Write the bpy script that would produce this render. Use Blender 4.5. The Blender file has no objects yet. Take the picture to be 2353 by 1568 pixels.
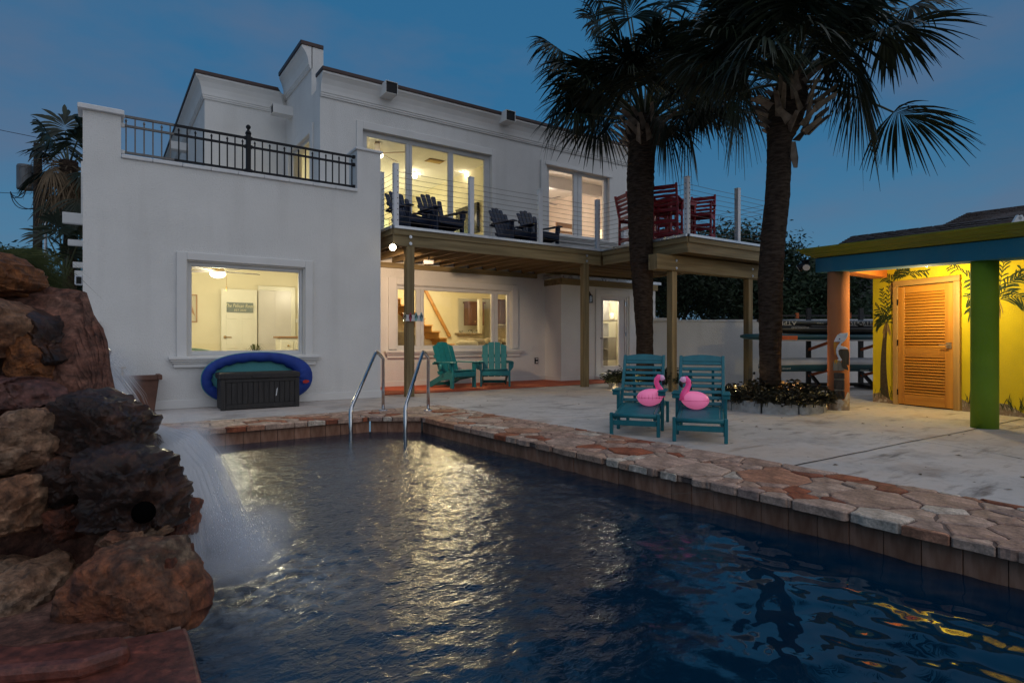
import bpy, math, random
from mathutils import Vector, Matrix, Euler, noise
from mathutils.geometry import tessellate_polygon

random.seed(7)
R = math.radians
V = Vector
S = bpy.context.scene
COL = S.collection

# ------------------------------------------------------------------ camera
YAW = R(34.5)
FX, FY = math.sin(YAW), math.cos(YAW)
cam_data = bpy.data.cameras.new('camera')
cam_data.sensor_width = 36.0
cam_data.lens = 36.0 * 1386.0 / 2352.0
cam_data.clip_start = 0.05
cam_data.clip_end = 900
cam = bpy.data.objects.new('camera', cam_data)
cam.location = (0, 0, 1.0)
cam.rotation_euler = (R(90), 0, -YAW)
COL.objects.link(cam)
S.camera = cam

# ------------------------------------------------------------------ sky, sun, exposure
world = bpy.data.worlds.new('World')
S.world = world
world.use_nodes = True
nt = world.node_tree
for n in list(nt.nodes):
    nt.nodes.remove(n)
wn = nt.nodes.new
sky = wn('ShaderNodeTexSky')
sky.sky_type = 'NISHITA'
sky.sun_disc = False
sky.sun_elevation = R(4)
sky.sun_rotation = R(200)
sky.air_density = 1.0
sky.dust_density = 0.6
sky.ozone_density = 3.0
tc = wn('ShaderNodeTexCoord')
# soft dusk clouds drifting over the Nishita sky
mp = wn('ShaderNodeMapping'); mp.inputs['Scale'].default_value = (1.0, 1.0, 2.6)
nz = wn('ShaderNodeTexNoise'); nz.inputs['Scale'].default_value = 2.3; nz.inputs['Detail'].default_value = 7
nz.inputs['Roughness'].default_value = 0.55
rp = wn('ShaderNodeValToRGB'); rp.color_ramp.elements[0].position = 0.44; rp.color_ramp.elements[1].position = 0.70
rp.color_ramp.elements[0].color = (0, 0, 0, 1); rp.color_ramp.elements[1].color = (.66, .66, .66, 1)
tint = wn('ShaderNodeMixRGB'); tint.blend_type = 'MULTIPLY'; tint.inputs[0].default_value = 1
tint.inputs[2].default_value = (0.30, 0.62, 1.0, 1)
sepz = wn('ShaderNodeSeparateXYZ')
grad = wn('ShaderNodeValToRGB')
ce = grad.color_ramp.elements
ce[0].position = 0.0; ce[0].color = (0.120, 0.225, 0.330, 1)
ce[1].position = 1.0; ce[1].color = (0.019, 0.118, 0.270, 1)
e = ce.new(0.10); e.color = (0.084, 0.230, 0.375, 1)
e = ce.new(0.32); e.color = (0.037, 0.166, 0.328, 1)
gm = wn('ShaderNodeMixRGB'); gm.blend_type = 'MIX'; gm.inputs[0].default_value = 0.85
cl = wn('ShaderNodeMixRGB'); cl.blend_type = 'MIX'; cl.inputs[2].default_value = (0.125, 0.150, 0.225, 1)
sc = wn('ShaderNodeVectorMath'); sc.operation = 'SCALE'; sc.inputs['Scale'].default_value = 0.06
bg = wn('ShaderNodeBackground'); bg.inputs['Strength'].default_value = 1.0
ow = wn('ShaderNodeOutputWorld')
L = nt.links.new
L(tc.outputs['Generated'], mp.inputs['Vector']); L(mp.outputs[0], nz.inputs['Vector'])
L(nz.outputs['Fac'], rp.inputs[0]); L(tc.outputs['Generated'], sepz.inputs[0])
L(sepz.outputs['Z'], grad.inputs[0])
L(sky.outputs[0], sc.inputs[0]); L(sc.outputs[0], tint.inputs[1])
L(tint.outputs[0], gm.inputs[1]); L(grad.outputs[0], gm.inputs[2])
L(gm.outputs[0], cl.inputs[1]); L(rp.outputs[0], cl.inputs[0])
L(cl.outputs[0], bg.inputs['Color']); L(bg.outputs[0], ow.inputs['Surface'])

# the afterglow behind the camera: one very soft, slightly warm sun
sd = bpy.data.lights.new('sun', 'SUN')
sd.energy = 1.12
sd.angle = R(110)
sd.color = (1.0, 0.90, 0.82)
sun = bpy.data.objects.new('sun', sd)
COL.objects.link(sun)
sun.rotation_euler = V((-0.08, 0.66, -0.74)).to_track_quat('-Z', 'Y').to_euler()

S.view_settings.view_transform = 'Standard'
S.view_settings.look = 'None'
S.view_settings.exposure = 0
S.view_settings.gamma = 1
S.view_settings.use_curve_mapping = False
S.render.engine = 'CYCLES'
S.cycles.use_denoising = True
try:
    S.cycles.denoiser = 'OPENIMAGEDENOISE'
except Exception:
    pass
S.cycles.max_bounces = 8
S.cycles.transparent_max_bounces = 24
S.cycles.sample_clamp_indirect = 4.0
S.cycles.caustics_reflective = False
S.cycles.caustics_refractive = False
S.cycles.volume_bounces = 3

# ------------------------------------------------------------------ helpers: survey rays from the camera station
F, CX, CY = 1386.0, 1176.0, 784.0
def ray(px, py):
    rx = (px - CX) / F
    return V((FX + rx * FY, FY - rx * FX, (CY - py) / F))
def onZ(px, py, z=0.0):
    d = ray(px, py); return V((0, 0, 1)) + d * ((z - 1.0) / d.z)
def onY(px, py, y):
    d = ray(px, py); return V((0, 0, 1)) + d * (y / d.y)
def onX(px, py, x):
    d = ray(px, py); return V((0, 0, 1)) + d * (x / d.x)
def onD(px, py, t):
    return V((0, 0, 1)) + ray(px, py) * t
CAMR = V((FY, -FX, 0)); CAMF = V((FX, FY, 0)); UP = V((0, 0, 1))

# ------------------------------------------------------------------ helpers: meshes
ORG = {}
def org(o):
    return ORG.get(o.name, V((0, 0, 0))) if o is not None else V((0, 0, 0))

class MB:
    def __init__(s):
        s.v = []; s.f = []; s.m = []
    def add(s, vs, fs, mi=0):
        b = len(s.v)
        s.v.extend(V(p) for p in vs)
        for q in fs:
            s.f.append(tuple(b + i for i in q)); s.m.append(mi)
        return s
    def box(s, x0, x1, y0, y1, z0, z1, mi=0):
        if x0 > x1: x0, x1 = x1, x0
        if y0 > y1: y0, y1 = y1, y0
        if z0 > z1: z0, z1 = z1, z0
        vs = [(x0,y0,z0),(x1,y0,z0),(x1,y1,z0),(x0,y1,z0),(x0,y0,z1),(x1,y0,z1),(x1,y1,z1),(x0,y1,z1)]
        return s.add(vs, [(3,2,1,0),(4,5,6,7),(0,1,5,4),(1,2,6,5),(2,3,7,6),(3,0,4,7)], mi)
    def obox(s, c, ax, ay, az, mi=0):
        """box round c with half-extent vectors"""
        c, ax, ay, az = V(c), V(ax), V(ay), V(az)
        vs = [c + ax*i + ay*j + az*k for k in (-1,1) for (i,j) in ((-1,-1),(1,-1),(1,1),(-1,1))]
        fs = [(3,2,1,0),(4,5,6,7),(0,1,5,4),(1,2,6,5),(2,3,7,6),(3,0,4,7)]
        if ax.cross(ay).dot(az) < 0: fs = [tuple(reversed(q)) for q in fs]
        return s.add(vs, fs, mi)
    def bar(s, p, q, w, h, up=(0,0,1), mi=0):
        """rectangular bar p->q, width w sideways, height h along up"""
        p, q = V(p), V(q); d = q - p
        if d.length < 1e-6: return s
        a = d.normalized(); u = V(up)
        side = a.cross(u)
        if side.length < 1e-4: side = a.cross(V((1,0,0)))
        side.normalize(); u = side.cross(a)
        return s.obox((p+q)/2, d/2, side*(w/2), u*(h/2), mi)
    def tube(s, pts, r, n=8, mi=0, cap=True):
        pts = [V(p) for p in pts]
        rs = r if isinstance(r, (list, tuple)) else [r]*len(pts)
        rings = []; prev = None
        for i, p in enumerate(pts):
            t = (pts[min(i+1, len(pts)-1)] - pts[max(i-1, 0)])
            if t.length < 1e-9: t = V((0,0,1))
            t.normalize()
            if prev is None:
                a = t.cross(V((0,0,1)))
                if a.length < .05: a = t.cross(V((1,0,0)))
            else:
                a = prev - t*prev.dot(t)
                if a.length < 1e-6: a = t.cross(V((1,0,0)))
            a.normalize(); prev = a; b = t.cross(a)
            rings.append([p + (a*math.cos(2*math.pi*k/n) + b*math.sin(2*math.pi*k/n))*rs[i] for k in range(n)])
        vs = [v for rg in rings for v in rg]
        fs = []
        for i in range(len(pts)-1):
            for k in range(n):
                k2 = (k+1) % n
                fs.append((i*n+k, i*n+k2, (i+1)*n+k2, (i+1)*n+k))
        if cap:
            fs.append(tuple(range(n-1, -1, -1))); fs.append(tuple((len(pts)-1)*n + k for k in range(n)))
        return s.add(vs, fs, mi)
    def lathe(s, prof, c=(0,0,0), n=16, mi=0):
        """prof = [(r,z)...] bottom to top"""
        return s.tube([V(c)+V((0,0,z)) for r, z in prof], [max(r, 1e-4) for r, z in prof], n, mi)
    def prism(s, poly, dvec, mi=0):
        """poly: list of 3-D points (planar), extruded by dvec"""
        poly = [V(p) for p in poly]; dvec = V(dvec); n = len(poly)
        nrm = V((0,0,0))
        for i in range(n): nrm += poly[i].cross(poly[(i+1) % n])
        if nrm.dot(dvec) < 0: poly = poly[::-1]
        vs = poly + [p + dvec for p in poly]
        tris = tessellate_polygon([poly])
        fs = []
        for t in tris:
            a, b, c = t
            nn = (poly[b]-poly[a]).cross(poly[c]-poly[a])
            if nn.dot(dvec) < 0: a, b, c = c, b, a
            fs.append((c, b, a)); fs.append((a+n, b+n, c+n))
        for i in range(n):
            j = (i+1) % n
            fs.append((i, j, j+n, i+n))
        return s.add(vs, fs, mi)
    def ball(s, c, r, n=12, m=8, sc=(1,1,1), mi=0):
        c = V(c); vs = [c + V((0,0,-r*sc[2]))]
        for i in range(1, m):
            ph = -math.pi/2 + math.pi*i/m
            for k in range(n):
                a = 2*math.pi*k/n
                vs.append(c + V((r*sc[0]*math.cos(ph)*math.cos(a), r*sc[1]*math.cos(ph)*math.sin(a), r*sc[2]*math.sin(ph))))
        vs.append(c + V((0,0,r*sc[2])))
        fs = []
        for k in range(n):
            k2 = (k+1) % n
            fs.append((0, 1+k2, 1+k))
            for i in range(m-2):
                fs.append((1+i*n+k, 1+i*n+k2, 1+(i+1)*n+k2, 1+(i+1)*n+k))
            fs.append((1+(m-2)*n+k, 1+(m-2)*n+k2, len(vs)-1))
        return s.add(vs, fs, mi)
    def quad(s, a, b, c, d, mi=0):
        return s.add([a, b, c, d], [(0,1,2,3)], mi)

def link(o):
    COL.objects.link(o); return o

def build(name, mb, mat, parent=None, smooth=False, bevel=0, seg=1, kind=None, label=None):
    off = org(parent)
    me = bpy.data.meshes.new(name)
    me.from_pydata([v - off for v in mb.v], [], mb.f)
    mats = mat if isinstance(mat, (list, tuple)) else [mat]
    for m in mats: me.materials.append(m)
    if len(mats) > 1:
        for p, mi in zip(me.polygons, mb.m): p.material_index = mi
    if smooth:
        for p in me.polygons: p.use_smooth = True
    me.update()
    o = link(bpy.data.objects.new(name, me))
    if parent is not None:
        o.parent = parent; ORG[o.name] = off
    if bevel:
        b = o.modifiers.new('bevel', 'BEVEL'); b.width = bevel; b.segments = seg
        b.limit_method = 'ANGLE'; b.angle_limit = R(40); b.harden_normals = False
    if kind: o['kind'] = kind
    if label: o['label'] = label
    return o

def share(o, name, loc, parent=None, rot=None, scale=None):
    """another object on the same mesh (pieces and small repeats)"""
    c = bpy.data.objects.new(name, o.data); link(c)
    c.parent = parent; c.location = loc
    if rot is not None: c.rotation_euler = rot
    if scale is not None: c.scale = scale
    return c

def tag(o, label, cat, group=None):
    o['label'] = label; o['category'] = cat
    if group: o['group'] = group
    return o

def thing(name, label, cat, loc=(0,0,0), group=None):
    o = link(bpy.data.objects.new(name, None)); o.empty_display_size = .1
    o.location = loc; ORG[o.name] = V(loc)
    return tag(o, label, cat, group)

def copy_tree(o, parent=None):
    c = o.copy(); COL.objects.link(c); c.parent = parent
    for ch in list(o.children): copy_tree(ch, c)
    return c

def repeat(o, loc, rz, label, group=None):
    c = copy_tree(o); c.location = loc; c.rotation_euler = (0, 0, rz); c['label'] = label
    if group: c['group'] = group
    return c

def lamp(name, loc, watts, color, radius=.05, kind='POINT', parent=None, size=None, target=None, spot=None, blend=.5):
    d = bpy.data.lights.new(name, kind); d.energy = watts; d.color = color
    if kind == 'AREA':
        d.shape = 'RECTANGLE'; d.size, d.size_y = size
    else:
        d.shadow_soft_size = radius
    if kind == 'SPOT': d.spot_size = R(spot); d.spot_blend = blend
    o = link(bpy.data.objects.new(name, d))
    o.location = V(loc) - org(parent)
    if parent is not None: o.parent = parent
    if target is not None:
        o.rotation_euler = (V(target) - V(loc)).to_track_quat('-Z', 'Y').to_euler()
    return o

# ------------------------------------------------------------------ helpers: materials
def hexc(h):
    h = h.lstrip('#'); out = []
    for i in (0, 2, 4):
        c = int(h[i:i+2], 16)/255
        out.append(c/12.92 if c <= .04045 else ((c+.055)/1.055)**2.4)
    return tuple(out) + (1,)

def mat(name, c1, c2=None, scale=3.0, detail=6, rough=.6, bump=0.0, bscale=60.0, stretch=(1,1,1), metal=0.0, spec=.5,
        c3=None, rvar=0.0, ramp=(.35, .65), sss=0, coat=0.0, bdetail=4, rnd=0.0, emit=None, estr=0.0):
    m = bpy.data.materials.new(name); m.use_nodes = True
    t = m.node_tree; b = t.nodes['Principled BSDF']
    b.inputs['Roughness'].default_value = rough
    b.inputs['Metallic'].default_value = metal
    b.inputs['Specular IOR Level'].default_value = spec
    if coat: b.inputs['Coat Weight'].default_value = coat
    c1 = tuple(c1)[:3] + (1,)
    b.inputs['Base Color'].default_value = c1
    tcn = t.nodes.new('ShaderNodeTexCoord')
    mpn = t.nodes.new('ShaderNodeMapping'); mpn.inputs['Scale'].default_value = stretch
    t.links.new(tcn.outputs['Object'], mpn.inputs['Vector'])
    src = None
    if c2 is not None:
        c2 = tuple(c2)[:3] + (1,)
        n = t.nodes.new('ShaderNodeTexNoise'); n.inputs['Scale'].default_value = scale; n.inputs['Detail'].default_value = detail
        t.links.new(mpn.outputs[0], n.inputs['Vector'])
        r = t.nodes.new('ShaderNodeValToRGB')
        r.color_ramp.elements[0].position = ramp[0]; r.color_ramp.elements[0].color = c1
        r.color_ramp.elements[1].position = ramp[1]; r.color_ramp.elements[1].color = c2
        if c3 is not None:
            e3 = r.color_ramp.elements.new((ramp[0]+ramp[1])/2); e3.color = tuple(c3)[:3] + (1,)
        t.links.new(n.outputs['Fac'], r.inputs[0]); src = r.outputs[0]
        if rvar:
            mr = t.nodes.new('ShaderNodeMapRange')
            mr.inputs['To Min'].default_value = max(0, rough-rvar); mr.inputs['To Max'].default_value = min(1, rough+rvar)
            mr.inputs['From Min'].default_value = .3; mr.inputs['From Max'].default_value = .7
            t.links.new(n.outputs['Fac'], mr.inputs['Value']); t.links.new(mr.outputs[0], b.inputs['Roughness'])
    if rnd:
        oi = t.nodes.new('ShaderNodeObjectInfo'); hv = t.nodes.new('ShaderNodeHueSaturation')
        mr = t.nodes.new('ShaderNodeMapRange'); mr.inputs['To Min'].default_value = 1-rnd; mr.inputs['To Max'].default_value = 1+rnd
        t.links.new(oi.outputs['Random'], mr.inputs['Value']); t.links.new(mr.outputs[0], hv.inputs['Value'])
        if src: t.links.new(src, hv.inputs['Color'])
        else: hv.inputs['Color'].default_value = c1
        src = hv.outputs[0]
    if src: t.links.new(src, b.inputs['Base Color'])
    if bump:
        n2 = t.nodes.new('ShaderNodeTexNoise'); n2.inputs['Scale'].default_value = bscale; n2.inputs['Detail'].default_value = bdetail
        t.links.new(mpn.outputs[0], n2.inputs['Vector'])
        bp = t.nodes.new('ShaderNodeBump'); bp.inputs['Strength'].default_value = min(1, bump); bp.inputs['Distance'].default_value = .01*max(1, bump)
        t.links.new(n2.outputs['Fac'], bp.inputs['Height']); t.links.new(bp.outputs[0], b.inputs['Normal'])
    if emit:
        b.inputs['Emission Color'].default_value = tuple(emit)[:3] + (1,); b.inputs['Emission Strength'].default_value = estr
    return m

def emat(name, color, strength):
    m = bpy.data.materials.new(name); m.use_nodes = True
    t = m.node_tree; t.nodes.remove(t.nodes['Principled BSDF'])
    e = t.nodes.new('ShaderNodeEmission'); e.inputs[0].default_value = tuple(color)[:3] + (1,); e.inputs[1].default_value = strength
    t.links.new(e.outputs[0], t.nodes['Material Output'].inputs['Surface'])
    return m

def weathered(m, amount=.16):
    """faint upright drip stains and patchy grime, fixed to the wall"""
    t = m.node_tree; b = t.nodes['Principled BSDF']; src = b.inputs['Base Color'].links[0].from_socket
    tcn = [n for n in t.nodes if n.type == 'TEX_COORD'][0]
    for scale, st, lo, hi, a in ((3.2, (1,1,.10), .52, .74, amount), (.9, (1,1,1), .50, .75, amount*.6), (40, (1,1,.6), .5, .8, amount*.7)):
        mp = t.nodes.new('ShaderNodeMapping'); mp.inputs['Scale'].default_value = st; t.links.new(tcn.outputs['Object'], mp.inputs[0])
        n = t.nodes.new('ShaderNodeTexNoise'); n.inputs['Scale'].default_value = scale; n.inputs['Detail'].default_value = 8; t.links.new(mp.outputs[0], n.inputs['Vector'])
        r = t.nodes.new('ShaderNodeMapRange'); r.inputs['From Min'].default_value = lo; r.inputs['From Max'].default_value = hi; r.inputs['To Max'].default_value = a; t.links.new(n.outputs['Fac'], r.inputs['Value'])
        x = t.nodes.new('ShaderNodeMixRGB'); x.inputs[2].default_value = (.22,.19,.16,1); t.links.new(r.outputs[0], x.inputs[0]); t.links.new(src, x.inputs[1]); src = x.outputs[0]
    t.links.new(src, b.inputs['Base Color']); return m
def grain(m, scale, lo, hi, detail=6):
    """multiply fine grain into the base colour"""
    t = m.node_tree; b = t.nodes['Principled BSDF']; src = b.inputs['Base Color'].links[0].from_socket
    tcn = [n for n in t.nodes if n.type == 'TEX_COORD'][0]
    n = t.nodes.new('ShaderNodeTexNoise'); n.inputs['Scale'].default_value = scale; n.inputs['Detail'].default_value = detail; n.inputs['Roughness'].default_value = .7; t.links.new(tcn.outputs['Object'], n.inputs['Vector'])
    r = t.nodes.new('ShaderNodeMapRange'); r.inputs['From Min'].default_value = .32; r.inputs['From Max'].default_value = .68; r.inputs['To Min'].default_value = lo; r.inputs['To Max'].default_value = hi; t.links.new(n.outputs['Fac'], r.inputs['Value'])
    x = t.nodes.new('ShaderNodeMixRGB'); x.blend_type = 'MULTIPLY'; x.inputs[0].default_value = 1; t.links.new(src, x.inputs[1]); t.links.new(r.outputs[0], x.inputs[2]); t.links.new(x.outputs[0], b.inputs['Base Color']); return m
def glass_mat(name, rough=0.0, tint=(1,1,1), refl=1.0):
    m = bpy.data.materials.new(name); m.use_nodes = True
    t = m.node_tree; t.nodes.remove(t.nodes['Principled BSDF'])
    tr = t.nodes.new('ShaderNodeBsdfTransparent'); tr.inputs[0].default_value = tuple(tint) + (1,)
    gl = t.nodes.new('ShaderNodeBsdfGlossy'); gl.inputs['Roughness'].default_value = rough
    fr = t.nodes.new('ShaderNodeFresnel'); fr.inputs['IOR'].default_value = 1.5
    mu = t.nodes.new('ShaderNodeMath'); mu.operation = 'MULTIPLY'; mu.inputs[1].default_value = refl; mu.use_clamp = True
    mx = t.nodes.new('ShaderNodeMixShader')
    t.links.new(fr.outputs[0], mu.inputs[0]); t.links.new(mu.outputs[0], mx.inputs[0])
    t.links.new(tr.outputs[0], mx.inputs[1]); t.links.new(gl.outputs[0], mx.inputs[2])
    t.links.new(mx.outputs[0], t.nodes['Material Output'].inputs['Surface'])
    return m

# ------------------------------------------------------------------ materials
STUCCO = mat('stucco', (.685,.675,.655), (.73,.72,.70), scale=1.6, rough=.9, bump=.8, bscale=55, spec=.15, bdetail=6)
weathered(STUCCO, .10)
STUCCO_FINE = mat('trim_stucco', (.68,.67,.65), (.74,.73,.71), scale=2, rough=.8, bump=.12, bscale=120, spec=.25)
CAPBROWN = mat('roof_cap', (.030,.012,.010), (.050,.020,.015), scale=6, rough=.5, bump=.1)
WHITE_METAL = mat('white_metal', (.66,.68,.72), (.72,.73,.76), scale=8, rough=.4)
CAPWHITE = mat('coping_white', (.62,.63,.64), (.70,.70,.70), scale=9, rough=.7, bump=.15)
VINYL = mat('vinyl_frame', (.62,.62,.62), (.68,.68,.67), scale=5, rough=.45)
IRON = mat('black_iron', (.004,.004,.006), (.008,.008,.011), scale=20, rough=.5, bump=.1, bscale=150, spec=.25)
FADED = mat('faded_iron', (.13,.12,.115), (.17,.16,.15), scale=20, rough=.7, bump=.1, bscale=150)
GLASS = glass_mat('window_glass', 0.0, (.97,.97,.95), 1.0)
TIMBER = mat('treated_timber', (.22,.165,.085), (.30,.235,.13), scale=7, rough=.75, bump=.3, bscale=40, stretch=(1,1,1), rnd=.12)
def wood(name, c1, c2, axis, rough=.7, scale=14, bump=.25, rnd=.1):
    st = [1,1,1]; st[axis] = .06
    return mat(name, c1, c2, scale=scale, rough=rough, bump=bump, bscale=scale*2, stretch=tuple(st), rnd=rnd, detail=8)
TIMX = wood('timber_along', (.16,.115,.05), (.29,.22,.11), 0)
TIMY = wood('timber_across', (.16,.11,.045), (.28,.21,.10), 1)
TIMZ = wood('timber_upright', (.16,.11,.045), (.29,.215,.105), 2)
JOIST = wood('joist_timber', (.16,.105,.045), (.25,.175,.085), 1)
JOISTX = wood('joist_timber_x', (.16,.105,.045), (.25,.175,.085), 0)
DECKB = mat('deck_board', (.035,.035,.038), (.06,.058,.058), scale=10, rough=.8, stretch=(.1,1,1), rnd=.15)
ZINC = mat('zinc_flashing', (.55,.57,.60), (.70,.72,.75), scale=6, rough=.35, metal=.85, rvar=.12)
STEEL = mat('stainless', (.55,.56,.58), (.66,.66,.67), scale=20, rough=.16, metal=1.0)
CABLE = mat('cable_steel', (.16,.13,.11), (.22,.18,.15), scale=30, rough=.45, metal=.6)
REDFLOOR = mat('red_floor', (.40,.075,.028), (.52,.115,.045), scale=3, rough=.85, bump=.25, bscale=90, ramp=(.3,.75))
NAVY = mat('navy_poly', (.010,.016,.040), (.016,.024,.055), scale=15, rough=.45, bump=.05)
TEAL = mat('teal_poly', (.006,.150,.175), (.009,.185,.21), scale=15, rough=.5, bump=.05)
TEALB = mat('teal_blue_poly', (.004,.130,.160), (.006,.160,.190), scale=15, rough=.5, bump=.05)
CRIMSON = mat('crimson_poly', (.30,.012,.022), (.38,.018,.030), scale=15, rough=.45)
DARKBOX = mat('storage_resin', (.016,.014,.014), (.028,.025,.024), scale=30, rough=.65, stretch=(1,1,.15), bump=.2)
# ================================================================== SETTING: ground, patio, pool
def struct(o):
    o['kind'] = 'structure'; return o

def concrete():
    m = mat('patio_concrete', (.49,.455,.425), (.64,.605,.58), scale=.9, rough=.85, bump=.25, bscale=120, ramp=(.3,.7), spec=.25)
    t = m.node_tree; b = t.nodes['Principled BSDF']
    src = b.inputs['Base Color'].links[0].from_socket
    tcn = [n for n in t.nodes if n.type == 'TEX_COORD'][0]
    def layer(src, scale, st, lo, hi, col, amt, detail=8, rot=0):
        mp = t.nodes.new('ShaderNodeMapping'); mp.inputs['Scale'].default_value = st; mp.inputs['Rotation'].default_value = (0,0,rot)
        t.links.new(tcn.outputs['Object'], mp.inputs['Vector'])
        n = t.nodes.new('ShaderNodeTexNoise'); n.inputs['Scale'].default_value = scale; n.inputs['Detail'].default_value = detail
        n.inputs['Roughness'].default_value = .65
        t.links.new(mp.outputs[0], n.inputs['Vector'])
        r = t.nodes.new('ShaderNodeMapRange'); r.inputs['From Min'].default_value = lo; r.inputs['From Max'].default_value = hi
        r.inputs['To Max'].default_value = amt
        t.links.new(n.outputs['Fac'], r.inputs['Value'])
        x = t.nodes.new('ShaderNodeMixRGB'); x.inputs[2].default_value = col + (1,)
        t.links.new(r.outputs[0], x.inputs[0]); t.links.new(src, x.inputs[1])
        return x.outputs[0]
    src = layer(src, 1.6, (1,1,1), .52, .72, (.16,.13,.12), .7)
    src = layer(src, 9.0, (1,1,1), .52, .75, (.20,.17,.155), .45)
    src = layer(src, 3.0, (.35,1.6,1), .56, .70, (.10,.085,.08), .8, rot=-.6)
    src = layer(src, 5.0, (1,1,1), .66, .72, (.20,.085,.03), .75)
    src = layer(src, .45, (1,1,1), .46, .62, (.50,.36,.25), .5)
    t.links.new(src, b.inputs['Base Color'])
    return m
CONCRETE = concrete()
SOIL = mat('ground_soil', (.045,.040,.030), (.08,.07,.05), scale=.6, rough=.95, bump=.5, bscale=30)

# pool outline (counter-clockwise seen from above) and the outer line of the stone coping
def poolx(y): return 3.50 + max(0, (7.2 - y)) * .019
PIN = [(.24,-4.0), (poolx(-4),-4.0), (3.50,7.20), (2.95,7.58), (.24,7.52)]
POUT = [(-.62,-4.8), (4.72,-4.8), (4.60,1.3), (4.56,3.4), (4.47,5.9), (4.41,8.40), (2.25,8.35), (-.62,8.42)]

def sheet(name, outer, hole, z, m, kind='structure'):
    rings = [[V((x, y, z)) for x, y in outer]]
    if hole: rings.append([V((x, y, z)) for x, y in hole][::-1])
    flat = [p for r in rings for p in r]
    tris = []
    for t3 in tessellate_polygon(rings):
        a, b, c = t3
        if (flat[b]-flat[a]).cross(flat[c]-flat[a]).z < 0: a, c = c, a
        tris.append((a, b, c))
    mb = MB(); mb.add(flat, tris)
    return build(name, mb, m, kind=kind)

ground = sheet('ground', [(-400,-400),(400,-400),(400,400),(-400,400)], [(-.4,-4.4),(4.4,-4.4),(4.4,8.2),(-.4,8.2)], -.12, SOIL)
patio = sheet('patio', [(-14,-14),(26,-14),(26,22),(-14,22)], POUT, 0, CONCRETE)

# control joints and a crack in the concrete
JOINT = mat('joint_dirt', (.018,.016,.015), (.04,.035,.03), scale=20, rough=.95)
def joint(pts, w=.012):
    mb = MB(); rnd = random.Random(len(pts)*7 + int(pts[0][0]*10))
    P = []
    for i in range(len(pts)-1):
        a, b = V((*pts[i], .004)), V((*pts[i+1], .004)); n = max(2, int((b-a).length/.18))
        for k in range(n):
            p = a.lerp(b, k/n); P.append(p + V((rnd.uniform(-.006,.006), rnd.uniform(-.006,.006), 0)))
    P.append(V((*pts[-1], .004)))
    for i in range(len(P)-1):
        d = (P[i+1]-P[i]).normalized(); s_ = V((-d.y, d.x, 0)) * w * .5 * rnd.uniform(.6, 1.3)
        mb.quad(P[i]-s_, P[i+1]-s_, P[i+1]+s_, P[i]+s_)
    o = build('control_joint', mb, JOINT, patio); return o
g2 = lambda a, b: onZ(a, b, 0).xy[:]
joint([g2(1817,1071), g2(1990,1036), g2(2080,1016), g2(2214,991), g2(2345,962)], .014)
joint([g2(2020,1002), g2(2170,1022), g2(2300,1044), g2(2460,1078)], .008)
joint([g2(1508,1170-32), g2(1640,1128)], .008)
joint([g2(1500,1170), g2(1515,1168)], .008)
joint([g2(942,917), g2(1010,930)], .010)
joint([(4.5,6.42), (6.3,6.0), (8.6,5.5)], .009)

# red painted slab under the deck
mb = MB()
edge = [(4.30,10.56),(9.05,10.55),(9.9,10.62),(13.0,10.9),(13.0,12.5),(4.18,12.5),(4.18,10.86)]
mb.prism([(x, y, .004) for x, y in edge], (0,0,.014))
red_slab = build('red_floor', mb, REDFLOOR, kind='structure')

# ---- pool shell
SHELL = mat('pool_plaster', (.02,.05,.07), (.03,.07,.09), scale=3, rough=.8)
WZ = -.19
TILE = mat('waterline_tile', (.24,.11,.065), (.36,.19,.125), scale=5, rough=.5, bump=.25, bscale=50, rnd=.22, c3=(.29,.145,.09), spec=.35)
GROUT = mat('tile_grout', (.30,.26,.23), (.42,.38,.34), scale=30, rough=.9)
mb = MB()
n = len(PIN)
ctr = V((1.9, 2, 0))
for i in range(n):
    a, b = V((*PIN[i],0)), V((*PIN[(i+1)%n],0))
    d = (b-a).normalized(); out = V((d.y,-d.x,0))
    p = [a+out*.045, b+out*.045, b+out*.3, a+out*.3]
    q = [V((v.x, v.y, -1.5)) for v in p]
    mb.prism(q, (0,0,1.44))
pool_wall = build('pool_wall', mb, GROUT, kind='structure')
mb = MB(); mb.prism([(x, y, -1.52) for x, y in PIN], (0,0,.02))
build('pool_floor', mb, SHELL, kind='structure')

# waterline tiles, one object each
proto_tile = None
def tiles(a, b, w=.2):
    global proto_tile
    a, b = V((*a,0)), V((*b,0)); d = (b-a); Ln = d.length; d.normalize(); out = V((d.y,-d.x,0))
    k = max(1, round(Ln/w)); w = Ln/k
    ang = math.atan2(d.y, d.x)
    for i in range(k):
        c = a + d*(i+.5)*w
        if proto_tile is None:
            mb = MB(); mb.box(-.5,.5, -.012,.012, -.17,.183)
            proto_tile = build('wall_tile', mb, TILE, pool_wall, bevel=.004)
            o = proto_tile
        else:
            o = bpy.data.objects.new('wall_tile', proto_tile.data); link(o); o.parent = pool_wall
            bv = o.modifiers.new('bevel','BEVEL'); bv.width = .004; bv.segments = 1
        rr = random.uniform(-.004,.004)
        o.location = c + out*(.034+rr) + V((0,0,-.225)); o.rotation_euler = (0, 0, ang)
        o.scale = (w-.0045, 1, 1)
tiles((poolx(0.3),.3), (3.50,7.20), .185)
tiles((3.50,7.20), (2.95,7.58), .2)
tiles((2.95,7.58), (.24,7.52), .19)

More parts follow.
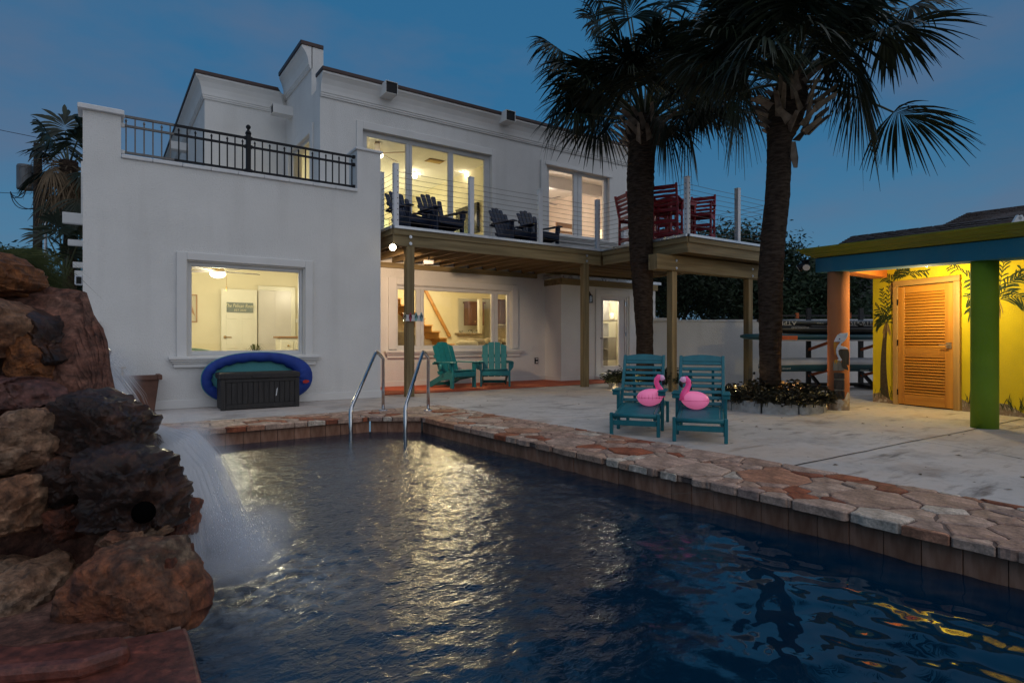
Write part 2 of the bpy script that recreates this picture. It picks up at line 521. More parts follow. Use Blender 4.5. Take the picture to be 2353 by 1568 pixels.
# ---- coping: mortar bed with single flagstones set in it
MORTAR = mat('coping_mortar', (.115,.075,.06), (.20,.14,.115), scale=12, rough=.95, bump=.5, bscale=90)
LIP = [(.24,-4.0), (poolx(-4)-.02,-4.0), (3.48,7.19), (2.94,7.56), (.24,7.50)]
coping = sheet('pool_coping', POUT, LIP, .003, MORTAR)
mb = MB()
for i in range(len(LIP)):
    a, b = V((*LIP[i],0)), V((*LIP[(i+1)%len(LIP)],0)); d = (b-a).normalized(); out = V((d.y,-d.x,0))
    mb.quad(a+V((0,0,.002))+out*.012, b+V((0,0,.002))+out*.012, b+V((0,0,-.038))+out*.012, a+V((0,0,-.038))+out*.012)
    mb.quad(a+V((0,0,-.038))+out*.012, b+V((0,0,-.038))+out*.012, b+V((0,0,-.038))+out*.1, a+V((0,0,-.038))+out*.1)
build('mortar_edge', mb, MORTAR, coping)

def flag_mat():
    m = mat('flagstone', (.3,.2,.15), (.4,.3,.22), scale=6, rough=.72, bump=.45, bscale=28, spec=.3)
    t = m.node_tree; b = t.nodes['Principled BSDF']
    src = b.inputs['Base Color'].links[0].from_socket
    oi = t.nodes.new('ShaderNodeObjectInfo'); r = t.nodes.new('ShaderNodeValToRGB'); r.color_ramp.interpolation = 'CONSTANT'
    cols = [(0,(.32,.20,.15)), (.13,(.30,.19,.14)), (.25,(.36,.245,.185)), (.37,(.25,.072,.034)), (.46,(.36,.25,.19)), (.53,(.20,.062,.034)),
            (.59,(.32,.15,.09)), (.66,(.35,.235,.18)), (.76,(.33,.21,.15)), (.86,(.27,.18,.145)), (.93,(.44,.36,.29))]
    el = r.color_ramp.elements
    el[0].position = 0; el[0].color = cols[0][1] + (1,); el[1].position = cols[1][0]; el[1].color = cols[1][1] + (1,)
    for p, c in cols[2:]:
        x = el.new(p); x.color = c + (1,)
    t.links.new(oi.outputs['Random'], r.inputs[0])
    tcn = [n for n in t.nodes if n.type == 'TEX_COORD'][0]
    n1 = t.nodes.new('ShaderNodeTexNoise'); n1.inputs['Scale'].default_value = 4; n1.inputs['Detail'].default_value = 9; n1.inputs['Roughness'].default_value = .65
    mp = t.nodes.new('ShaderNodeMapping'); mp.inputs['Scale'].default_value = (1.6,.7,1)
    t.links.new(tcn.outputs['Object'], mp.inputs[0]); t.links.new(mp.outputs[0], n1.inputs['Vector'])
    mr = t.nodes.new('ShaderNodeMapRange'); mr.inputs['From Min'].default_value = .3; mr.inputs['From Max'].default_value = .7
    mr.inputs['To Min'].default_value = .62; mr.inputs['To Max'].default_value = 1.7
    t.links.new(n1.outputs['Fac'], mr.inputs['Value'])
    mx = t.nodes.new('ShaderNodeMixRGB'); mx.blend_type = 'MULTIPLY'; mx.inputs[0].default_value = 1
    t.links.new(r.outputs[0], mx.inputs[1]); t.links.new(mr.outputs[0], mx.inputs[2])
    t.links.new(mx.outputs[0], b.inputs['Base Color'])
    return m
FLAG = grain(grain(flag_mat(), 55, .70, 1.25), 14, .75, 1.25)

def clip(poly, nx, ny, c):
    """keep points with nx*x+ny*y<=c"""
    out = []
    for i in range(len(poly)):
        p, q = poly[i], poly[(i+1) % len(poly)]
        a, b = nx*p[0]+ny*p[1]-c, nx*q[0]+ny*q[1]-c
        if a <= 0: out.append(p)
        if a*b < 0:
            k = a/(a-b); out.append((p[0]+(q[0]-p[0])*k, p[1]+(q[1]-p[1])*k))
    return out
def inset(poly, g):
    out = list(poly)
    for i in range(len(poly)):
        p, q = poly[i], poly[(i+1) % len(poly)]
        dx, dy = q[0]-p[0], q[1]-p[1]; l = math.hypot(dx, dy)
        if l < 1e-6: continue
        nx, ny = dy/l, -dx/l
        out = clip(out, nx, ny, nx*p[0]+ny*p[1]-g)
        if len(out) < 3: return []
    return out
def area(poly):
    return .5*sum(poly[i][0]*poly[(i+1)%len(poly)][1]-poly[(i+1)%len(poly)][0]*poly[i][1] for i in range(len(poly)))

def pave(zone, inside_gap, seedn, spacing, front=None):
    """power-diagram flagstones filling a convex counter-clockwise zone; front=(a,b): the pool edge"""
    rn = random.Random(seedn)
    xs = [p[0] for p in zone]; ys = [p[1] for p in zone]
    seeds = []
    tries = 0
    while tries < 6000:
        tries += 1
        p = (rn.uniform(min(xs)-.15, max(xs)+.15), rn.uniform(min(ys)-.15, max(ys)+.15))
        s_ = spacing*rn.choice((.45,.55,.7,.9,1.1,1.3,1.5))
        if all(math.hypot(p[0]-q[0], p[1]-q[1]) > (s_+q[2])*.5 for q in seeds):
            seeds.append((p[0], p[1], s_))
    for (x, y, s_) in seeds:
        c = list(zone)
        for (u, v, w) in seeds:
            if (u, v) == (x, y) or math.hypot(u-x, v-y) > 2.2: continue
            nx, ny = u-x, v-y
            lim = (u*u+v*v-x*x-y*y - (w*w - s_*s_)*.50)/2
            c = clip(c, nx, ny, lim)
            if len(c) < 3: break
        if len(c) < 3 or area(c) < .004: continue
        # keep the pool face flush: only inset, then roughen
        c = inset(c, rn.uniform(.0025,.0055))
        if len(c) < 3 or area(c) < .003: continue
        q = []
        for i in range(len(c)):
            a, b = c[i], c[(i+1)%len(c)]
            l = math.hypot(b[0]-a[0], b[1]-a[1])
            if l < .02: q.append(a); continue
            m_ = max(1, int(l/.12))
            # trim the corners a little, break the edges
            q.append((a[0]+(b[0]-a[0])*min(.2,.009/l), a[1]+(b[1]-a[1])*min(.2,.009/l)))
            nx, ny = -(b[1]-a[1])/l, (b[0]-a[0])/l
            for k in range(1, m_+1):
                f = k/(m_+1); j = rn.uniform(-.003,.014)
                q.append((a[0]+(b[0]-a[0])*f+nx*j, a[1]+(b[1]-a[1])*f+ny*j))
            q.append((b[0]-(b[0]-a[0])*min(.2,.009/l), b[1]-(b[1]-a[1])*min(.2,.009/l)))
        cx = sum(p[0] for p in q)/len(q); cy = sum(p[1] for p in q)/len(q)
        h = .012+rn.uniform(-.003,.006); tx, ty = rn.uniform(-.012,.012), rn.uniform(-.012,.012)
        mb = MB(); N = len(q)
        def top(p, zz): return (p[0], p[1], zz + (p[0]-cx)*tx + (p[1]-cy)*ty)
        lo = [(p[0], p[1], -.040) for p in q]
        mi = [top(p, h-.006) for p in q]
        hi = []
        for p in q:
            dx, dy = cx-p[0], cy-p[1]; l = math.hypot(dx, dy) or 1
            hi.append(top((p[0]+dx/l*.010, p[1]+dy/l*.010), h))
        mb.v = [V(p) for p in lo+mi+hi]
        for i in range(N):
            j = (i+1) % N
            mb.f.append((i, j, N+j, N+i)); mb.f.append((N+i, N+j, 2*N+j, 2*N+i))
        mb.f.append(tuple(range(2*N, 3*N))); mb.m = [0]*len(mb.f)
        # own origin so that every stone varies by itself
        me = bpy.data.meshes.new('flagstone')
        me.from_pydata([v - V((cx, cy, 0)) for v in mb.v], [], mb.f); me.materials.append(FLAG)
        o = link(bpy.data.objects.new('flagstone', me)); o.parent = coping; o.location = (cx, cy, 0)
Y0 = -.9
pave([(poolx(Y0)-.045,Y0), (4.61,Y0), (4.58,3.2), (poolx(3.2)-.045,3.2)], 0, 12, .28)
pave([(poolx(3.2)-.045,3.2), (4.575,3.2), (4.45,7.18), (3.462,7.18)], 0, 23, .28)
pave([(3.455,7.18), (4.44,7.18), (4.41,8.39), (2.93,8.36), (2.92,7.545)], 0, 5, .34)
pave([(2.91,7.545), (2.92,8.36), (-.5,8.40), (-.5,7.48), (.2,7.475)], 0, 8, .34)

# ---- water
def water_h(x, y):
    p = V((x*1.0, y*1.0, .3))
    near = max(0, min(1, (1.2 - (y-.75*x))/1.6))                       # broader swells toward the near end
    calm = max(.25, min(1, (7.6 - y)/2.0))
    a = noise.fractal(V((x*1.7+3, y*1.7, 2.1)), .9, 2.1, 3) * .013
    b = noise.fractal(V((x*5.2, y*6.2, 7.7)), .8, 2.1, 3) * .0065
    c = noise.fractal(V((x*14, y*17, 1.7)), .8, 2.0, 2) * .0036
    dsp = math.exp(-((x-.55)**2 + (y-3.2)**2)/.30)
    d = noise.fractal(V((x*9, y*11, 4.4)), .8, 2.1, 4) * .02 * dsp
    return (a*(.5+.6*near) + b*(1.0-.55*near) + c*(1-.7*near))*calm + d
mb = MB(); nx, ny = 150, 380
x0, x1, y0, y1 = .20, 3.70, -1.2, 7.62
for j in range(ny+1):
    y = y0 + (y1-y0)*j/ny
    for i in range(nx+1):
        x = x0 + (x1-x0)*i/nx
        mb.v.append(V((x, y, WZ + water_h(x, y))))
for j in range(ny):
    for i in range(nx):
        a = j*(nx+1)+i; mb.f.append((a, a+1, a+nx+2, a+nx+1)); mb.m.append(0)
WATER = mat('pool_water', (.0008,.015,.036), (.0015,.022,.048), scale=1.2, rough=.14, spec=.5)
t = WATER.node_tree; b = t.nodes['Principled BSDF']; b.inputs['IOR'].default_value = 2.0
tcn = [n for n in t.nodes if n.type == 'TEX_COORD'][0]
def wn_(scale, st, detail=3):
    mp_ = t.nodes.new('ShaderNodeMapping'); mp_.inputs['Scale'].default_value = st
    n_ = t.nodes.new('ShaderNodeTexNoise'); n_.inputs['Scale'].default_value = scale; n_.inputs['Detail'].default_value = detail
    n_.inputs['Distortion'].default_value = .6
    t.links.new(tcn.outputs['Object'], mp_.inputs[0]); t.links.new(mp_.outputs[0], n_.inputs['Vector']); return n_
n1 = wn_(24, (1,1.3,1), 5)
bp = t.nodes.new('ShaderNodeBump'); bp.inputs['Strength'].default_value = .55; bp.inputs['Distance'].default_value = .010
# the chop dies away toward the still near-right end of the pool
sx = t.nodes.new('ShaderNodeSeparateXYZ'); t.links.new(tcn.outputs['Object'], sx.inputs[0])
mr = t.nodes.new('ShaderNodeMapRange'); mr.inputs['From Min'].default_value = 1.0; mr.inputs['From Max'].default_value = 4.2
mr.inputs['To Min'].default_value = .05; mr.inputs['To Max'].default_value = .75
t.links.new(sx.outputs['Y'], mr.inputs['Value']); t.links.new(mr.outputs[0], bp.inputs['Strength'])
t.links.new(n1.outputs['Fac'], bp.inputs['Height']); t.links.new(bp.outputs[0], b.inputs['Normal'])
# water churned white by the fall
mpF = t.nodes.new('ShaderNodeMapping'); mpF.inputs['Location'].default_value = (-.62,-3.15,0); t.links.new(tcn.outputs['Object'], mpF.inputs[0])
lnF = t.nodes.new('ShaderNodeVectorMath'); lnF.operation = 'LENGTH'; t.links.new(mpF.outputs[0], lnF.inputs[0])
mrF = t.nodes.new('ShaderNodeMapRange'); mrF.interpolation_type = 'SMOOTHSTEP'; mrF.inputs['From Min'].default_value = .85; mrF.inputs['From Max'].default_value = -.1; t.links.new(lnF.outputs['Value'], mrF.inputs['Value'])
nF = wn_(11, (1,1,1), 7); mrN = t.nodes.new('ShaderNodeMapRange'); mrN.inputs['From Min'].default_value = .38; mrN.inputs['From Max'].default_value = .66; t.links.new(nF.outputs['Fac'], mrN.inputs['Value'])
muF = t.nodes.new('ShaderNodeMath'); muF.operation = 'MULTIPLY'; t.links.new(mrF.outputs[0], muF.inputs[0]); t.links.new(mrN.outputs[0], muF.inputs[1])
mxF = t.nodes.new('ShaderNodeMixRGB'); mxF.inputs[2].default_value = (.34,.38,.41,1)
srcF = b.inputs['Base Color'].links[0].from_socket; t.links.new(srcF, mxF.inputs[1]); t.links.new(muF.outputs[0], mxF.inputs[0]); t.links.new(mxF.outputs[0], b.inputs['Base Color'])
# the far and left water is ruffled, the near right corner lies smooth
cmb = t.nodes.new('ShaderNodeMath'); cmb.operation = 'MULTIPLY_ADD'; cmb.inputs[1].default_value = -.75; t.links.new(sx.outputs['X'], cmb.inputs[0]); t.links.new(sx.outputs['Y'], cmb.inputs[2])
mrR = t.nodes.new('ShaderNodeMapRange'); mrR.interpolation_type = 'SMOOTHSTEP'; mrR.inputs['From Min'].default_value = -.6; mrR.inputs['From Max'].default_value = 1.6
mrR.inputs['To Min'].default_value = .02; mrR.inputs['To Max'].default_value = .15
mrI = t.nodes.new('ShaderNodeMapRange'); mrI.interpolation_type = 'SMOOTHSTEP'; mrI.inputs['From Min'].default_value = -1.2; mrI.inputs['From Max'].default_value = 1.8
mrI.inputs['To Min'].default_value = 1.36; mrI.inputs['To Max'].default_value = 2.0; t.links.new(cmb.outputs[0], mrI.inputs['Value']); t.links.new(mrI.outputs[0], b.inputs['IOR'])
t.links.new(cmb.outputs[0], mrR.inputs['Value']); t.links.new(mrR.outputs[0], b.inputs['Roughness'])
t.links.new(cmb.outputs[0], mr.inputs['Value']); mr.inputs['From Min'].default_value = -.2; mr.inputs['From Max'].default_value = 2.2; mr.inputs['To Min'].default_value = .0; mr.inputs['To Max'].default_value = .85
water = build('pool_water', mb, WATER, smooth=True, kind='structure')

# leaf litter, grit and specks scattered over the concrete
LITTER = mat('leaf_litter', (.03,.018,.008), (.10,.06,.025), scale=30, rough=.9)
mb = MB(); rn = random.Random(99)
for i in range(420):
    p = V((rn.uniform(3.6, 11.5), rn.uniform(.2, 10.2), .006))
    if p.x < 4.75 and rn.random() < .6: continue
    a = rn.uniform(0, 6.28); l = rn.choice((.006,.008,.012,.03)); d = V((math.cos(a), math.sin(a), 0)); s_ = V((-d.y, d.x, 0))*l*.35
    mb.add([p-d*l, p-s_+V((0,0,l*.2)), p+d*l, p+s_], [(0,1,2,3)])
lit = build('leaf_litter', mb, LITTER, kind='stuff')
# ================================================================== THE HOUSE
house = thing('house', 'white two storey stucco house with lit windows behind the pool', 'house', (4.165, 10.2, 0))
ROOMW = mat('room_paint', (.70,.64,.46), (.76,.70,.52), scale=1.5, rough=.85)
ROOMC = mat('room_ceiling', (.78,.76,.70), (.82,.80,.74), scale=2, rough=.9)
ROOMF = mat('room_floor', (.30,.22,.14), (.38,.28,.18), scale=4, rough=.5, stretch=(.2,1,1))
DOORW = mat('door_paint', (.74,.72,.62), (.78,.76,.66), scale=3, rough=.5)

def panelY(mb, x0, x1, z0, z1, yf, th, holes=(), mi=0):
    """wall in a plane of constant y with rectangular openings (x0,x1,z0,z1)"""
    xs = sorted({x0, x1, *[h[0] for h in holes], *[h[1] for h in holes]})
    for a, b in zip(xs, xs[1:]):
        if b - a < 1e-5: continue
        cut = sorted([(h[2], h[3]) for h in holes if h[0] < (a+b)/2 < h[1]])
        z = z0
        for c, d in cut:
            if c > z: mb.box(a, b, yf, yf+th, z, c, mi)
            z = d
        if z < z1: mb.box(a, b, yf, yf+th, z, z1, mi)
def panelX(mb, y0, y1, z0, z1, xf, th, holes=(), mi=0):
    ys = sorted({y0, y1, *[h[0] for h in holes], *[h[1] for h in holes]})
    for a, b in zip(ys, ys[1:]):
        cut = sorted([(h[2], h[3]) for h in holes if h[0] < (a+b)/2 < h[1]])
        z = z0
        for c, d in cut:
            if c > z: mb.box(xf, xf+th, a, b, z, c, mi)
            z = d
        if z < z1: mb.box(xf, xf+th, a, b, z, z1, mi)
def wallY(mb, outline, holes, yf, th):
    """seamless wall: outline of (x,z) points anticlockwise, rectangular openings, from yf back by th"""
    rings = [[V((x, 0, z)) for x, z in outline]] + [[V((a,0,c)), V((a,0,d)), V((b,0,d)), V((b,0,c))] for a, b, c, d in holes]
    flat = [p for r in rings for p in r]; n = len(flat); F_ = []
    for a, b, c in tessellate_polygon(rings):
        if (flat[b]-flat[a]).cross(flat[c]-flat[a]).y > 0: a, c = c, a
        F_ += [(a, b, c), (c+n, b+n, a+n)]
    k = 0
    for r in rings:
        for i in range(len(r)):
            p, q = k+i, k+(i+1) % len(r); F_.append((q, p, p+n, q+n))
        k += len(r)
    mb.add([V((p.x, yf, p.z)) for p in flat] + [V((p.x, yf+th, p.z)) for p in flat], F_)
def rectpoly(x0, x1, z0, z1): return [(x0,z0),(x1,z0),(x1,z1),(x0,z1)]
def frameY(mb, o, i, y0, y1, mi=0):
    """picture-frame moulding: outer (x0,x1,z0,z1), inner likewise, between two depths"""
    mb.box(o[0], i[0], y0, y1, o[2], o[3], mi); mb.box(i[1], o[1], y0, y1, o[2], o[3], mi)
    if o[2] < i[2]: mb.box(i[0], i[1], y0, y1, o[2], i[2], mi)
    mb.box(i[0], i[1], y0, y1, i[3], o[3], mi)
CORN = [(0,-.46),(.03,-.46),(.03,-.43),(.045,-.425),(.045,-.39),(.06,-.38),(.065,-.31),(.085,-.22),(.13,-.12),(.18,-.06),(.20,-.04),(.20,0)]
def cornice(p, q, out, zt, m0=0, m1=0, thick=.25):
    """cornice under a roof cap along p->q; m0/m1 = mitre (+1 outer corner, -1 inner corner, 0 square)"""
    p, q, out = V(p), V(q), V(out); d = (q-p).normalized(); mb = MB()
    prof = CORN + [(-.02,0),(-.02,-.46)]
    A = [p + out*o + V((0,0,zt+z)) - d*(o*m0) for o, z in prof]; B = [q + out*o + V((0,0,zt+z)) + d*(o*m1) for o, z in prof]
    n = len(prof)
    mb.add(A+B, [(i, (i+1)%n, n+(i+1)%n, n+i) for i in range(n)] + [tuple(range(n))[::-1], tuple(range(n, 2*n))])
    if (d.cross(out)).z > 0: mb.f = [tuple(reversed(f)) for f in mb.f]
    return mb
def capbar(p, q, out, zt, m0=0, m1=0, wide=.25, over=.23, h=.075):
    p, q, out = V(p), V(q), V(out); d = (q-p).normalized(); mb = MB()
    a, b = p+out*over-d*(over*m0), q+out*over+d*(over*m1)
    c, e = q-out*wide, p-out*wide
    mb.prism([v+V((0,0,zt)) for v in (a, b, c, e)], (0,0,h)); return mb

YU = 12.36           # plane of the upper facade and of the recessed ground floor wall
# ---------------- walls of the low wing
W0 = (1.121, 2.816, .795, 2.20)
mb = MB()
wallY(mb, [(-.165,-.1),(4.165,-.1),(4.165,4.34),(3.735,4.34),(3.735,3.60),(.278,3.60),(.278,4.20),(-.165,4.20)], [W0], 10.2, .2)
wing_wall = build('front_wall', mb, STUCCO, house)
mb = MB()
mb.box(3.965, 4.165, 10.402, 12.60, -.1, 3.60); mb.box(-.165, .035, 10.402, 15.3, -.1, 3.60)
build('side_wall', mb, STUCCO, house)
mb = MB(); mb.box(-.165, .278, 10.401, 10.56, 3.602, 4.20); build('parapet_pillar', mb, STUCCO, house)
mb = MB(); mb.box(3.735, 4.165, 10.401, 10.60, 3.602, 4.34); build('parapet_pillar', mb, STUCCO, house)
mb = MB(); mb.box(-.225, .315, 10.14, 10.60, 4.202, 4.265); mb.box(-.205, .295, 10.16, 10.58, 4.265, 4.275)
build('pillar_cap', mb, CAPWHITE, house, bevel=.008)
mb = MB(); mb.box(3.70, 4.20, 10.165, 10.635, 4.342, 4.385); build('pillar_cap', mb, CAPWHITE, house, bevel=.008)
for k in range(9):                                       # single tiles capping the terrace wall
    a = .28 + k*3.452/9
    mb = MB(); mb.box(a+.003, a+3.452/9-.003, 10.165, 10.45, 3.602, 3.655+random.uniform(-.003,.003))
    build('coping_tile', mb, CAPWHITE, house, bevel=.006)
mb = MB(); mb.box(-.18, 4.18, 10.182, 10.198, 0.002, .135); mb.box(4.167, 4.182, 10.198, 12.3, .002, .135)
build('plinth', mb, STUCCO_FINE, house, bevel=.006)
mb = MB(); mb.box(.037, 3.963, 10.402, 15.2, 2.72, 3.05); mb.box(-.165, 4.165, 10.402, 10.44, 3.05, 3.598)
build('terrace_floor', mb, STUCCO_FINE, house)

# ---------------- ground floor under the deck
mb = MB()
def rectY(ax, ay, bx, by, y):
    a, b = onY(ax, ay, y), onY(bx, by, y); return (min(a.x,b.x), max(a.x,b.x), min(a.z,b.z), max(a.z,b.z))
# openings measured on the facade planes
LR = (5.42, 8.46, .83, 2.24)
LRt = (5.22, 8.66, .83, 2.40)
wallY(mb, rectpoly(4.167, 9.53, -.1, 3.02), [LR], YU, .2); build('recessed_wall', mb, STUCCO, house)
YB = 11.70
DR = (10.86, 11.82, .16, 2.18)
mb = MB(); wallY(mb, rectpoly(9.53, 12.93, -.1, 2.52), [DR], YB, .2); mb.box(9.53, 9.73, YB+.202, YU+.19, -.1, 2.52); mb.box(12.73, 12.93, YB+.202, 22, -.1, 2.98)
build('bay_wall', mb, STUCCO, house)
mb = MB(); mb.box(9.50, 13.0, YB-.035, YB-.003, 2.42, 2.58); mb.box(9.492, 9.525, YB-.035, YU-.002, 2.42, 2.58)
build('fascia_board', mb, TIMX, house, bevel=.003)
mb = MB(); mb.box(9.47, 13.12, YB-.05, YU, 2.585, 2.66); build('bay_roof', mb, ZINC, house)
mb = MB(); mb.box(4.19, 9.51, YU-.016, YU-.002, .002, .13); mb.box(9.514, 10.7, YB-.016, YB-.002, .002, .13); mb.box(9.512, 9.528, YB-.002, YU-.018, .002, .13); mb.box(11.98, 12.94, YB-.016, YB-.002, .002, .13)
build('plinth', mb, STUCCO_FINE, house, bevel=.005)

# ---------------- upper storey
_a = onY(833, 298.8, YU); _b = onY(1127.3, 358, YU)
SL = (_a.x, _b.x, 3.10, (_a.z+_b.z)/2)                     # sliding door opening
_a = onY(1255, 386, YU); _b = onY(1397, 405, YU); _c = onY(1258, 533, YU)
UW = (_a.x, _b.x, 3.80, (_a.z+_b.z)/2)                      # upper right window opening
ZT = 6.46
mb = MB(); wallY(mb, rectpoly(3.744, 12.93, 3.02, ZT), [SL, UW], YU, .25); build('upper_wall', mb, STUCCO, house)
# return wall with its window
_a = onX(712, 302, 3.744); _b = onX(664, 352, 3.744)
RW = (12.98, 14.72, 3.55, 5.42)
mb = MB(); panelX(mb, 12.612, 15.3, 3.05, 6.2, 3.744, .25, [RW]); mb.box(3.744, 3.994, 12.95, 15.3, 6.2, 7.24)
build('return_wall', mb, STUCCO, house)
mb = MB(); mb.box(1.984, 3.742, 15.06, 15.30, 3.05, 6.90); mb.box(1.984, 2.22, 15.302, 24.0, 3.05, 6.90); build('rear_wall', mb, STUCCO, house)
mb = MB(); mb.box(12.70, 12.93, 12.612, 22, 3.02, ZT); build('end_wall', mb, STUCCO, house)
# cornices and roof caps
build('cornice', cornice((3.744,YU-.002,0), (12.93,YU-.002,0), (0,-1,0), ZT, 0, 1), STUCCO_FINE, house, smooth=False)
build('roof_cap', capbar((3.744-.02,YU,0), (12.93,YU,0), (0,-1,0), ZT+.002, 0, 1), CAPBROWN, house, bevel=.006)
build('cornice', cornice((3.742,15.06,0), (3.742,12.95,0), (-1,0,0), 7.24, -1, 0), STUCCO_FINE, house)
build('roof_cap', capbar((3.744,15.06,0), (3.744,12.93,0), (-1,0,0), 7.242, -1, 0, h=.085), CAPBROWN, house, bevel=.006)
build('cornice', cornice((1.984,15.058,0), (3.742,15.058,0), (0,-1,0), 6.90, 1, -1), STUCCO_FINE, house)
build('roof_cap', capbar((1.984,15.06,0), (3.742,15.06,0), (0,-1,0), 6.902, 1, -1), CAPBROWN, house, bevel=.006)
build('cornice', cornice((1.982,24,0), (1.982,15.058,0), (-1,0,0), 6.90, 0, 1), STUCCO_FINE, house)
build('roof_cap', capbar((1.984,24,0), (1.984,15.06,0), (-1,0,0), 6.902, 0, 1), CAPBROWN, house, bevel=.006)
mb = MB(); mb.box(4.0, 12.7, 12.63, 22, 6.0, 6.15); mb.box(2.23, 3.74, 15.31, 22, 6.4, 6.5); build('roof', mb, CAPBROWN, house)
mb = MB(); mb.box(3.70,3.95,14.35,14.62,7.33,7.62); build('roof_vent', mb, WHITE_METAL, house)

def scupper(c, out, w=.27, h=.25, ln=.42):
    """rain spout through the parapet, a dark plate for its shaded inside"""
    c, out = V(c), V(out); side = V((-out.y, out.x, 0)); th = .008; mb = MB()
    m = c + out*(ln/2)
    for s_ in (-1, 1):
        mb.obox(m + side*s_*(w/2-th/2), out*(ln/2), side*(th/2), V((0,0,h/2)))
        mb.obox(m + V((0,0,s_*(h/2-th/2))), out*(ln/2), side*(w/2-th), V((0,0,th/2)))
    o = build('rain_spout', mb, STUCCO_FINE, house)
    mb = MB(); mb.obox(c + out*(ln-.03), out*.004, side*(w/2-th), V((0,0,h/2-th))); build('spout_shade_plate', mb, IRON, o)  # near-black plate stands in for the shade inside the spout
for px, py in ((899, 206), (1172, 270), (1389, 323)):
    p = onY(px, py, YU-.40); scupper((p.x, YU-.01, p.z+.035), (0,-1,0))
scupper((3.75, 14.55, 6.33), (-1,0,0), .28, .2, .45); scupper((1.99, 18.2, 6.15), (-1,0,0), .28, .2, .4)

# ---------------- window surrounds and windows
def sill(x0, x1, zt, yf, name='window_sill'):
    mb = MB()
    mb.box(x0-.12, x1+.12, yf-.115, yf-.001, zt-.045, zt); mb.box(x0-.10, x1+.10, yf-.095, yf-.001, zt-.075, zt-.046)
    mb.box(x0-.075, x1+.075, yf-.07, yf-.001, zt-.105, zt-.076); mb.box(x0-.055, x1+.055, yf-.05, yf-.001, zt-.165, zt-.106)
    return build(name, mb, STUCCO_FINE, house, bevel=.010, seg=2)
def window(hole, yf, lights, fw=.05, rec=.09, gap=.05, name='window'):
    """frame with panes; lights = list of (x0,x1) clear glass spans"""
    mb = MB(); y0, y1 = yf+rec-.03, yf+rec+.04
    z0, z1 = hole[2]+fw, hole[3]-fw
    frameY(mb, hole, (lights[0][0], lights[-1][1], z0, z1), y0, y1)
    for (a, b), (c, d) in zip(lights, lights[1:]):
        mid = (b+c)/2
        if c-b > .09:
            mb.box(b, mid-.006, y0, y1, z0, z1); mb.box(mid+.006, c, y0, y1, z0, z1); mb.box(mid-.006, mid+.006, y0+.015, y1, z0, z1)
        else: mb.box(b, c, y0, y1, z0, z1)
    for a, b in lights:                                   # glazing beads
        frameY(mb, (a, b, z0, z1), (a+.012, b-.012, z0+.012, z1-.012), y0+.012, y1-.01)
    w = build(name, mb, VINYL, house, bevel=.004)
    for a, b in lights:
        mb = MB(); mb.quad((a+.004,yf+rec+.012,z0+.004), (b-.004,yf+rec+.012,z0+.004), (b-.004,yf+rec+.012,z1-.004), (a+.004,yf+rec+.012,z1-.004))
        build('pane', mb, GLASS, w)
    return w
# wing bedroom window
mb = MB(); frameY(mb, (.967, 2.96, .77, 2.335), (W0[0]-.02, W0[1]+.02, .77, W0[3]+.02), 10.16, 10.199); build('window_surround', mb, STUCCO_FINE, house, bevel=.006)
window(W0, 10.2, [(W0[0]+.045, W0[1]-.045)]); sill(.98, 2.95, .775, 10.2)
# living room window
mb = MB(); frameY(mb, LRt, (LR[0]-.015, LR[1]+.015, .83, LR[3]+.015), YU-.04, YU-.001); build('window_surround', mb, STUCCO_FINE, house, bevel=.006)
xp = lambda px, py=700: onY(px, py, YU+.09).x
window(LR, YU, [(LR[0]+.05, xp(956)), (xp(972), xp(1128.5)), (xp(1142), LR[1]-.06)], fw=.07); sill(5.24, 8.64, .80, YU)
# sliding door
o_ = (onY(818,282,YU).x, onY(1137,346,YU).x, 3.08, SL[3]+.17)
mb = MB(); frameY(mb, o_, (SL[0]-.01, SL[1]+.01, 3.08, SL[3]+.01), YU-.045, YU-.001); build('door_surround', mb, STUCCO_FINE, house, bevel=.006)
spx = [(163,488),(532,832),(868,1125)]
xs_ = [(onY((960+a*.34)/1.2075, 400, YU+.1).x, onY((960+b*.34)/1.2075, 400, YU+.1).x) for a, b in spx]
window(SL, YU, xs_, fw=.09, rec=.1, name='sliding_door')
mb = MB(); mb.box(xs_[2][1]+.03, xs_[2][1]+.055, YU+.03, YU+.065, 4.05, 4.4); build('door_handle', mb, VINYL, house, bevel=.008)
# upper right window
o_ = (onY(1241,372,YU).x, onY(1405,408,YU).x, 3.78, UW[3]+.12)
mb = MB(); frameY(mb, o_, (UW[0]-.01, UW[1]+.01, 3.78, UW[3]+.01), YU-.045, YU-.001)
mb.box(o_[0]+.12, o_[1]-.02, YU-.075, YU-.046, UW[3]+.01, UW[3]+.07)
build('window_surround', mb, STUCCO_FINE, house, bevel=.006)
xs_ = [(onY((960+a*.34)/1.2075, 470, YU+.1).x, onY((960+b*.34)/1.2075, 470, YU+.1).x) for a, b in ((1650,1850),(1918,2100))]
window(UW, YU, xs_, fw=.05, rec=.1); sill(o_[0]+.05, o_[1]+.05, 3.775, YU)
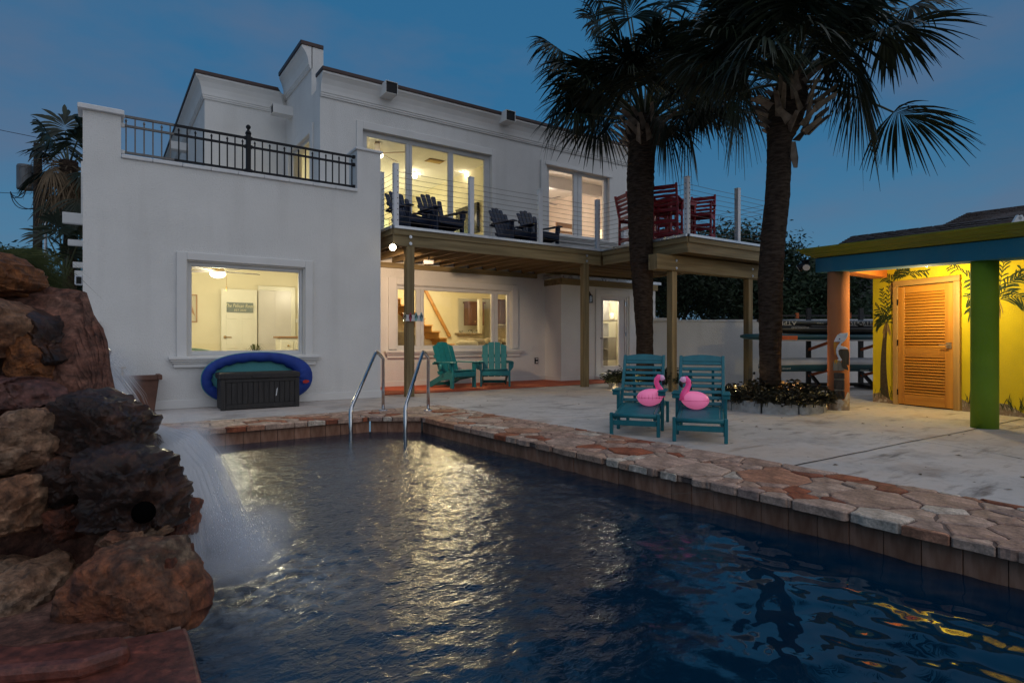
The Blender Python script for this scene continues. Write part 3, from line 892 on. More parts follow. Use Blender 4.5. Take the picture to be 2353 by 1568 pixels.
# return window (plane of constant x)
mb = MB()
for (y0_, y1_, z0_, z1_) in ((RW[0],RW[0]+.06,RW[2],RW[3]), (RW[1]-.06,RW[1],RW[2],RW[3]), (RW[0]+.06,RW[1]-.06,RW[3]-.06,RW[3]), (RW[0]+.06,RW[1]-.06,RW[2],RW[2]+.06)):
    mb.box(3.80, 3.87, y0_, y1_, z0_, z1_)
w_ = build('window', mb, VINYL, house, bevel=.004)
mb = MB(); mb.quad((3.835,RW[1]-.06,RW[2]+.06),(3.835,RW[0]+.06,RW[2]+.06),(3.835,RW[0]+.06,RW[3]-.06),(3.835,RW[1]-.06,RW[3]-.06)); build('pane', mb, GLASS, w_)
mb = MB()
for (y0_, y1_, z0_, z1_) in ((RW[0]-.18,RW[0],RW[2],RW[3]+.18), (RW[1],RW[1]+.18,RW[2],RW[3]+.18), (RW[0],RW[1],RW[3],RW[3]+.18)):
    mb.box(3.705, 3.743, y0_, y1_, z0_, z1_)
build('window_surround', mb, STUCCO_FINE, house, bevel=.006)

# ---------------- front door
DOORP = mat('door_white', (.62,.58,.57), (.68,.64,.62), scale=3, rough=.5)
mb = MB(); frameY(mb, (10.66, 12.02, .0, 2.36), (10.80, 11.88, .0, 2.22), YB-.035, YB-.001); build('door_surround', mb, STUCCO_FINE, house, bevel=.006)
mb = MB(); frameY(mb, DR, (DR[0]+.05, DR[1]-.05, DR[2], DR[3]-.05), YB+.02, YB+.12)
door = build('glass_door', mb, DOORP, house, bevel=.004)
dx = lambda cx: onY((1640+cx*.19139)/1.2075, 760, YB+.06).x
dz = lambda cy: onY(1390, (760+cy*.19139)/1.2075, YB+.06).z
g = (dx(163), dx(393), dz(1330), dz(383))
mb = MB(); frameY(mb, (DR[0]+.052, DR[1]-.052, DR[2]+.01, DR[3]-.052), g, YB+.05, YB+.095)
leaf = build('door_leaf', mb, DOORP, door, bevel=.004)
mb = MB(); frameY(mb, (g[0]-.045, g[1]+.045, g[2]-.045, g[3]+.045), (g[0]+.003, g[1]-.003, g[2]+.003, g[3]-.003), YB+.03, YB+.049); build('glazing_bead', mb, DOORP, door, bevel=.008)
mb = MB(); mb.quad((g[0],YB+.07,g[2]),(g[1],YB+.07,g[2]),(g[1],YB+.07,g[3]),(g[0],YB+.07,g[3])); build('pane', mb, GLASS, door)
hx = dx(110)
mb = MB(); mb.box(hx-.028, hx+.028, YB+.02, YB+.049, dz(865), dz(790)); build('keypad_lock', mb, IRON, door, bevel=.006)
mb = MB(); mb.box(hx-.026, hx+.026, YB+.025, YB+.049, dz(962), dz(898)); mb.box(hx, hx+.13, YB-.01, YB+.005, dz(935), dz(925)); mb.box(hx-.01,hx+.012,YB-.01,YB+.025,dz(938),dz(922)); build('door_handle', mb, IRON, door, bevel=.004)
for cy in (425, 868, 1308):
    mb = MB(); mb.box(DR[1]-.05-.012, DR[1]-.05+.02, YB+.0, YB+.019, dz(cy+32), dz(cy-32)); build('hinge', mb, STEEL, door, bevel=.003)
mb = MB(); mb.box(DR[0]-.02, DR[1]+.02, YB-.06, YB+.1, .11, .158); mb.box(10.6, 12.1, YB-.5, YB-.02, .02, .10); build('door_step', mb, STUCCO_FINE, house, bevel=.006)
# ================================================================== ROOMS BEHIND THE GLASS
WARM = (1.0, .80, .44); SOFT = (1.0, .84, .62); COOL = (1.0, .93, .72)
BULB = emat('lit_bulb', (1.0, .86, .55), 14.0)
BULBW = emat('lit_bowl', (1.0, .90, .66), 6.0)
BRASS = mat('brass', (.45,.30,.12), (.55,.38,.16), scale=9, rough=.35, metal=.9)
BLADE = mat('fan_blade', (.20,.10,.04), (.28,.15,.06), scale=6, rough=.5)
GREYB = mat('fan_blade_grey', (.10,.09,.08), (.14,.12,.11), scale=6, rough=.5)
CABINET = mat('cabinet_wood', (.055,.018,.007), (.09,.032,.012), scale=5, rough=.45, stretch=(1,1,.15))
PINE = mat('pine_stair', (.42,.20,.05), (.52,.27,.08), scale=5, rough=.5, stretch=(.15,1,1))
SOFA = mat('sofa_fabric', (.16,.13,.09), (.23,.19,.13), scale=12, rough=.95, bump=.3, bscale=120)
CUSH = mat('cushion_fabric', (.50,.44,.32), (.60,.53,.40), scale=12, rough=.95, bump=.2, bscale=120)
GRANITE = mat('granite', (.16,.11,.06), (.36,.28,.17), scale=40, rough=.4)
PICF = mat('picture_frame', (.30,.15,.04), (.36,.19,.06), scale=9, rough=.5)
PAPER = mat('picture_paper', (.52,.46,.33), (.60,.54,.41), scale=3, rough=.8)
MINT = mat('mint_fabric', (.22,.36,.30), (.28,.42,.36), scale=7, rough=.9)

def fan(name, label, c, zc, blades, bm, bowl=True, rot=.3, rad=.62, down=.22):
    f = thing(name, label, 'ceiling fan', (c[0], c[1], zc))
    x, y = c
    mb = MB(); mb.tube([(x,y,zc),(x,y,zc-down)], .018, 8); mb.lathe([(.07,-.06),(.06,0)], (x,y,zc)); build('downrod', mb, BRASS, f)
    mb = MB(); mb.lathe([(.05,-.14),(.11,-.12),(.12,-.05),(.07,0)], (x,y,zc-down)); build('motor', mb, BRASS, f, smooth=True)
    for k in range(blades):
        a = rot + k*2*math.pi/blades; d = V((math.cos(a), math.sin(a), 0)); s_ = V((-d.y, d.x, .18)).normalized()
        mb = MB(); p = V((x,y,zc-down-.08))
        mb.obox(p+d*(.13+rad/2), d*(rad/2), s_*.065, d.cross(s_)*.006); build('blade', mb, bm, f, bevel=.02, seg=2)
    mb = MB()
    if bowl: mb.lathe([(.001,-.205),(.06,-.197),(.115,-.172),(.14,-.13),(.13,-.095),(.0,-.09)], (x,y,zc-down), n=20)
    else: mb.ball((x,y,zc-down-.2), .05)
    build('lamp_bowl', mb, BULBW if bowl else BULB, f, smooth=True)
    return f
def downlight(label, x, y, z, watts=0, col=SOFT, up=False):
    d = thing('downlight', label, 'light', (x,y,z))
    mb = MB(); mb.lathe([(.05,-.012),(.085,-.012),(.085,-.001)], (x,y,z), n=16); build('trim_ring', mb, ROOMC, d)
    mb = MB(); mb.lathe([(.0,-.016),(.05,-.016),(.05,-.013)], (x,y,z), n=16); build('lens', mb, BULB, d)
    if watts: lamp('downlight_lamp', (x,y,z-.06), watts, col, .05, parent=d)
    return d

# ---------------- bedroom in the low wing
mb = MB(); mb.box(.04, 3.96, 14.60, 14.7, 0, 2.715)
mb.box(.036,.06, 10.41, 14.6, 0, 2.71); mb.box(3.94,3.962, 10.41, 14.6, 0, 2.71)
build('bedroom_wall', mb, ROOMW, house)
mb = MB(); mb.box(.06, 3.94, 10.41, 14.6, 2.66, 2.718); build('bedroom_ceiling', mb, ROOMC, house)
mb = MB(); mb.box(.06, 3.94, 10.41, 14.6, 0.0, .03); build('bedroom_floor', mb, ROOMF, house)
mb = MB(); mb.box(W0[0], W0[1], 10.41, 10.56, 2.215, 2.36); build('window_blind', mb, ROOMC, house)
yb = 14.59
bx = lambda px, y=yb: onY(px, 700, y).x
bz = lambda py, px=545, y=yb: onY(px, py, y).z
dr = thing('panel_door', 'open white six panel door carrying a hanging sign', 'door', (bx(545), yb, .03))
X0, X1, Z1 = bx(506), bx(588), bz(665)
mb = MB(); mb.box(X0, X1, yb-.12, yb-.08, .05, Z1); build('leaf', mb, DOORW, dr, bevel=.004)
def doorpanel(cx0, cx1, cz0, cz1, arch=False):
    mb = MB()
    pts = [(cx0,cz0),(cx1,cz0),(cx1,cz1)] + ([(cx1+(cx0-cx1)*k/6, cz1+.07*math.sin(math.pi*k/12)*(1)) for k in range(1,7)] if arch == 1 else []) \
        + ([(cx1+(cx0-cx1)*k/6, cz1+.07*math.sin(math.pi/2-math.pi*k/12)) for k in range(0,6)] if arch == 2 else []) + [(cx0, cz1)]
    mb.prism([(x, yb-.121, z) for x, z in pts], (0,-.012,0)); build('door_panel', mb, DOORW, dr, bevel=.011, seg=1)
W_ = X1-X0
for i in (0, 1):
    a, b = X0+W_*(.14+.43*i), X0+W_*(.43+.43*i)
    doorpanel(a, b, bz(732), bz(690), 2 if i else 1); doorpanel(a, b, bz(800), bz(735)); doorpanel(a, b, .2, bz(842))
mb = MB(); mb.lathe([(.03,0),(.03,.02)], (0,0,0)); 
mb = MB(); mb.ball((X0+.07, yb-.16, bz(774)), .032); mb.tube([(X0+.07,yb-.16,bz(774)),(X0+.2,yb-.17,bz(774.5))], .012); build('door_lever', mb, BRASS, dr, smooth=True)
sg = thing('door_sign', 'grey plank sign with script lettering hung on the open white door', 'sign', ((X0+X1)/2, yb-.15, bz(712)))
sx0, sx1, sz0, sz1 = bx(518), bx(578.5), bz(718), bz(695.5)
mb = MB(); mb.box(sx0, sx1, yb-.15, yb-.134, sz0, sz1); build('board', mb, mat('sign_grey', (.16,.19,.17), (.21,.24,.22), scale=6, rough=.8), sg, bevel=.003)
LETTER = mat('sign_lettering', (.68,.62,.40), (.72,.66,.44), scale=5, rough=.6)
def text(s, size, loc, rot, m, parent, name='lettering', shear=0, ext=.002, align='CENTER', sx=1):
    c = bpy.data.curves.new(name, 'FONT'); c.body = s; c.size = size; c.extrude = ext; c.align_x = align; c.align_y = 'CENTER'; c.shear = shear
    c.resolution_u = 2
    o = link(bpy.data.objects.new(name, c)); c.materials.append(m)
    me = bpy.data.meshes.new_from_object(o.evaluated_get(bpy.context.evaluated_depsgraph_get())); bpy.data.objects.remove(o)
    o = link(bpy.data.objects.new(name, me))
    o.parent = parent; o.location = V(loc) - org(parent); o.rotation_euler = rot; o.scale = (sx, 1, 1)
    return o
text('The Pelican Room', .115, ((sx0+sx1)/2, yb-.154, sz0+.66*(sz1-sz0)), (R(90),0,0), LETTER, sg, shear=.25, sx=.72)
text('EST 2020', .065, ((sx0+sx1)/2, yb-.154, sz0+.22*(sz1-sz0)), (R(90),0,0), LETTER, sg, shear=.1)
# doorway to the right of the door: casing and the pale hall behind it
mb = MB(); d0, d1, dzt = bx(594), bx(668), bz(664)
frameY(mb, (d0-.02, d1+.10, .03, dzt+.10), (d0, d1, .03, dzt), yb-.03, yb); build('door_casing', mb, DOORW, house, bevel=.004)
HALLW = mat('hall_paint', (.66,.63,.60), (.72,.69,.66), scale=2, rough=.85)
mb = MB(); mb.box(d0, d1, yb-.010, yb-.002, .04, dzt); mb.prism([((d0+d1)/2, yb-.011, .04),(d1,yb-.011,.04),(d1,yb-.011,dzt),((d0+d1)/2,yb-.011,dzt)], (0,-.006,0)); build('hall_wall', mb, HALLW, house)
lamp('hall_lamp', (d1-.12, yb-.30, dzt-.12), 2.2, COOL, .06, parent=house)
# picture, dresser, switch, rope hook, plant, bed ends
pc = thing('framed_picture', 'framed line drawing on the left bedroom wall', 'picture', (bx(440), yb, 1.5))
px0, px1, pz0, pz1 = bx(424), bx(453), bz(740,440), bz(676,440)
mb = MB(); frameY(mb, (px0,px1,pz0,pz1), (px0+.025,px1-.025,pz0+.025,pz1-.025), yb-.03, yb-.001); build('frame', mb, PICF, pc)
mb = MB(); mb.box(px0+.025,px1-.025,yb-.012,yb-.002,pz0+.025,pz1-.025); build('paper', mb, PAPER, pc)
mb = MB(); mb.prism([(px0+.10,yb-.014,pz1-.15),(px0+.16,yb-.014,pz1-.32),(px0+.20,yb-.014,pz1-.47),(px0+.13,yb-.014,pz1-.38)], (0,-.002,0)); build('drawn_bird', mb, PICF, pc)
ds = thing('dresser', 'cream dresser with small drawers beside the doorway', 'dresser', (3.2, 13.6, .03))
yd = 13.3; q0, q1 = onY(645,790,yd).x, 3.93; zt = onY(660,772,yd).z
mb = MB(); mb.box(q0, q1, yd, yd+.45, .08, zt-.04); build('body', mb, DOORW, ds, bevel=.004)
mb = MB(); mb.box(q0-.05, q1, yd-.04, yd+.46, zt-.038, zt); build('dresser_top', mb, PICF, ds, bevel=.006)
for r_ in range(3):
    for c_ in range(4):
        a = q0+.04+c_*.235; z_ = zt-.10-r_*.24
        mb = MB(); mb.box(a, a+.215, yd-.016, yd-.001, z_-.20, z_); dw = build('drawer', mb, DOORW, ds, bevel=.005)
        mb = MB(); mb.ball((a+.107, yd-.03, z_-.10), .022, 8, 6); build('knob', mb, BRASS, dw, smooth=True)
sw = thing('light_switch', 'white light switch on the bedroom wall above the dresser', 'switch', (bx(681), yb, bz(734)))
mb = MB(); mb.box(bx(679), bx(684), yb-.01, yb-.001, bz(738), bz(729)); mb.box(bx(681), bx(682.5), yb-.018, yb-.01, bz(735), bz(732)); build('plate', mb, ROOMC, sw)
rp_ = MB(); cx_, cz_ = bx(688), bz(703)
for k in range(3):
    rp_.tube([(cx_+.05*math.cos(a)+.01*k, yb-.03-.01*k, cz_+.15*math.sin(a)) for a in [i*math.pi/6 for i in range(13)]], .012, 6)
rope = build('rope_coil', rp_, PAPER, smooth=True); tag(rope, 'coil of pale rope hanging at the right bedroom wall', 'rope')
fan('ceiling_fan', 'dark bladed ceiling fan with a lit white bowl in the bedroom', (1.84, 12.3), 2.655, 5, GREYB, True, 0.15, .62, .28)
lamp('bedroom_lamp', (1.84, 12.3, 1.88), 92, (1.0,.92,.64), .14)
mb = MB(); mb.tube([(1.98,12.25,2.25),(1.98,12.25,2.02)], .004, 5); mb.tube([(1.98,12.25,2.02),(1.98,12.25,1.94)], .012, 6)
tag(build('pull_chain', mb, BRASS), 'pull chain hanging below the bedroom ceiling fan', 'chain')
downlight('small recessed ceiling light over the bedroom door', onY(548,645,13.6).x, 13.6, 2.66, 8, (1,.86,.5))
def bed_end(label, xa, xb, ya, zt, m):
    mb = MB(); n = 10
    pts = [(xa,ya,.3)] + [(xa+(xb-xa)*k/n, ya, zt-.16*((k/n) if xa < 1.6 else (1-k/n))**2) for k in range(n+1)] + [(xb,ya,.3)]
    mb.prism(pts, (0,.10,0)); o = build('headboard', mb, m, bevel=.03, seg=2); tag(o, label, 'headboard'); return o
bed_end('mint upholstered headboard low in the bedroom window, left', onY(405,805,12.2).x, onY(532,812,12.2).x, 12.2, onY(470,797,12.2).z, MINT)
bed_end('cream headboard in front of the mint one, left', onY(405,805,11.2).x, onY(528,812,11.2).x, 11.2, onY(440,803,11.2).z, CUSH)
bed_end('cream headboard at the right end of the bedroom window', onY(590,812,11.2).x, onY(705,800,11.2).x, 11.2, onY(690,801,11.2).z, CUSH)
LEAF_IN = mat('house_plant_leaf', (.06,.09,.015), (.12,.15,.03), scale=6, rough=.5)
mb = MB(); pb = onY(586, 815, 11.0); rn = random.Random(3)
for k in range(26):
    a = rn.uniform(0, 6.28); l = rn.uniform(.12,.22); h = rn.uniform(.10,.2); d = V((math.cos(a), math.sin(a), 0)); s_ = V((-d.y,d.x,0))*.006
    p0, p1, p2 = pb+V((0,0,.0)), pb+d*l*.45+V((0,0,h)), pb+d*l+V((0,0,h*.35))
    mb.quad(p0-s_, p0+s_, p1+s_, p1-s_); mb.quad(p1-s_, p1+s_, p2+s_*.2, p2-s_*.2)
pl = thing('potted_plant', 'spiky green house plant on the bedroom window ledge', 'plant', (pb.x, pb.y, pb.z-.2))
build('leaves', mb, LEAF_IN, pl); mb = MB(); mb.lathe([(.05,-.2),(.07,-.02),(.065,0)], pb); build('pot', mb, PICF, pl)

# ---------------- living room with stair and kitchen
YL = 16.2
lx = lambda px, y=YL: onY(px, 720, y).x
lz = lambda py, px=1050, y=YL: onY(px, py, y).z
mb = MB()
k0, k1, kz0, kz1 = lx(1052), lx(1101), lz(764), lz(685)
door0, door1 = lx(1108), lx(1400)
panelY(mb, 4.17, 12.7, 0, 2.70, YL, .12, [(k0,k1,kz0,kz1), (door0, door1, 0, lz(682))])
mb.box(4.17, 4.2, 12.57, YL, 0, 2.7); mb.box(12.70,12.728, 11.92, 20.5, 0, 2.7); mb.box(4.17, 12.7, 20.4, 20.5, 0, 2.7)
build('living_room_wall', mb, ROOMW, house)
mb = MB(); mb.box(4.2, 12.7, 12.57, 20.4, 2.66, 2.95); mb.box(9.74,12.7,11.91,12.57,2.50,2.58); build('living_room_ceiling', mb, ROOMC, house)
mb = MB(); mb.box(4.2, 12.7, 12.57, 20.4, 0, .03); mb.box(9.74,12.72,11.91,12.57,0,.03); build('living_room_floor', mb, ROOMF, house)
st = thing('staircase', 'pine staircase with skirting board at the left of the living room', 'staircase', (lx(985), YL-.9, .03))
n = 11
xa, za = lx(1010, YL-.5)+1.2, .03
n = 14
for k in range(n):
    z_ = .03 + .18*k; x_ = xa - .235*k
    mb = MB(); mb.box(x_-.26, x_, YL-.95, YL-.03, z_+.15, z_+.18); mb.box(x_-.04, x_-.02, YL-.93, YL-.03, z_, z_+.149); build('stair_step', mb, PINE, st)
mb = MB(); mb.prism([(xa+.1,YL-.02,.03),(xa+.1,YL-.02,.32),(xa-.235*n,YL-.02,.32+.18*n),(xa-.235*n,YL-.02,.03+.18*n)], (0,.018,0)); build('skirting_board', mb, PINE, st)
mb = MB(); hA, hB = onY(985,681,YL-.1), onY(1033,773,YL-.1); mb.bar(hA+(hA-hB)*.5, hB, .05, .10, (0,0,1)); build('handrail', mb, PINE, st, bevel=.012)
mb = MB(); mb.box(k0-.12, k1+.02, YL-.18, YL+.28, kz0-.06, kz0-.002); cnt = build('granite_counter', mb, GRANITE, bevel=.01); tag(cnt, 'granite counter in the pass-through to the kitchen', 'counter')
for i, (px, r_, h_) in enumerate(((1059,.06,.07),(1080,.06,.09),(1092,.07,.09))):
    c_ = onY(px, 762, YL-.02); mb = MB(); mb.lathe([(r_*.7,0),(r_,h_*.6),(r_,h_)], (c_.x,YL-.02,kz0), n=12)
    o = build('glass_bowl', mb, glass_mat('bowl_glass', .05, (.9,.9,.85), 2.2), smooth=True); tag(o, ['small round glass bowl at the left of the granite counter','middle glass jar on the granite counter','wide glass bowl at the right of the granite counter'][i], 'bowl')
def cabinet(label, x0, x1, y, z0, z1, nd=2):
    c = thing('wall_cabinet', label, 'cabinet', ((x0+x1)/2, y, z0))
    mb = MB(); mb.box(x0, x1, y, y+.33, z0, z1); mb.box(x0-.04, x1+.04, y-.05, y+.33, z1+.001, z1+.07); build('carcass', mb, CABINET, c, bevel=.006)
    w = (x1-x0)/nd
    for i in range(nd):
        a, b = x0+w*i+.02, x0+w*(i+1)-.02
        mb = MB(); mb.box(a, b, y-.022, y-.001, z0+.03, z1-.03); d_ = build('cabinet_door', mb, CABINET, c, bevel=.004)
        mb = MB(); m_ = (a+b)/2; hw = (b-a)/2-.07
        mb.prism([(m_-hw,y-.023,z0+.10),(m_+hw,y-.023,z0+.10),(m_+hw,y-.023,z1-.22)]+[(m_+hw*math.cos(t_), y-.023, z1-.22+.10*math.sin(t_)) for t_ in [math.pi*i_/8 for i_ in range(1,8)]]+[(m_-hw,y-.023,z1-.22)], (0,-.012,0)); build('raised_panel', mb, CABINET, d_, bevel=.01)
        mb = MB(); mb.ball((b-.05 if i % 2 == 0 else a+.05, y-.045, z0+.13), .022, 8, 6); build('knob', mb, BRASS, d_, smooth=True)
    return c
yk = 18.4
cabinet('brown kitchen wall cabinet seen through the pass-through', onY(1076,720,yk).x, onY(1112,720,yk).x, yk, onY(1090,747,yk).z, onY(1090,697,yk).z)
cabinet('brown kitchen wall cabinet behind the narrow right window pane', onY(1149,720,yk).x, onY(1182,720,yk).x, yk, onY(1160,744,yk).z, onY(1160,691,yk).z)
mb = MB(); mb.box(onY(1140,700,yk).x, onY(1190,700,yk).x, yk+.34, yk+.37, .9, 1.6); build('backsplash', mb, GRANITE, house)
sf = thing('sofa', 'brown plush sofa seen low through the living room window', 'sofa', (lx(1110,14.2), 14.2, .03))
ys = 13.6
s0, s1 = onY(1078,790,ys).x, onY(1195,790,ys).x
mb = MB(); mb.box(s0, s1, ys, ys+.35, .1, onY(1090,783,ys).z-.1); build('sofa_back', mb, SOFA, sf, bevel=.1, seg=4)
for i in range(3):
    a = s0+(s1-s0)*i/3; b = s0+(s1-s0)*(i+1)/3
    mb = MB(); mb.box(a+.02, b-.02, ys-.03, ys+.30, .55, onY(1090,777-2*(i==1),ys).z); build('back_cushion', mb, SOFA, sf, bevel=.11, seg=4)
cu = MB(); c_ = onY(1070, 797, 13.2); cu.obox(c_, CAMR*.27, V((0,.08,.03)), V((.06,0,.16))); o = build('cushion', cu, CUSH, bevel=.07, seg=3); tag(o, 'pale cushion propped at the left end of the sofa', 'cushion')
cu = MB(); c_ = onY(923, 790, 13.4); cu.obox(c_, CAMR*.3, V((0,.15,0)), V((0,0,.3))); o = build('armchair_back', cu, SOFA, bevel=.12, seg=3); tag(o, 'brown plush chair back behind the left window pane', 'armchair')
for lab, px, py in (('recessed living room light, left of the pair', 985, 660), ('recessed living room light, right of the pair', 1040, 655)):
    p_ = onY(px, py, 14.2); downlight(lab, p_.x, 14.2, 2.66, 24, (1.0,.80,.42))
lamp('living_room_lamp', (7.4, 14.4, 2.4), 112, (1.0,.80,.42), .2)
lamp('kitchen_lamp', (9.8, 17.2, 2.4), 150, (1.0,.90,.66), .2)
# entry seen through the glass door
SHELF = mat('entry_shelf', (.10,.085,.065), (.16,.135,.10), scale=5, rough=.6, stretch=(1,1,.2))
GREYP = mat('entry_panel', (.13,.12,.115), (.17,.16,.15), scale=4, rough=.6)
ye = 12.62
ez = lambda cy: onY(1390, (760+cy*.19139)/1.2075, ye).z
ex = lambda cx: onY((1640+cx*.19139)/1.2075, 760, ye).x
es = thing('entry_cabinet', 'grey-brown cabinet with a shelf of jars behind the glass door', 'cabinet', (ex(300), ye, .03))
mb = MB(); mb.box(ex(245), ex(368), ye, ye+.3, ez(1245), ez(912)); build('panel', mb, SHELF, es, bevel=.006)
mb = MB(); mb.box(ex(160), ex(372), ye-.05, ye+.25, ez(680), ez(660)); build('shelf', mb, SHELF, es, bevel=.004)
mb = MB(); mb.box(ex(120), ex(262), ye+.02, ye+.06, ez(660), ez(350)); mb.box(ex(120), ex(258), ye+.02, ye+.06, ez(905), ez(712)); build('grey_panel', mb, GREYP, es)
mb = MB(); mb.box(ex(120), ex(238), ye, ye+.25, ez(925), ez(912)); mb.box(ex(120), ex(238), ye, ye+.25, ez(1090), ez(1076)); mb.box(ex(120), ex(238), ye, ye+.25, ez(1340), ez(1245)); build('wine_rack', mb, SHELF, es)
mb = MB(); mb.lathe([(.07,0),(.085,.05),(.085,.16),(.05,.2)], (ex(328), ye+.08, ez(658)), n=14); o = build('jar', mb, CUSH, smooth=True); tag(o, 'glass jar on the shelf behind the glass door', 'jar')
ENTRYW = mat('entry_paint', (.80,.77,.68), (.84,.81,.72), scale=2, rough=.8)
mb = MB(); mb.box(10.0, 12.69, ye+.4, ye+.5, .03, 2.5); build('entry_wall', mb, ENTRYW, house)
lamp('entry_lamp', (11.5, 12.25, 2.25), 105, (1.0,.92,.72), .15)

# ---------------- upper living room behind the sliding door
mb = MB()
mb.box(4.0, 8.55, 18.0, 18.1, 3.05, 5.72); mb.box(8.5, 8.6, 12.62, 20.5, 3.05, 5.72); mb.box(3.995, 4.03, 12.62, 12.95, 3.05, 5.72); mb.box(3.995,4.03,14.74,18,3.05,5.72)
mb.box(3.995,4.03,12.95,14.74,5.44,5.72); mb.box(3.995,4.03,12.95,14.74,3.05,3.54)
build('upper_room_wall', mb, ROOMW, house)
mb = MB(); mb.box(4.0, 12.69, 12.62, 20.5, 5.72, 5.8); build('upper_ceiling', mb, ROOMC, house)
mb = MB(); mb.box(4.0, 12.69, 12.62, 20.5, 2.96, 3.06); build('upper_floor', mb, ROOMF, house)
p_ = onY(867, 330, 13.5)
fan('ceiling_fan', 'wooden bladed ceiling fan with lit bulbs behind the sliding door', (onY(867,330,13.6).x, 13.6), 5.72, 5, BLADE, True, .55, .62, .18)
GREENW = mat('kitchen_panelling', (.62,.70,.50), (.70,.78,.58), scale=3, rough=.6)
yk2 = 17.95
for k in range(10):
    a = 5.2 + .24*k
    mb = MB(); mb.box(a+.004, a+.236, yk2-.02, yk2, 3.06, 4.85); build('panelling_board', mb, GREENW, house, bevel=.004)
mb = MB(); mb.box(7.72, 7.8, yk2-.05, yk2, 3.06, 5.15); mb.box(8.3,8.38,yk2-.05,yk2,3.06,5.15); mb.box(7.8,8.3,yk2-.05,yk2,5.07,5.15); build('door_casing', mb, DOORW, house)
mb = MB(); mb.box(7.8, 8.3, yk2-.03, yk2-.002, 3.06, 5.07); o = build('inner_door', mb, PICF); tag(o, 'tan inner door at the back of the upper living room', 'door')
vt = thing('ceiling_vent', 'slatted air vent in the upper living room ceiling', 'vent', (onY(1000,372,14.1).x, 14.1, 5.72))
vx = onY(1000,372,14.1).x
mb = MB(); frameY(mb, (vx-.22,vx+.22,0,.3), (vx-.18,vx+.18,.04,.26), 0, .012); mb.v = [V((v.x, 14.0+v.z, 5.70+v.y)) for v in mb.v]; build('frame', mb, BLADE, vt)
for k in range(5):
    mb = MB(); mb.box(vx-.18, vx+.18, 14.05+k*.045, 14.075+k*.045, 5.69, 5.715); build('slat', mb, BRASS, vt)
tv = thing('television', 'dark wall television at the right of the upper living room', 'television', (8.47, 14.6, 4.1))
mb = MB(); mb.box(8.42, 8.49, 13.9, 15.1, 3.95, 4.75); build('bezel', mb, IRON, tv, bevel=.01)
mb = MB(); mb.box(8.414, 8.419, 13.93, 15.07, 3.98, 4.72); build('screen', mb, mat('tv_screen', (.02,.02,.022), rough=.06), tv)
downlight('bright recessed light at the back of the upper living room', onY(952,404,15.6).x, 15.6, 5.72, 8, COOL)
downlight('recessed light nearer the sliding door', onY(1065,385,14.6).x, 14.6, 5.72, 4, SOFT)
pn = thing('pendant_lamp', 'glowing pendant bulb in front of the kitchen panelling', 'lamp', (onY(955,404,15.2).x, 15.2, 5.72))
pp = onY(953,404,15.2); mb = MB(); mb.tube([(pp.x,15.2,5.72),(pp.x,15.2,pp.z+.06)], .006, 6); build('cord', mb, IRON, pn)
mb = MB(); mb.ball((pp.x,15.2,pp.z), .075); build('bulb', mb, BULB, pn, smooth=True)
lamp('upper_room_lamp', (5.0, 13.7, 4.6), 8, (1.0,.78,.38), .2)
lamp('upper_kitchen_lamp', (6.6, 17.0, 4.1), 120, (1.0,.95,.60), .2)
lamp('upper_back_lamp', (7.6, 15.0, 4.6), 6, (1.0,.84,.55), .2)
# glow seen through the return window
mb = MB(); c_ = onX(690,386,4.6); 
sc_ = thing('wall_sconce', 'bright lamp just inside the terrace window', 'lamp', (4.5, c_.y, c_.z)); mb = MB(); mb.ball((4.5, c_.y, c_.z), .075); build('globe', mb, BULB, sc_, smooth=True)

# ---------------- upper right bedroom
PINKW = mat('pink_room_paint', (.74,.64,.54), (.78,.68,.58), scale=2, rough=.85)
mb = MB(); mb.box(8.602, 12.70, 16.4, 16.5, 3.06, 5.72); mb.box(12.66,12.698,12.62,16.4,3.06,5.72); mb.box(8.602,8.63,12.62,16.4,3.06,5.72)
build('upper_bedroom_wall', mb, PINKW, house)
mb = MB(); mb.box(8.64, 12.65, 13.6, 13.75, 5.40, 5.715); mb.box(8.64,12.65,16.2,16.39,5.45,5.715); build('ceiling_beam', mb, HALLW, house)
f2 = fan('ceiling_fan', 'small ceiling fan with a lit bulb behind the upper right window', (onY(1262,445,14.2).x-.35, 14.2), 5.72, 4, GREYB, False, .2, .6, .5)
pm = onX(1368, 480, 12.65)
def painting(lab, xa, xb, za, zb, y, seed):
    p = thing('painting', lab, 'painting', ((xa+xb)/2, y, za)); 
    mb = MB(); mb.box(xa, xb, y-.03, y-.002, za, zb); build('canvas', mb, mat('painted_canvas', (.22,.36,.36), (.56,.52,.42), scale=3.5, rough=.7, c3=(.40,.50,.46)), p)
    rn_ = random.Random(seed); mb = MB()
    for k in range(5):
        u = rn_.uniform(.2,.8); w = rn_.uniform(.2,.85); h = rn_.uniform(.08,.2)
        x_, z_ = xa+(xb-xa)*u, za+(zb-za)*w
        mb.prism([(x_-.07,y-.031,z_-h),(x_+.02,y-.031,z_-h*.2),(x_+.08,y-.031,z_+h),(x_-.03,y-.031,z_+h*.3)], (0,-.002,0))
    build('brush_shape', mb, mat('pale_paint', (.66,.58,.46), rough=.7), p)
yp = 16.39
painting('tall abstract painting, left of the pair in the upper bedroom', onY(1344,480,yp).x, onY(1363,480,yp).x, onY(1350,540,yp).z, onY(1350,462,yp).z, yp, 2)
painting('tall painting with a pale bird shape, right of the pair', onY(1374,480,yp).x, onY(1394,480,yp).x, onY(1380,535,yp).z, onY(1380,458,yp).z, yp, 4)
mb = MB(); q = [onY(1282,516,15.8), onY(1331,516,15.8), onY(1331,552,15.8), onY(1282,552,15.8)]
tv2 = thing('bedroom_television', 'television screen with a pale blue reflection low in the upper right window', 'television', (q[0].x, 15.8, 3.4))
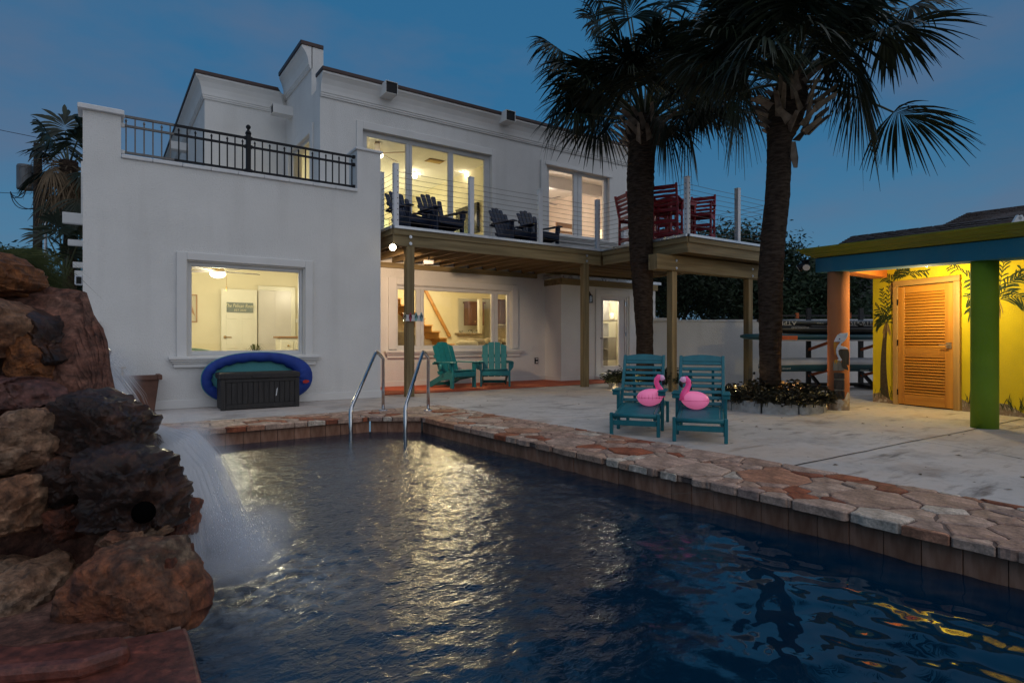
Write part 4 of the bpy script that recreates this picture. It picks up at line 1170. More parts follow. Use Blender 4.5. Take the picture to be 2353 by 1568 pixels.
mb = MB(); mb.box(q[0].x, q[1].x, 15.8, 15.84, 3.7, onY(1300,510,15.8).z); build('screen', mb, mat('blue_screen', (.2,.35,.42), rough=.2, emit=(.30,.55,.68), estr=.55), tv2)  # the blue reflection is put into the screen as a soft glow
ch = thing('wooden_chair', 'light wooden chair back just behind the upper right window', 'chair', (onY(1300,530,12.95).x, 12.95, 3.06))
a, b = onY(1279,520,12.9), onY(1318,520,12.9); zt_ = onY(1298,513,12.9).z
mb = MB(); mb.bar((a.x,12.9,3.1),(a.x,12.9,zt_),.05,.05,(0,1,0)); build('leg', mb, PINE, ch); mb = MB(); mb.bar((b.x,12.9,3.1),(b.x,12.9,zt_),.05,.05,(0,1,0)); build('leg', mb, PINE, ch)
mb = MB(); mb.box(a.x, b.x, 12.88, 12.92, zt_-.12, zt_); build('back_rail', mb, PINE, ch, bevel=.01); mb = MB(); mb.box(a.x, b.x, 12.88, 12.92, zt_-.28, zt_-.22); build('back_rail', mb, PINE, ch, bevel=.01)
tl = thing('table_lamp', 'glowing table lamp at the bottom of the upper right window', 'lamp', (onY(1385,548,13.3).x, 13.3, 3.6))
c_ = onY(1384,538,13.3); mb = MB(); mb.lathe([(.07,-.12),(.11,-.10),(.09,.12)], c_, n=14); build('lamp_shade', mb, mat('lamp_shade', (.7,.6,.45), rough=.8, emit=(1,.75,.42), estr=1.6), tl, smooth=True)
mb = MB(); mb.lathe([(.07,-.5),(.05,-.3),(.02,-.12)], c_, n=10); build('lamp_base', mb, BRASS, tl, smooth=True)
lamp('upper_bedroom_lamp', (10.4, 14.3, 4.7), 95, (1.0,.84,.70), .25)
# ================================================================== BALCONY DECK
ZD = 3.06
DX0, DX1, DX2 = 4.33, 9.29, 12.32
DY0, DY1, DYB = 10.0, 7.60, 12.34
deck = thing('balcony_deck', 'timber balcony deck on posts with zinc edged dark boards', 'deck', (4.66, 9.98, 0))
# boards
k = 0
y = DY0
while y < DYB - .02:
    mb = MB(); mb.box(DX0, DX1-.003, y+.003, min(y+.137, DYB), ZD-.028, ZD)
    build('deck_board', mb, DECKB, deck); y += .14
y = DY1
while y < DYB - .02:
    mb = MB(); mb.box(DX1, DX2, y+.003, min(y+.137, DYB), ZD-.028, ZD)
    build('deck_board', mb, DECKB, deck); y += .14
# edge: flashing, trim board, rim joist
def edge(a, b, out, m, mt):
    a, b, out = V((*a,0)), V((*b,0)), V((*out,0)); d = (b-a).normalized()
    mb = MB(); c = (a+b)/2; h = (b-a)/2
    mb.obox(c+out*.020+V((0,0,ZD-.028)), h, out*.022, V((0,0,.026))); build('zinc_flashing', mb, ZINC, deck, bevel=.004)
    mb = MB(); mb.obox(c-out*.004+V((0,0,ZD-.108)), h, out*.022, V((0,0,.050))); build('trim_board', mb, mt, deck, bevel=.004)
    mb = MB(); mb.obox(c-out*.030+V((0,0,2.805)), h, out*.020, V((0,0,.098))); build('rim_joist', mb, mt, deck, bevel=.004)
edge((DX0,DY0), (DX1,DY0), (0,-1), DECKB, TIMX)
edge((DX0,DY0+.05), (DX0,DYB-.3), (-1,0), DECKB, TIMY)
edge((DX1,DY0-.05), (DX1,DY1), (-1,0), DECKB, TIMY)
edge((DX1+.03,DY1), (DX2,DY1), (0,-1), DECKB, TIMX)
edge((DX2,DY1+.05), (DX2,DYB), (1,0), DECKB, TIMY)
for i in range(13):                                       # joists under the main run
    x = DX0 + .22 + i*.385
    if x > DX1 - .05: break
    mb = MB(); mb.box(x-.02, x+.02, DY0+.06, DYB-.01, 2.715, 3.02); build('joist', mb, JOIST, deck, bevel=.003)
for i in range(12):
    y = DY1 + .25 + i*.385
    if y > DYB-.1: break
    mb = MB(); mb.box(DX1+.06, DX2-.06, y-.02, y+.02, 2.715, 3.02); build('joist', mb, JOISTX, deck, bevel=.003)
mb = MB(); mb.box(DX1-.06, DX1-.02, DY0+.06, DYB-.01, 2.715, 3.02); build('joist', mb, JOIST, deck)
mb = MB(); mb.box(DX0+.05, DX1-.07, DYB-.06, DYB-.012+.008, 2.60, 2.712); build('ledger_board', mb, TIMX, deck)
# posts
def bolt(parent, p, out, r=.022):
    out = V(out); mb = MB(); mb.tube([V(p), V(p)+out*.008], r*1.35, 12); mb.tube([V(p)+out*.008, V(p)+out*.022], r*.75, 6)
    return build('bolt', mb, ZINC, parent)
for (x, y, zt) in ((4.66, 10.07, 2.712), (8.87, 10.07, 2.712)):
    mb = MB(); mb.box(x-.075, x+.075, y-.068, y+.07, -.01, zt); p = build('post', mb, TIMZ, deck, bevel=.008)
    for dz_ in (2.76, 2.88): bolt(deck, (x-.01, DY0-.0105, dz_), (0,-1,0))
YBm = 8.05
pA, pB = onY(1545, 700, YBm+.05), onY(1720, 700, YBm+.05)
for x in (pA.x, pB.x):
    mb = MB(); mb.box(x-.075, x+.075, YBm, YBm+.14, -.01, 2.395); build('post', mb, TIMZ, deck, bevel=.008)
    for dz_ in (2.45, 2.60): bolt(deck, (x-.0, YBm-.043, dz_), (0,-1,0), .018)
bl, br = onY(1509, 600, YBm-.04).x, onY(1800, 640, YBm-.04).x
for yy in (YBm-.04, YBm+.142):
    mb = MB(); mb.box(bl, br, yy, yy+.039, 2.40, 2.70); build('beam', mb, TIMX, deck, bevel=.004)
mb = MB(); mb.box(bl+.01, bl+.09, YBm+.001, YBm+.139, 2.40, 2.70); build('beam_block', mb, TIMZ, deck)
# conduit under the joists and a security light
cd = thing('security_camera', 'small tube shaped camera fixed under the deck joists', 'camera', tuple(onY(1000, 600, 11.0)))
c_ = onY(985, 602, 11.0); mb = MB(); mb.tube([c_+V((-.09,.05,0)), c_+V((.09,-.05,0))], .045, 14); build('camera_body', mb, STUCCO_FINE, cd, smooth=False, bevel=.008)
mb = MB(); mb.tube([c_+V((.0,0,.04)), c_+V((0,0,.12))], .015, 8); build('bracket', mb, IRON, cd)

fl = thing('floodlight', 'dazzling lit floodlight under the left corner of the deck', 'light', tuple(onY(902, 568, 10.02)))
c_ = onY(902, 568, 10.02); d_ = (V((0,0,1))-c_).normalized()
mb = MB(); mb.tube([c_-d_*.10, c_-d_*.06, c_], [.03,.055,.065], 16); build('housing', mb, IRON, fl)
FLOOD = emat('flood_lens', (1.0,.84,.58), 40.0)
mb = MB(); mb.tube([c_+d_*.002, c_+d_*.010], .056, 16); build('lens', mb, FLOOD, fl)
mb = MB(); mb.tube([c_-d_*.08, c_-d_*.08+V((0,.05,.12))], .012, 6); build('bracket', mb, IRON, fl)
lamp('under_deck_fill', c_+V((.13,.10,-.08)), 215, (1.0,.70,.44), .05, kind='SPOT', parent=fl, target=c_+V((.66,1.0,-.62)), spot=80, blend=.3)  # added fill aimed back at the recessed wall, away from where the lens faces

# cable railing
cr = thing('cable_railing', 'white post and steel cable railing round the balcony deck', 'railing', (DX0, DY0, ZD))
HR = 1.11
def rpost(x, y, h=HR):
    mb = MB(); mb.box(x-.045, x+.045, y-.045, y+.045, ZD+.001, ZD+h-.02); p = build('railing_post', mb, WHITE_METAL, cr, bevel=.004)
    mb = MB(); mb.box(x-.05, x+.05, y-.05, y+.05, ZD+h-.019, ZD+h); build('post_cap', mb, WHITE_METAL, p, bevel=.004)
    return p
zc = [ZD+.09+i*.098 for i in range(10)]
yf = DY0+.055
fx = [DX0+.06] + [onY(px, 480, yf).x for px in (1082, 1240)] + [DX1-.06]
for i, x in enumerate(fx):
    p = rpost(x, yf)
    if i == 0:
        mb = MB()
        for z in zc: mb.tube([(x+.02,yf-.0455,z+.012),(x+.02,yf-.052,z+.012)], .010, 8); mb.tube([(x-.0455,yf+.01,z),(x-.052,yf+.01,z)], .010, 8)
        build('cable_fitting', mb, CABLE, p)
rpost(DX0+.06, 10.72, HR)
rx0 = [onY(1581.5, 480, DY1+.06).x, onY(1694, 490, DY1+.06).x, DX2-.06]
rx0[0] = DX1+.06
for i, x in enumerate(rx0):
    p = rpost(x, DY1+.06)
    if i == 0:
        mb = MB()
        for z in zc: mb.tube([(x+.02,DY1+.06-.0455,z+.012),(x+.02,DY1+.06-.053,z+.012)], .011, 8); mb.tube([(x-.0455,DY1+.05,z),(x-.053,DY1+.05,z)], .011, 8)
        build('cable_fitting', mb, CABLE, p)
rpost(DX2-.06, 9.95); rpost(DX2-.06, DYB-.08)
for z in zc:
    for a, b in (((fx[0],yf),(fx[1],yf)), ((fx[1],yf),(fx[2],yf)), ((fx[2],yf),(fx[3],yf)), ((fx[0],yf),(fx[0],10.72)), ((fx[0],10.72),(fx[0],12.3)),
                 ((fx[3],yf),(rx0[0],DY1+.06)), ((rx0[0],DY1+.06),(rx0[1],DY1+.06)), ((rx0[1],DY1+.06),(rx0[2],DY1+.06)), ((rx0[2],DY1+.06),(rx0[2],DYB-.08))):
        mb = MB(); m_ = ((a[0]+b[0])/2, (a[1]+b[1])/2, z-.006)
        mb.tube([(*a,z), m_, (*b,z)], .0042, 5, cap=False); build('cable', mb, CABLE, cr)

# ================================================================== TERRACE RAILING
tr = thing('terrace_railing', 'black iron railing with finialed bars on the low wing, left end faded', 'railing', (1.98, 10.3, 3.655))
YR = 10.31
XA, XB, XM = .28, 3.73, 1.985
zb, z2, zt_ = 3.70, 4.10, 4.235
FADEX = .95
def railbar(name, p, q, w, h):
    for a, b, m in ((max(p, XA), min(q, FADEX), FADED), (max(p, FADEX), q, IRON)):
        if b - a > .01:
            mb = MB(); mb.box(a, b, YR-w/2, YR+w/2, 0, h); yield a, b, m
for (z, h, nm) in ((zb, .032, 'bottom_rail'), (z2-.016, .032, 'middle_rail'), (zt_-.018, .036, 'top_rail')):
    for a, b in ((XA, XM), (XM, XB)):
        for s0, s1, m in ((a, min(b, FADEX), FADED), (max(a, FADEX), b, IRON)):
            if s1 - s0 > .02:
                mb = MB(); mb.box(s0+.001, s1-.001, YR-.018, YR+.018, z, z+h); build(nm, mb, m, tr, bevel=.003)
for half, (a, b) in enumerate(((XA, XM-.035), (XM+.035, XB))):
    nb = 15
    for i in range(nb):
        x = a + (b-a)*(i+.55)/nb; short = i % 2 == 0
        m = FADED if x < FADEX else IRON
        mb = MB(); top = z2+.055 if short else zt_-.02
        mb.box(x-.009, x+.009, YR-.009, YR+.009, zb+.02, top); bar_ = build('baluster', mb, m, tr)
        if short:
            mb = MB(); mb.lathe([(.010,0),(.017,.012),(.013,.03),(.001,.052)], (x,YR,top), n=8); build('finial', mb, m, bar_)
mb = MB(); mb.box(XM-.034, XM+.034, YR-.034, YR+.034, 3.656, 4.30); pst = build('railing_post', mb, IRON, tr, bevel=.005)
mb = MB(); mb.lathe([(.045,0),(.045,.02),(.03,.05),(.018,.06),(.018,.075),(.036,.10),(.036,.125),(.015,.148),(.001,.15)], (XM,YR,4.301), n=14); build('ball_finial', mb, IRON, pst, smooth=True)
mb = MB(); mb.lathe([(.085,0),(.06,.018),(.04,.03)], (XM,YR,3.656), n=4); build('post_foot', mb, IRON, pst)
for z in (zb+.016, z2, zt_):
    mb = MB(); mb.box(XM-.06, XM+.06, YR-.026, YR+.026, z-.026, z+.026); build('rail_bracket', mb, IRON, tr, bevel=.005)
for x, s_ in ((XA, 1), (XB, -1)):
    for z in (zb+.016, z2, zt_):
        mb = MB(); mb.box(x, x+s_*.045, YR-.027, YR+.027, z-.028, z+.028); build('wall_bracket', mb, CAPWHITE if s_ > 0 else IRON, tr, bevel=.005)

# ================================================================== POOL HANDRAILS
def handrail(label, w_px, bend_px, top_px, base_px):
    W = onZ(*w_px, WZ); B = onZ(*base_px, 0)
    # both legs stand in one upright plane through W and B
    d = V((B.x-W.x, B.y-W.y, 0)).normalized(); nrm = V((-d.y, d.x, 0))
    def inplane(px, py):
        r_ = ray(px, py); o_ = V((0,0,1)); t_ = (W-o_).dot(nrm)/r_.dot(nrm); return o_ + r_*t_
    T = inplane(*top_px); K = inplane(*bend_px)
    h = thing('pool_handrail', label, 'handrail', tuple(B), 'handrails at the pool corner')
    pts = [V((W.x, W.y, -1.0)), V((W.x, W.y, K.z-.04))]
    K2 = V((W.x, W.y, K.z)); up = (T-K2)
    pts += [K2 + V((0,0,-.02)) + up.normalized()*.02, K2 + up.normalized()*.06, K2 + up*.5, T - up.normalized()*.10]
    R_ = .09; q = V((B.x, B.y, T.z-.12))
    c0, c1, c2 = T - up.normalized()*.08, T + V((0,0,.03)) + d*.015, q
    for k in range(1, 9):
        t_ = k/8; pts.append(c0*(1-t_)**2 + c1*2*t_*(1-t_) + c2*t_**2)
    pts += [V((B.x, B.y, .3)), V((B.x, B.y, .0))]
    mb = MB(); mb.tube(pts, .0235, 14); build('rail_tube', mb, STEEL, h, smooth=True)
    mb = MB(); mb.lathe([(.065,.013),(.062,.022),(.03,.036)], (B.x,B.y,0), n=18); build('flange', mb, STEEL, h, smooth=False)
handrail('left stainless pool handrail, nearer the storage box', (805.5,1018.6), (804.5,939.5), (864,806.4), (880,944))
handrail('right stainless pool handrail, in front of the teal chairs', (931,1022), (930.6,933), (972,805.5), (983.6,944))
# ================================================================== CHAIRS
def adirondack(name, label, m, nsl=4, fan=False, cup=False, group=None, W=.62):
    """front faces -y, stands on z=0"""
    t = thing(name, label, 'chair', (0,0,0), group); hw = W/2
    for s_ in (-1, 1):
        mb = MB(); mb.box(s_*hw-.045*0-.02, s_*hw+.02, -.36, -.26, 0, .53); build('leg', mb, m, t, bevel=.006)
        mb = MB(); x = s_*(hw-.045)                         # raking side rail that is the back leg too
        mb.prism([(x-.014,-.34,.22),(x-.014,-.34,.35),(x-.014,-.20,.365),(x-.014,.15,.25),(x-.014,.50,.10),(x-.014,.55,.0),(x-.014,.42,.0),(x-.014,.10,.14)], (.028,0,0)); build('side_rail', mb, m, t, bevel=.005)
        mb = MB(); xo = s_*(hw+.01)
        mb.prism([(xo-s_*.06,-.42,.531),(xo+s_*.055,-.42,.531),(xo+s_*.075,-.38,.531),(xo+s_*.06,-.15,.531),(xo+s_*.0,.28,.531),(xo-s_*.06,.28,.531)], (0,0,.024)); build('arm', mb, m, t, bevel=.006)
        mb = MB(); mb.prism([(s_*(hw+.021),-.322,.53),(s_*(hw+.095),-.322,.53),(s_*(hw+.085),-.322,.42),(s_*(hw+.021),-.322,.34)], (0,.03,0))
        build('arm_bracket', mb, m, t, bevel=.003)
    for k in range(6):
        y = -.31 + k*.085; z = .362 - max(0, (y+.22))*.33
        mb = MB(); mb.obox((0, y, z+.012), (hw-.035,0,0), (0,.037,-.012 if y > -.2 else 0), (0,.003,.011)); build('seat_slat', mb, m, t, bevel=.005)
    mb = MB(); mb.box(-hw+.021, hw-.021, -.375, -.352, .24, .345); build('apron', mb, m, t, bevel=.006)
    mb = MB(); mb.box(-hw+.06, hw-.06, .40, .43, .03, .10); build('stretcher', mb, m, t, bevel=.004)
    a, bk = V((0,.10,.20)), V((0,.40,.98)); ax = (bk-a); L_ = ax.length; ax.normalize(); nb = V((0, ax.z, -ax.y))
    total = W-.06; wsl = total/nsl
    for k in range(nsl):
        u = (k-(nsl-1)/2)
        lo = V((u*wsl*(.86 if fan else 1), 0, 0)); hi = V((u*wsl*(1.12 if fan else 1), 0, 0))
        q = abs(u)/((nsl-1)/2)
        top = L_*(1 - (.13*q**2 if fan else .085*q**2)); w0, w1 = wsl*.43*(1 if not fan else .86), wsl*.465*(1 if not fan else .98)
        pts = [a+lo-V((w0,0,0)), a+lo+V((w0,0,0)), a+hi+ax*(top-.03)+V((w1,0,0))]
        for j in range(1, 6):
            ang = math.pi*j/6
            rise = .018*math.sin(ang) if fan else .0
            tilt = (-u*.035)*math.cos(ang)*(-1)
            pts.append(a+hi+ax*(top-.03+rise+ (0 if fan else .02 - (.03*abs(u)/max(1,(nsl-1)/2))*(1 if (math.cos(ang)*u) > 0 else -1)*abs(math.cos(ang)))) + V((w1*math.cos(ang),0,0)))
        pts.append(a+hi+ax*(top-.03)-V((w1,0,0)))
        mb = MB(); mb.prism([p+nb*(-.012) for p in pts], nb*.024); build('back_slat', mb, m, t, bevel=.006)
    for f_ in (.16, .60):
        c_ = a + ax*(L_*f_) - nb*-.0
        mb = MB(); mb.obox(c_ + V((0,.028,-.01)), (hw-.02,0,0), ax*.035, nb*.012); build('back_brace', mb, m, t, bevel=.004)
    mb = MB(); mb.box(-hw-.03, hw+.03, .262, .30, .49, .53); build('arm_rail', mb, m, t, bevel=.004)
    if cup:
        mb = MB(); x = -(hw+.0); mb.lathe([(.028,.36),(.036,.44),(.045,.505)], (x-.06,-.02,0), n=14); build('cup_holder', mb, m, t, smooth=True)
    return t
def set_by_leg(o, leg_world, leg_local, rz):
    c, s_ = math.cos(rz), math.sin(rz); l = leg_local
    o.location = (leg_world[0]-(c*l[0]-s_*l[1]), leg_world[1]-(s_*l[0]+c*l[1]), leg_world[2]); o.rotation_euler = (0,0,rz)
teal = adirondack('adirondack_chair', 'teal adirondack chair turned to the right on the red slab', TEAL, 4, cup=True, group='teal chairs under the deck')
teal2 = copy_tree(teal); teal2['label'] = 'teal adirondack chair facing the pool below the living room window'
P1, P2 = onZ(1038.4, 893.0, .018), onZ(1076.4, 889.0, .018)
set_by_leg(teal, P1, (-.31,-.31), R(12))
c_ = (onZ(1109,888,.018)+onZ(1166,887,.018))/2
set_by_leg(teal2, c_, (0,-.31), R(-31))
navy = adirondack('adirondack_chair', 'navy slatted chair at the left corner of the deck behind the post', NAVY, 5, fan=True, group='navy chairs on the deck', W=.66)
set_by_leg(navy, onD(938, 475.6, 11.55).xy[:] + (ZD+.001,), (-.33,-.31), R(20))
for lab, px, py, t_, lx_, rz in (('navy fan backed chair in front of the sliding door glass', 1061, 493.4, 12.2, .33, 11),
                               ('navy chair against the wall, left of the pair by the window', 1176, 511.6, 13.05, -.33, 18),
                               ('navy chair half behind a white post under the upper window', 1280, 525.6, 13.75, .33, 10)):
    c = copy_tree(navy); c['label'] = lab; set_by_leg(c, onD(px, py, t_).xy[:] + (ZD+.001,), (lx_,-.31), R(rz))

# ---------------- crimson bar set on the far end of the deck
def bar_chair(label):
    t = thing('bar_chair', label, 'chair', (0,0,0), 'crimson bar chairs on the deck'); m = CRIMSON
    for sx in (-1, 1):
        mb = MB(); mb.box(sx*.25-.022, sx*.25+.022, -.25, -.20, 0, .94); build('leg', mb, m, t, bevel=.004)
        mb = MB(); mb.bar((sx*.25,.22,0), (sx*.25,.22,.75), .044, .05, (0,1,0)); mb.bar((sx*.25,.225,.74), (sx*.25,.33,1.22), .044, .05, (0,1,0)); build('leg', mb, m, t, bevel=.004)
        mb = MB(); mb.box(sx*.25-.04, sx*.25+.04, -.29, .27, .941, .965); build('arm', mb, m, t, bevel=.006)
        mb = MB(); mb.box(sx*.25-.015, sx*.25+.015, -.199, .195, .22, .29); build('side_stretcher', mb, m, t, bevel=.003)
        mb = MB(); mb.box(sx*.25-.015, sx*.25+.015, -.199, .195, .62, .70); build('seat_rail', mb, m, t, bevel=.003)
    for z in (.16, .42, .66):
        mb = MB(); mb.box(-.227, .227, -.24, -.215, z, z+.07); build('front_rail', mb, m, t, bevel=.003)
        mb = MB(); mb.box(-.227, .227, .21, .235, z, z+.07); build('rear_rail', mb, m, t, bevel=.003)
    for k in range(5):
        mb = MB(); mb.box(-.227, .227, -.25+k*.095, -.25+k*.095+.085, .715, .738); build('seat_slat', mb, m, t, bevel=.004)
    for k in range(5):
        z = .80 + k*.088; y = .225 + (z-.74)*.219
        mb = MB(); mb.obox((0,y,z), (.228,0,0), (0,.010,0), (0,.006,.028 if k < 4 else .042)); build('back_slat', mb, m, t, bevel=.004)
    return t
bc = bar_chair('crimson bar chair right of the white corner post'); bc.location = (10.98, 8.62, ZD+.001); bc.rotation_euler = (0,0,R(-62))
repeat(bc, (9.93, 9.62, ZD+.001), R(75), 'crimson bar chair showing left of the palm trunk')
repeat(bc, (10.02, 8.72, ZD+.001), R(118), 'crimson bar chair pushed in beside the palm trunk')
repeat(bc, (10.80, 9.60, ZD+.001), R(-20), 'crimson bar chair behind the bar table')
tb = thing('bar_table', 'crimson bar height table with a slatted top on the deck', 'table', (10.42, 9.05, ZD))
for k in range(8):
    mb = MB(); mb.box(9.97+k*.113, 9.97+k*.113+.106, 8.60, 9.50, ZD+.98, ZD+1.005); build('top_slat', mb, CRIMSON, tb, bevel=.004)
mb = MB(); frameY(mb, (9.99,10.85,0,.86), (10.02,10.82,.03,.83), 0, .07); mb.v = [V((v.x, 8.62+v.z, ZD+.908+v.y)) for v in mb.v]; build('apron', mb, CRIMSON, tb)
for x in (10.03, 10.81):
    for y in (8.66, 9.44):
        mb = MB(); mb.box(x-.03, x+.03, y-.03, y+.03, ZD+.001, ZD+.907); build('leg', mb, CRIMSON, tb, bevel=.004)

# ---------------- teal loungers
def lounger(label):
    """front legs at y=0, runs back along +y; x = width"""
    t = thing('sun_lounger', label, 'sun lounger', (0,0,0), 'teal loungers by the pool'); m = TEALB; w = .245
    for sx in (-1, 1):
        mb = MB(); mb.box(sx*w-.018, sx*w+.018, -.02, .03, 0, .243); build('leg', mb, m, t, bevel=.006)
        mb = MB(); mb.box(sx*w-.018, sx*w+.018, .47, .53, 0, .44); build('leg', mb, m, t, bevel=.006)
        mb = MB(); mb.box(sx*w-.018, sx*w+.018, 1.25, 1.31, 0, .26); build('leg', mb, m, t, bevel=.006)
        mb = MB(); x = sx*(w-.037); mb.bar((x,.0,.196), (x,.66,.262), .034, .06); mb.bar((x,.66,.255), (x,1.30,.235), .034, .06); build('side_rail', mb, m, t, bevel=.006)
        mb = MB(); mb.box(sx*(w+.005)-.045, sx*(w+.005)+.045, .33, .66, .441, .463); mb.box(sx*(w+.005)-.04, sx*(w+.005)+.04, .34, .36, .40, .44); build('arm', mb, m, t, bevel=.006)
    for z in (.11, ):
        mb = MB(); mb.box(-w+.02, w-.02, -.012, .012, z, z+.055); build('front_stretcher', mb, m, t, bevel=.004)
    mb = MB(); mb.box(-w+.02, w-.02, .49, .515, .13, .185); build('middle_stretcher', mb, m, t, bevel=.004)
    mb = MB(); mb.tube([(-w+.02,-.005,.214),(w-.02,-.005,.214)], .024, 10); build('front_rail', mb, m, t, smooth=True)
    for k in range(14):
        y = .028 + k*.047
        mb = MB(); zz = .222 + y*.10; mb.obox((0, y+.018, zz), (w-.058,0,0), (0,.0185,.0018), (0,-.0007,.007)); build('seat_slat', mb, m, t, bevel=.004)
    # raised back
    a, b = V((0,.60,.275)), V((0,.93,.825)); ax = (b-a); L_ = ax.length; ax.normalize(); nb = V((0,ax.z,-ax.y))
    for sx in (-1, 1):
        mb = MB(); mb.obox((a+b)/2+V((sx*(w-.018),0,0)), ax*(L_/2+.01), V((.018,0,0)), nb*.017); build('back_rail', mb, m, t, bevel=.006)
    for k in range(8):
        c = a + ax*(.03+k*.0715)
        mb = MB(); mb.obox(c+ax*.026, V((w-.037,0,0)), ax*.0200, nb*.008); build('back_slat', mb, m, t, bevel=.004)
    pts = [V((-w+.037,0,0)), V((w-.037,0,0))]; c0 = a+ax*(L_-.062)
    top = [c0+V((-w+.037+(2*w-.074)*k/10,0,0))+ax*(.062+.024*math.sin(math.pi*k/10)) for k in range(11)]
    mb = MB(); mb.prism([c0+V((w-.037,0,0)) - nb*.008, c0+V((-w+.037,0,0)) - nb*.008] + [p - nb*.008 for p in top], nb*.016); build('head_slat', mb, m, t, bevel=.004)
    mb = MB(); mb.bar((.12,1.0,.24),(.12,.86,.70),.03,.03); mb.bar((-.12,1.0,.24),(-.12,.86,.70),.03,.03); build('back_prop', mb, m, t)
    return t
LRZ = R(-58)+math.pi*0
# width axis (.585,-.81): local x -> that direction
ang = math.atan2(-.80, .60)
lg1 = lounger('teal slatted lounger holding the flamingo that faces right'); 
lg1.location = (*((onZ(1405,998)+onZ(1512,1005))/2).xy[:], 0); lg1.rotation_euler = (0,0,ang)
lg2 = repeat(lg1, (*((onZ(1550,1012)+onZ(1667,1020))/2).xy[:], 0), ang, 'teal slatted lounger holding the flamingo that faces left')

# ---------------- glowing flamingos
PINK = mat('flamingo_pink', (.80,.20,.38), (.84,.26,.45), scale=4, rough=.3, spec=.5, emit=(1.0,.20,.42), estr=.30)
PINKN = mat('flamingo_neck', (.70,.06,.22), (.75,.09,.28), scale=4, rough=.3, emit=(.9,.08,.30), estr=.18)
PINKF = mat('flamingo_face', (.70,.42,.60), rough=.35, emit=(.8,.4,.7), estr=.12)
SEAM = mat('flamingo_seam', (.42,.03,.14), rough=.4)
BEAK = mat('flamingo_beak', (.008,.008,.010), rough=.35)
def flamingo(label):
    """side view in the local xz plane, head toward +x"""
    t = thing('inflatable_flamingo', label, 'flamingo', (0,0,0), 'glowing inflatable flamingos')
    mb = MB(); n, m_ = 28, 16; vs = []
    for i in range(m_+1):
        ph = -math.pi/2 + math.pi*i/m_
        for k in range(n):
            a = 2*math.pi*k/n; cx_ = math.cos(ph)*math.cos(a)
            r = 1 + .012*math.sin(a*18)*(math.cos(ph)**6)
            x = .138*cx_*r; y = .10*math.cos(ph)*math.sin(a)*r; z = .088*math.sin(ph) + .018*(-cx_)*(.5+.5*cx_)*-1
            vs.append(V((x, y, .088+z)))
    fs = [(i*n+k, i*n+(k+1)%n, (i+1)*n+(k+1)%n, (i+1)*n+k) for i in range(m_) for k in range(n)]
    mb.add(vs, fs); build('body', mb, PINK, t, smooth=True)
    mb = MB()
    for k in range(40):
        a0, a1 = 2*math.pi*k/40, 2*math.pi*(k+1)/40
        mb.tube([(.1385*math.cos(a0),.1005*math.sin(a0),.088),(.1385*math.cos(a1),.1005*math.sin(a1),.088)], .0016, 4, cap=False)
    build('seam', mb, SEAM, t)
    for k in range(11):
        a = -math.pi + math.pi*(k+.5)/11; L_ = .022+.012*((k*7)%3)
        x, y = .134*math.cos(a), .097*math.sin(a)
        mb = MB(); mb.tube([(x*1.035,y*1.035,.088-L_*.5),(x*1.04,y*1.04,.092),(x*.99,y*.99,.088+L_)], [.0006,.0016,.0006], 4); build('pucker', mb, SEAM, t)
    P = [(.105,0,.10),(.112,0,.135),(.100,0,.17),(.078,0,.205),(.064,0,.24),(.068,0,.272),(.090,0,.296),(.115,0,.292)]
    mb = MB(); mb.tube(P, [.052,.042,.033,.028,.027,.028,.030,.026], 16); build('neck', mb, PINKN, t, smooth=True)
    mb = MB(); mb.tube([(.098,0,.294),(.122,0,.288),(.138,0,.268)], [.029,.031,.022], 14); build('face', mb, PINKF, t, smooth=True)
    mb = MB(); mb.tube([(.134,0,.272),(.142,0,.248),(.134,0,.222),(.126,0,.212)], [.022,.021,.013,.003], 12); build('beak', mb, BEAK, t, smooth=True)
    return t
f1 = flamingo('glowing pink inflatable flamingo facing right on the left lounger')
def on_seat(lg, u, v):
    c, s_ = math.cos(ang), math.sin(ang); return (lg.location.x + c*u - s_*v, lg.location.y + s_*u + c*v, .276)
f1.location = on_seat(lg1, .115, .47); f1.rotation_euler = (0,0,-YAW)
f2 = copy_tree(f1); f2['label'] = 'glowing pink inflatable flamingo facing left on the right lounger'
f2.location = on_seat(lg2, -.06, .47); f2.rotation_euler = (0,0,math.pi-YAW)
f1.scale = f2.scale = (1.07,1.07,1.10)

# ---------------- storage box, foam float, planter, tap
sb = thing('storage_box', 'dark brown plank effect storage box against the white wall', 'storage box', (2.0, 9.75, 0))
bl_, br_, yfr = 1.452, 2.578, 9.52
mb = MB(); mb.box(bl_+.02, br_-.02, yfr+.02, yfr+.40, .012, .445); body = build('body', mb, DARKBOX, sb, bevel=.008)
mb = MB(); mb.box(bl_, br_, yfr-.005, yfr+.43, .452, .535); build('lid', mb, DARKBOX, sb, bevel=.012, seg=2)
for k in range(9):
    mb = MB(); mb.box(bl_+.02+k*.121, bl_+.02+k*.121+.113, yfr+.015, yfr+.41, .536, .540); build('lid_plank', mb, DARKBOX, sb, bevel=.002)
npl = 13; w_ = (br_-bl_-.16)/npl
for k in range(npl):
    a = bl_+.08+k*w_
    mb = MB(); mb.box(a+.003, a+w_-.003, yfr+.008, yfr+.019, .085, .40); build('plank', mb, DARKBOX, sb, bevel=.003)
for a, b in ((bl_+.01, bl_+.077), (br_-.077, br_-.01)):
    mb = MB(); mb.box(a, b, yfr, yfr+.02, 0, .448); build('corner_post', mb, DARKBOX, sb, bevel=.005)
mb = MB(); mb.box(bl_+.078, br_-.078, yfr+.002, yfr+.019, .012, .082); mb.box(bl_+.078, br_-.078, yfr+.002, yfr+.019, .403, .449); build('front_rail', mb, DARKBOX, sb, bevel=.004)
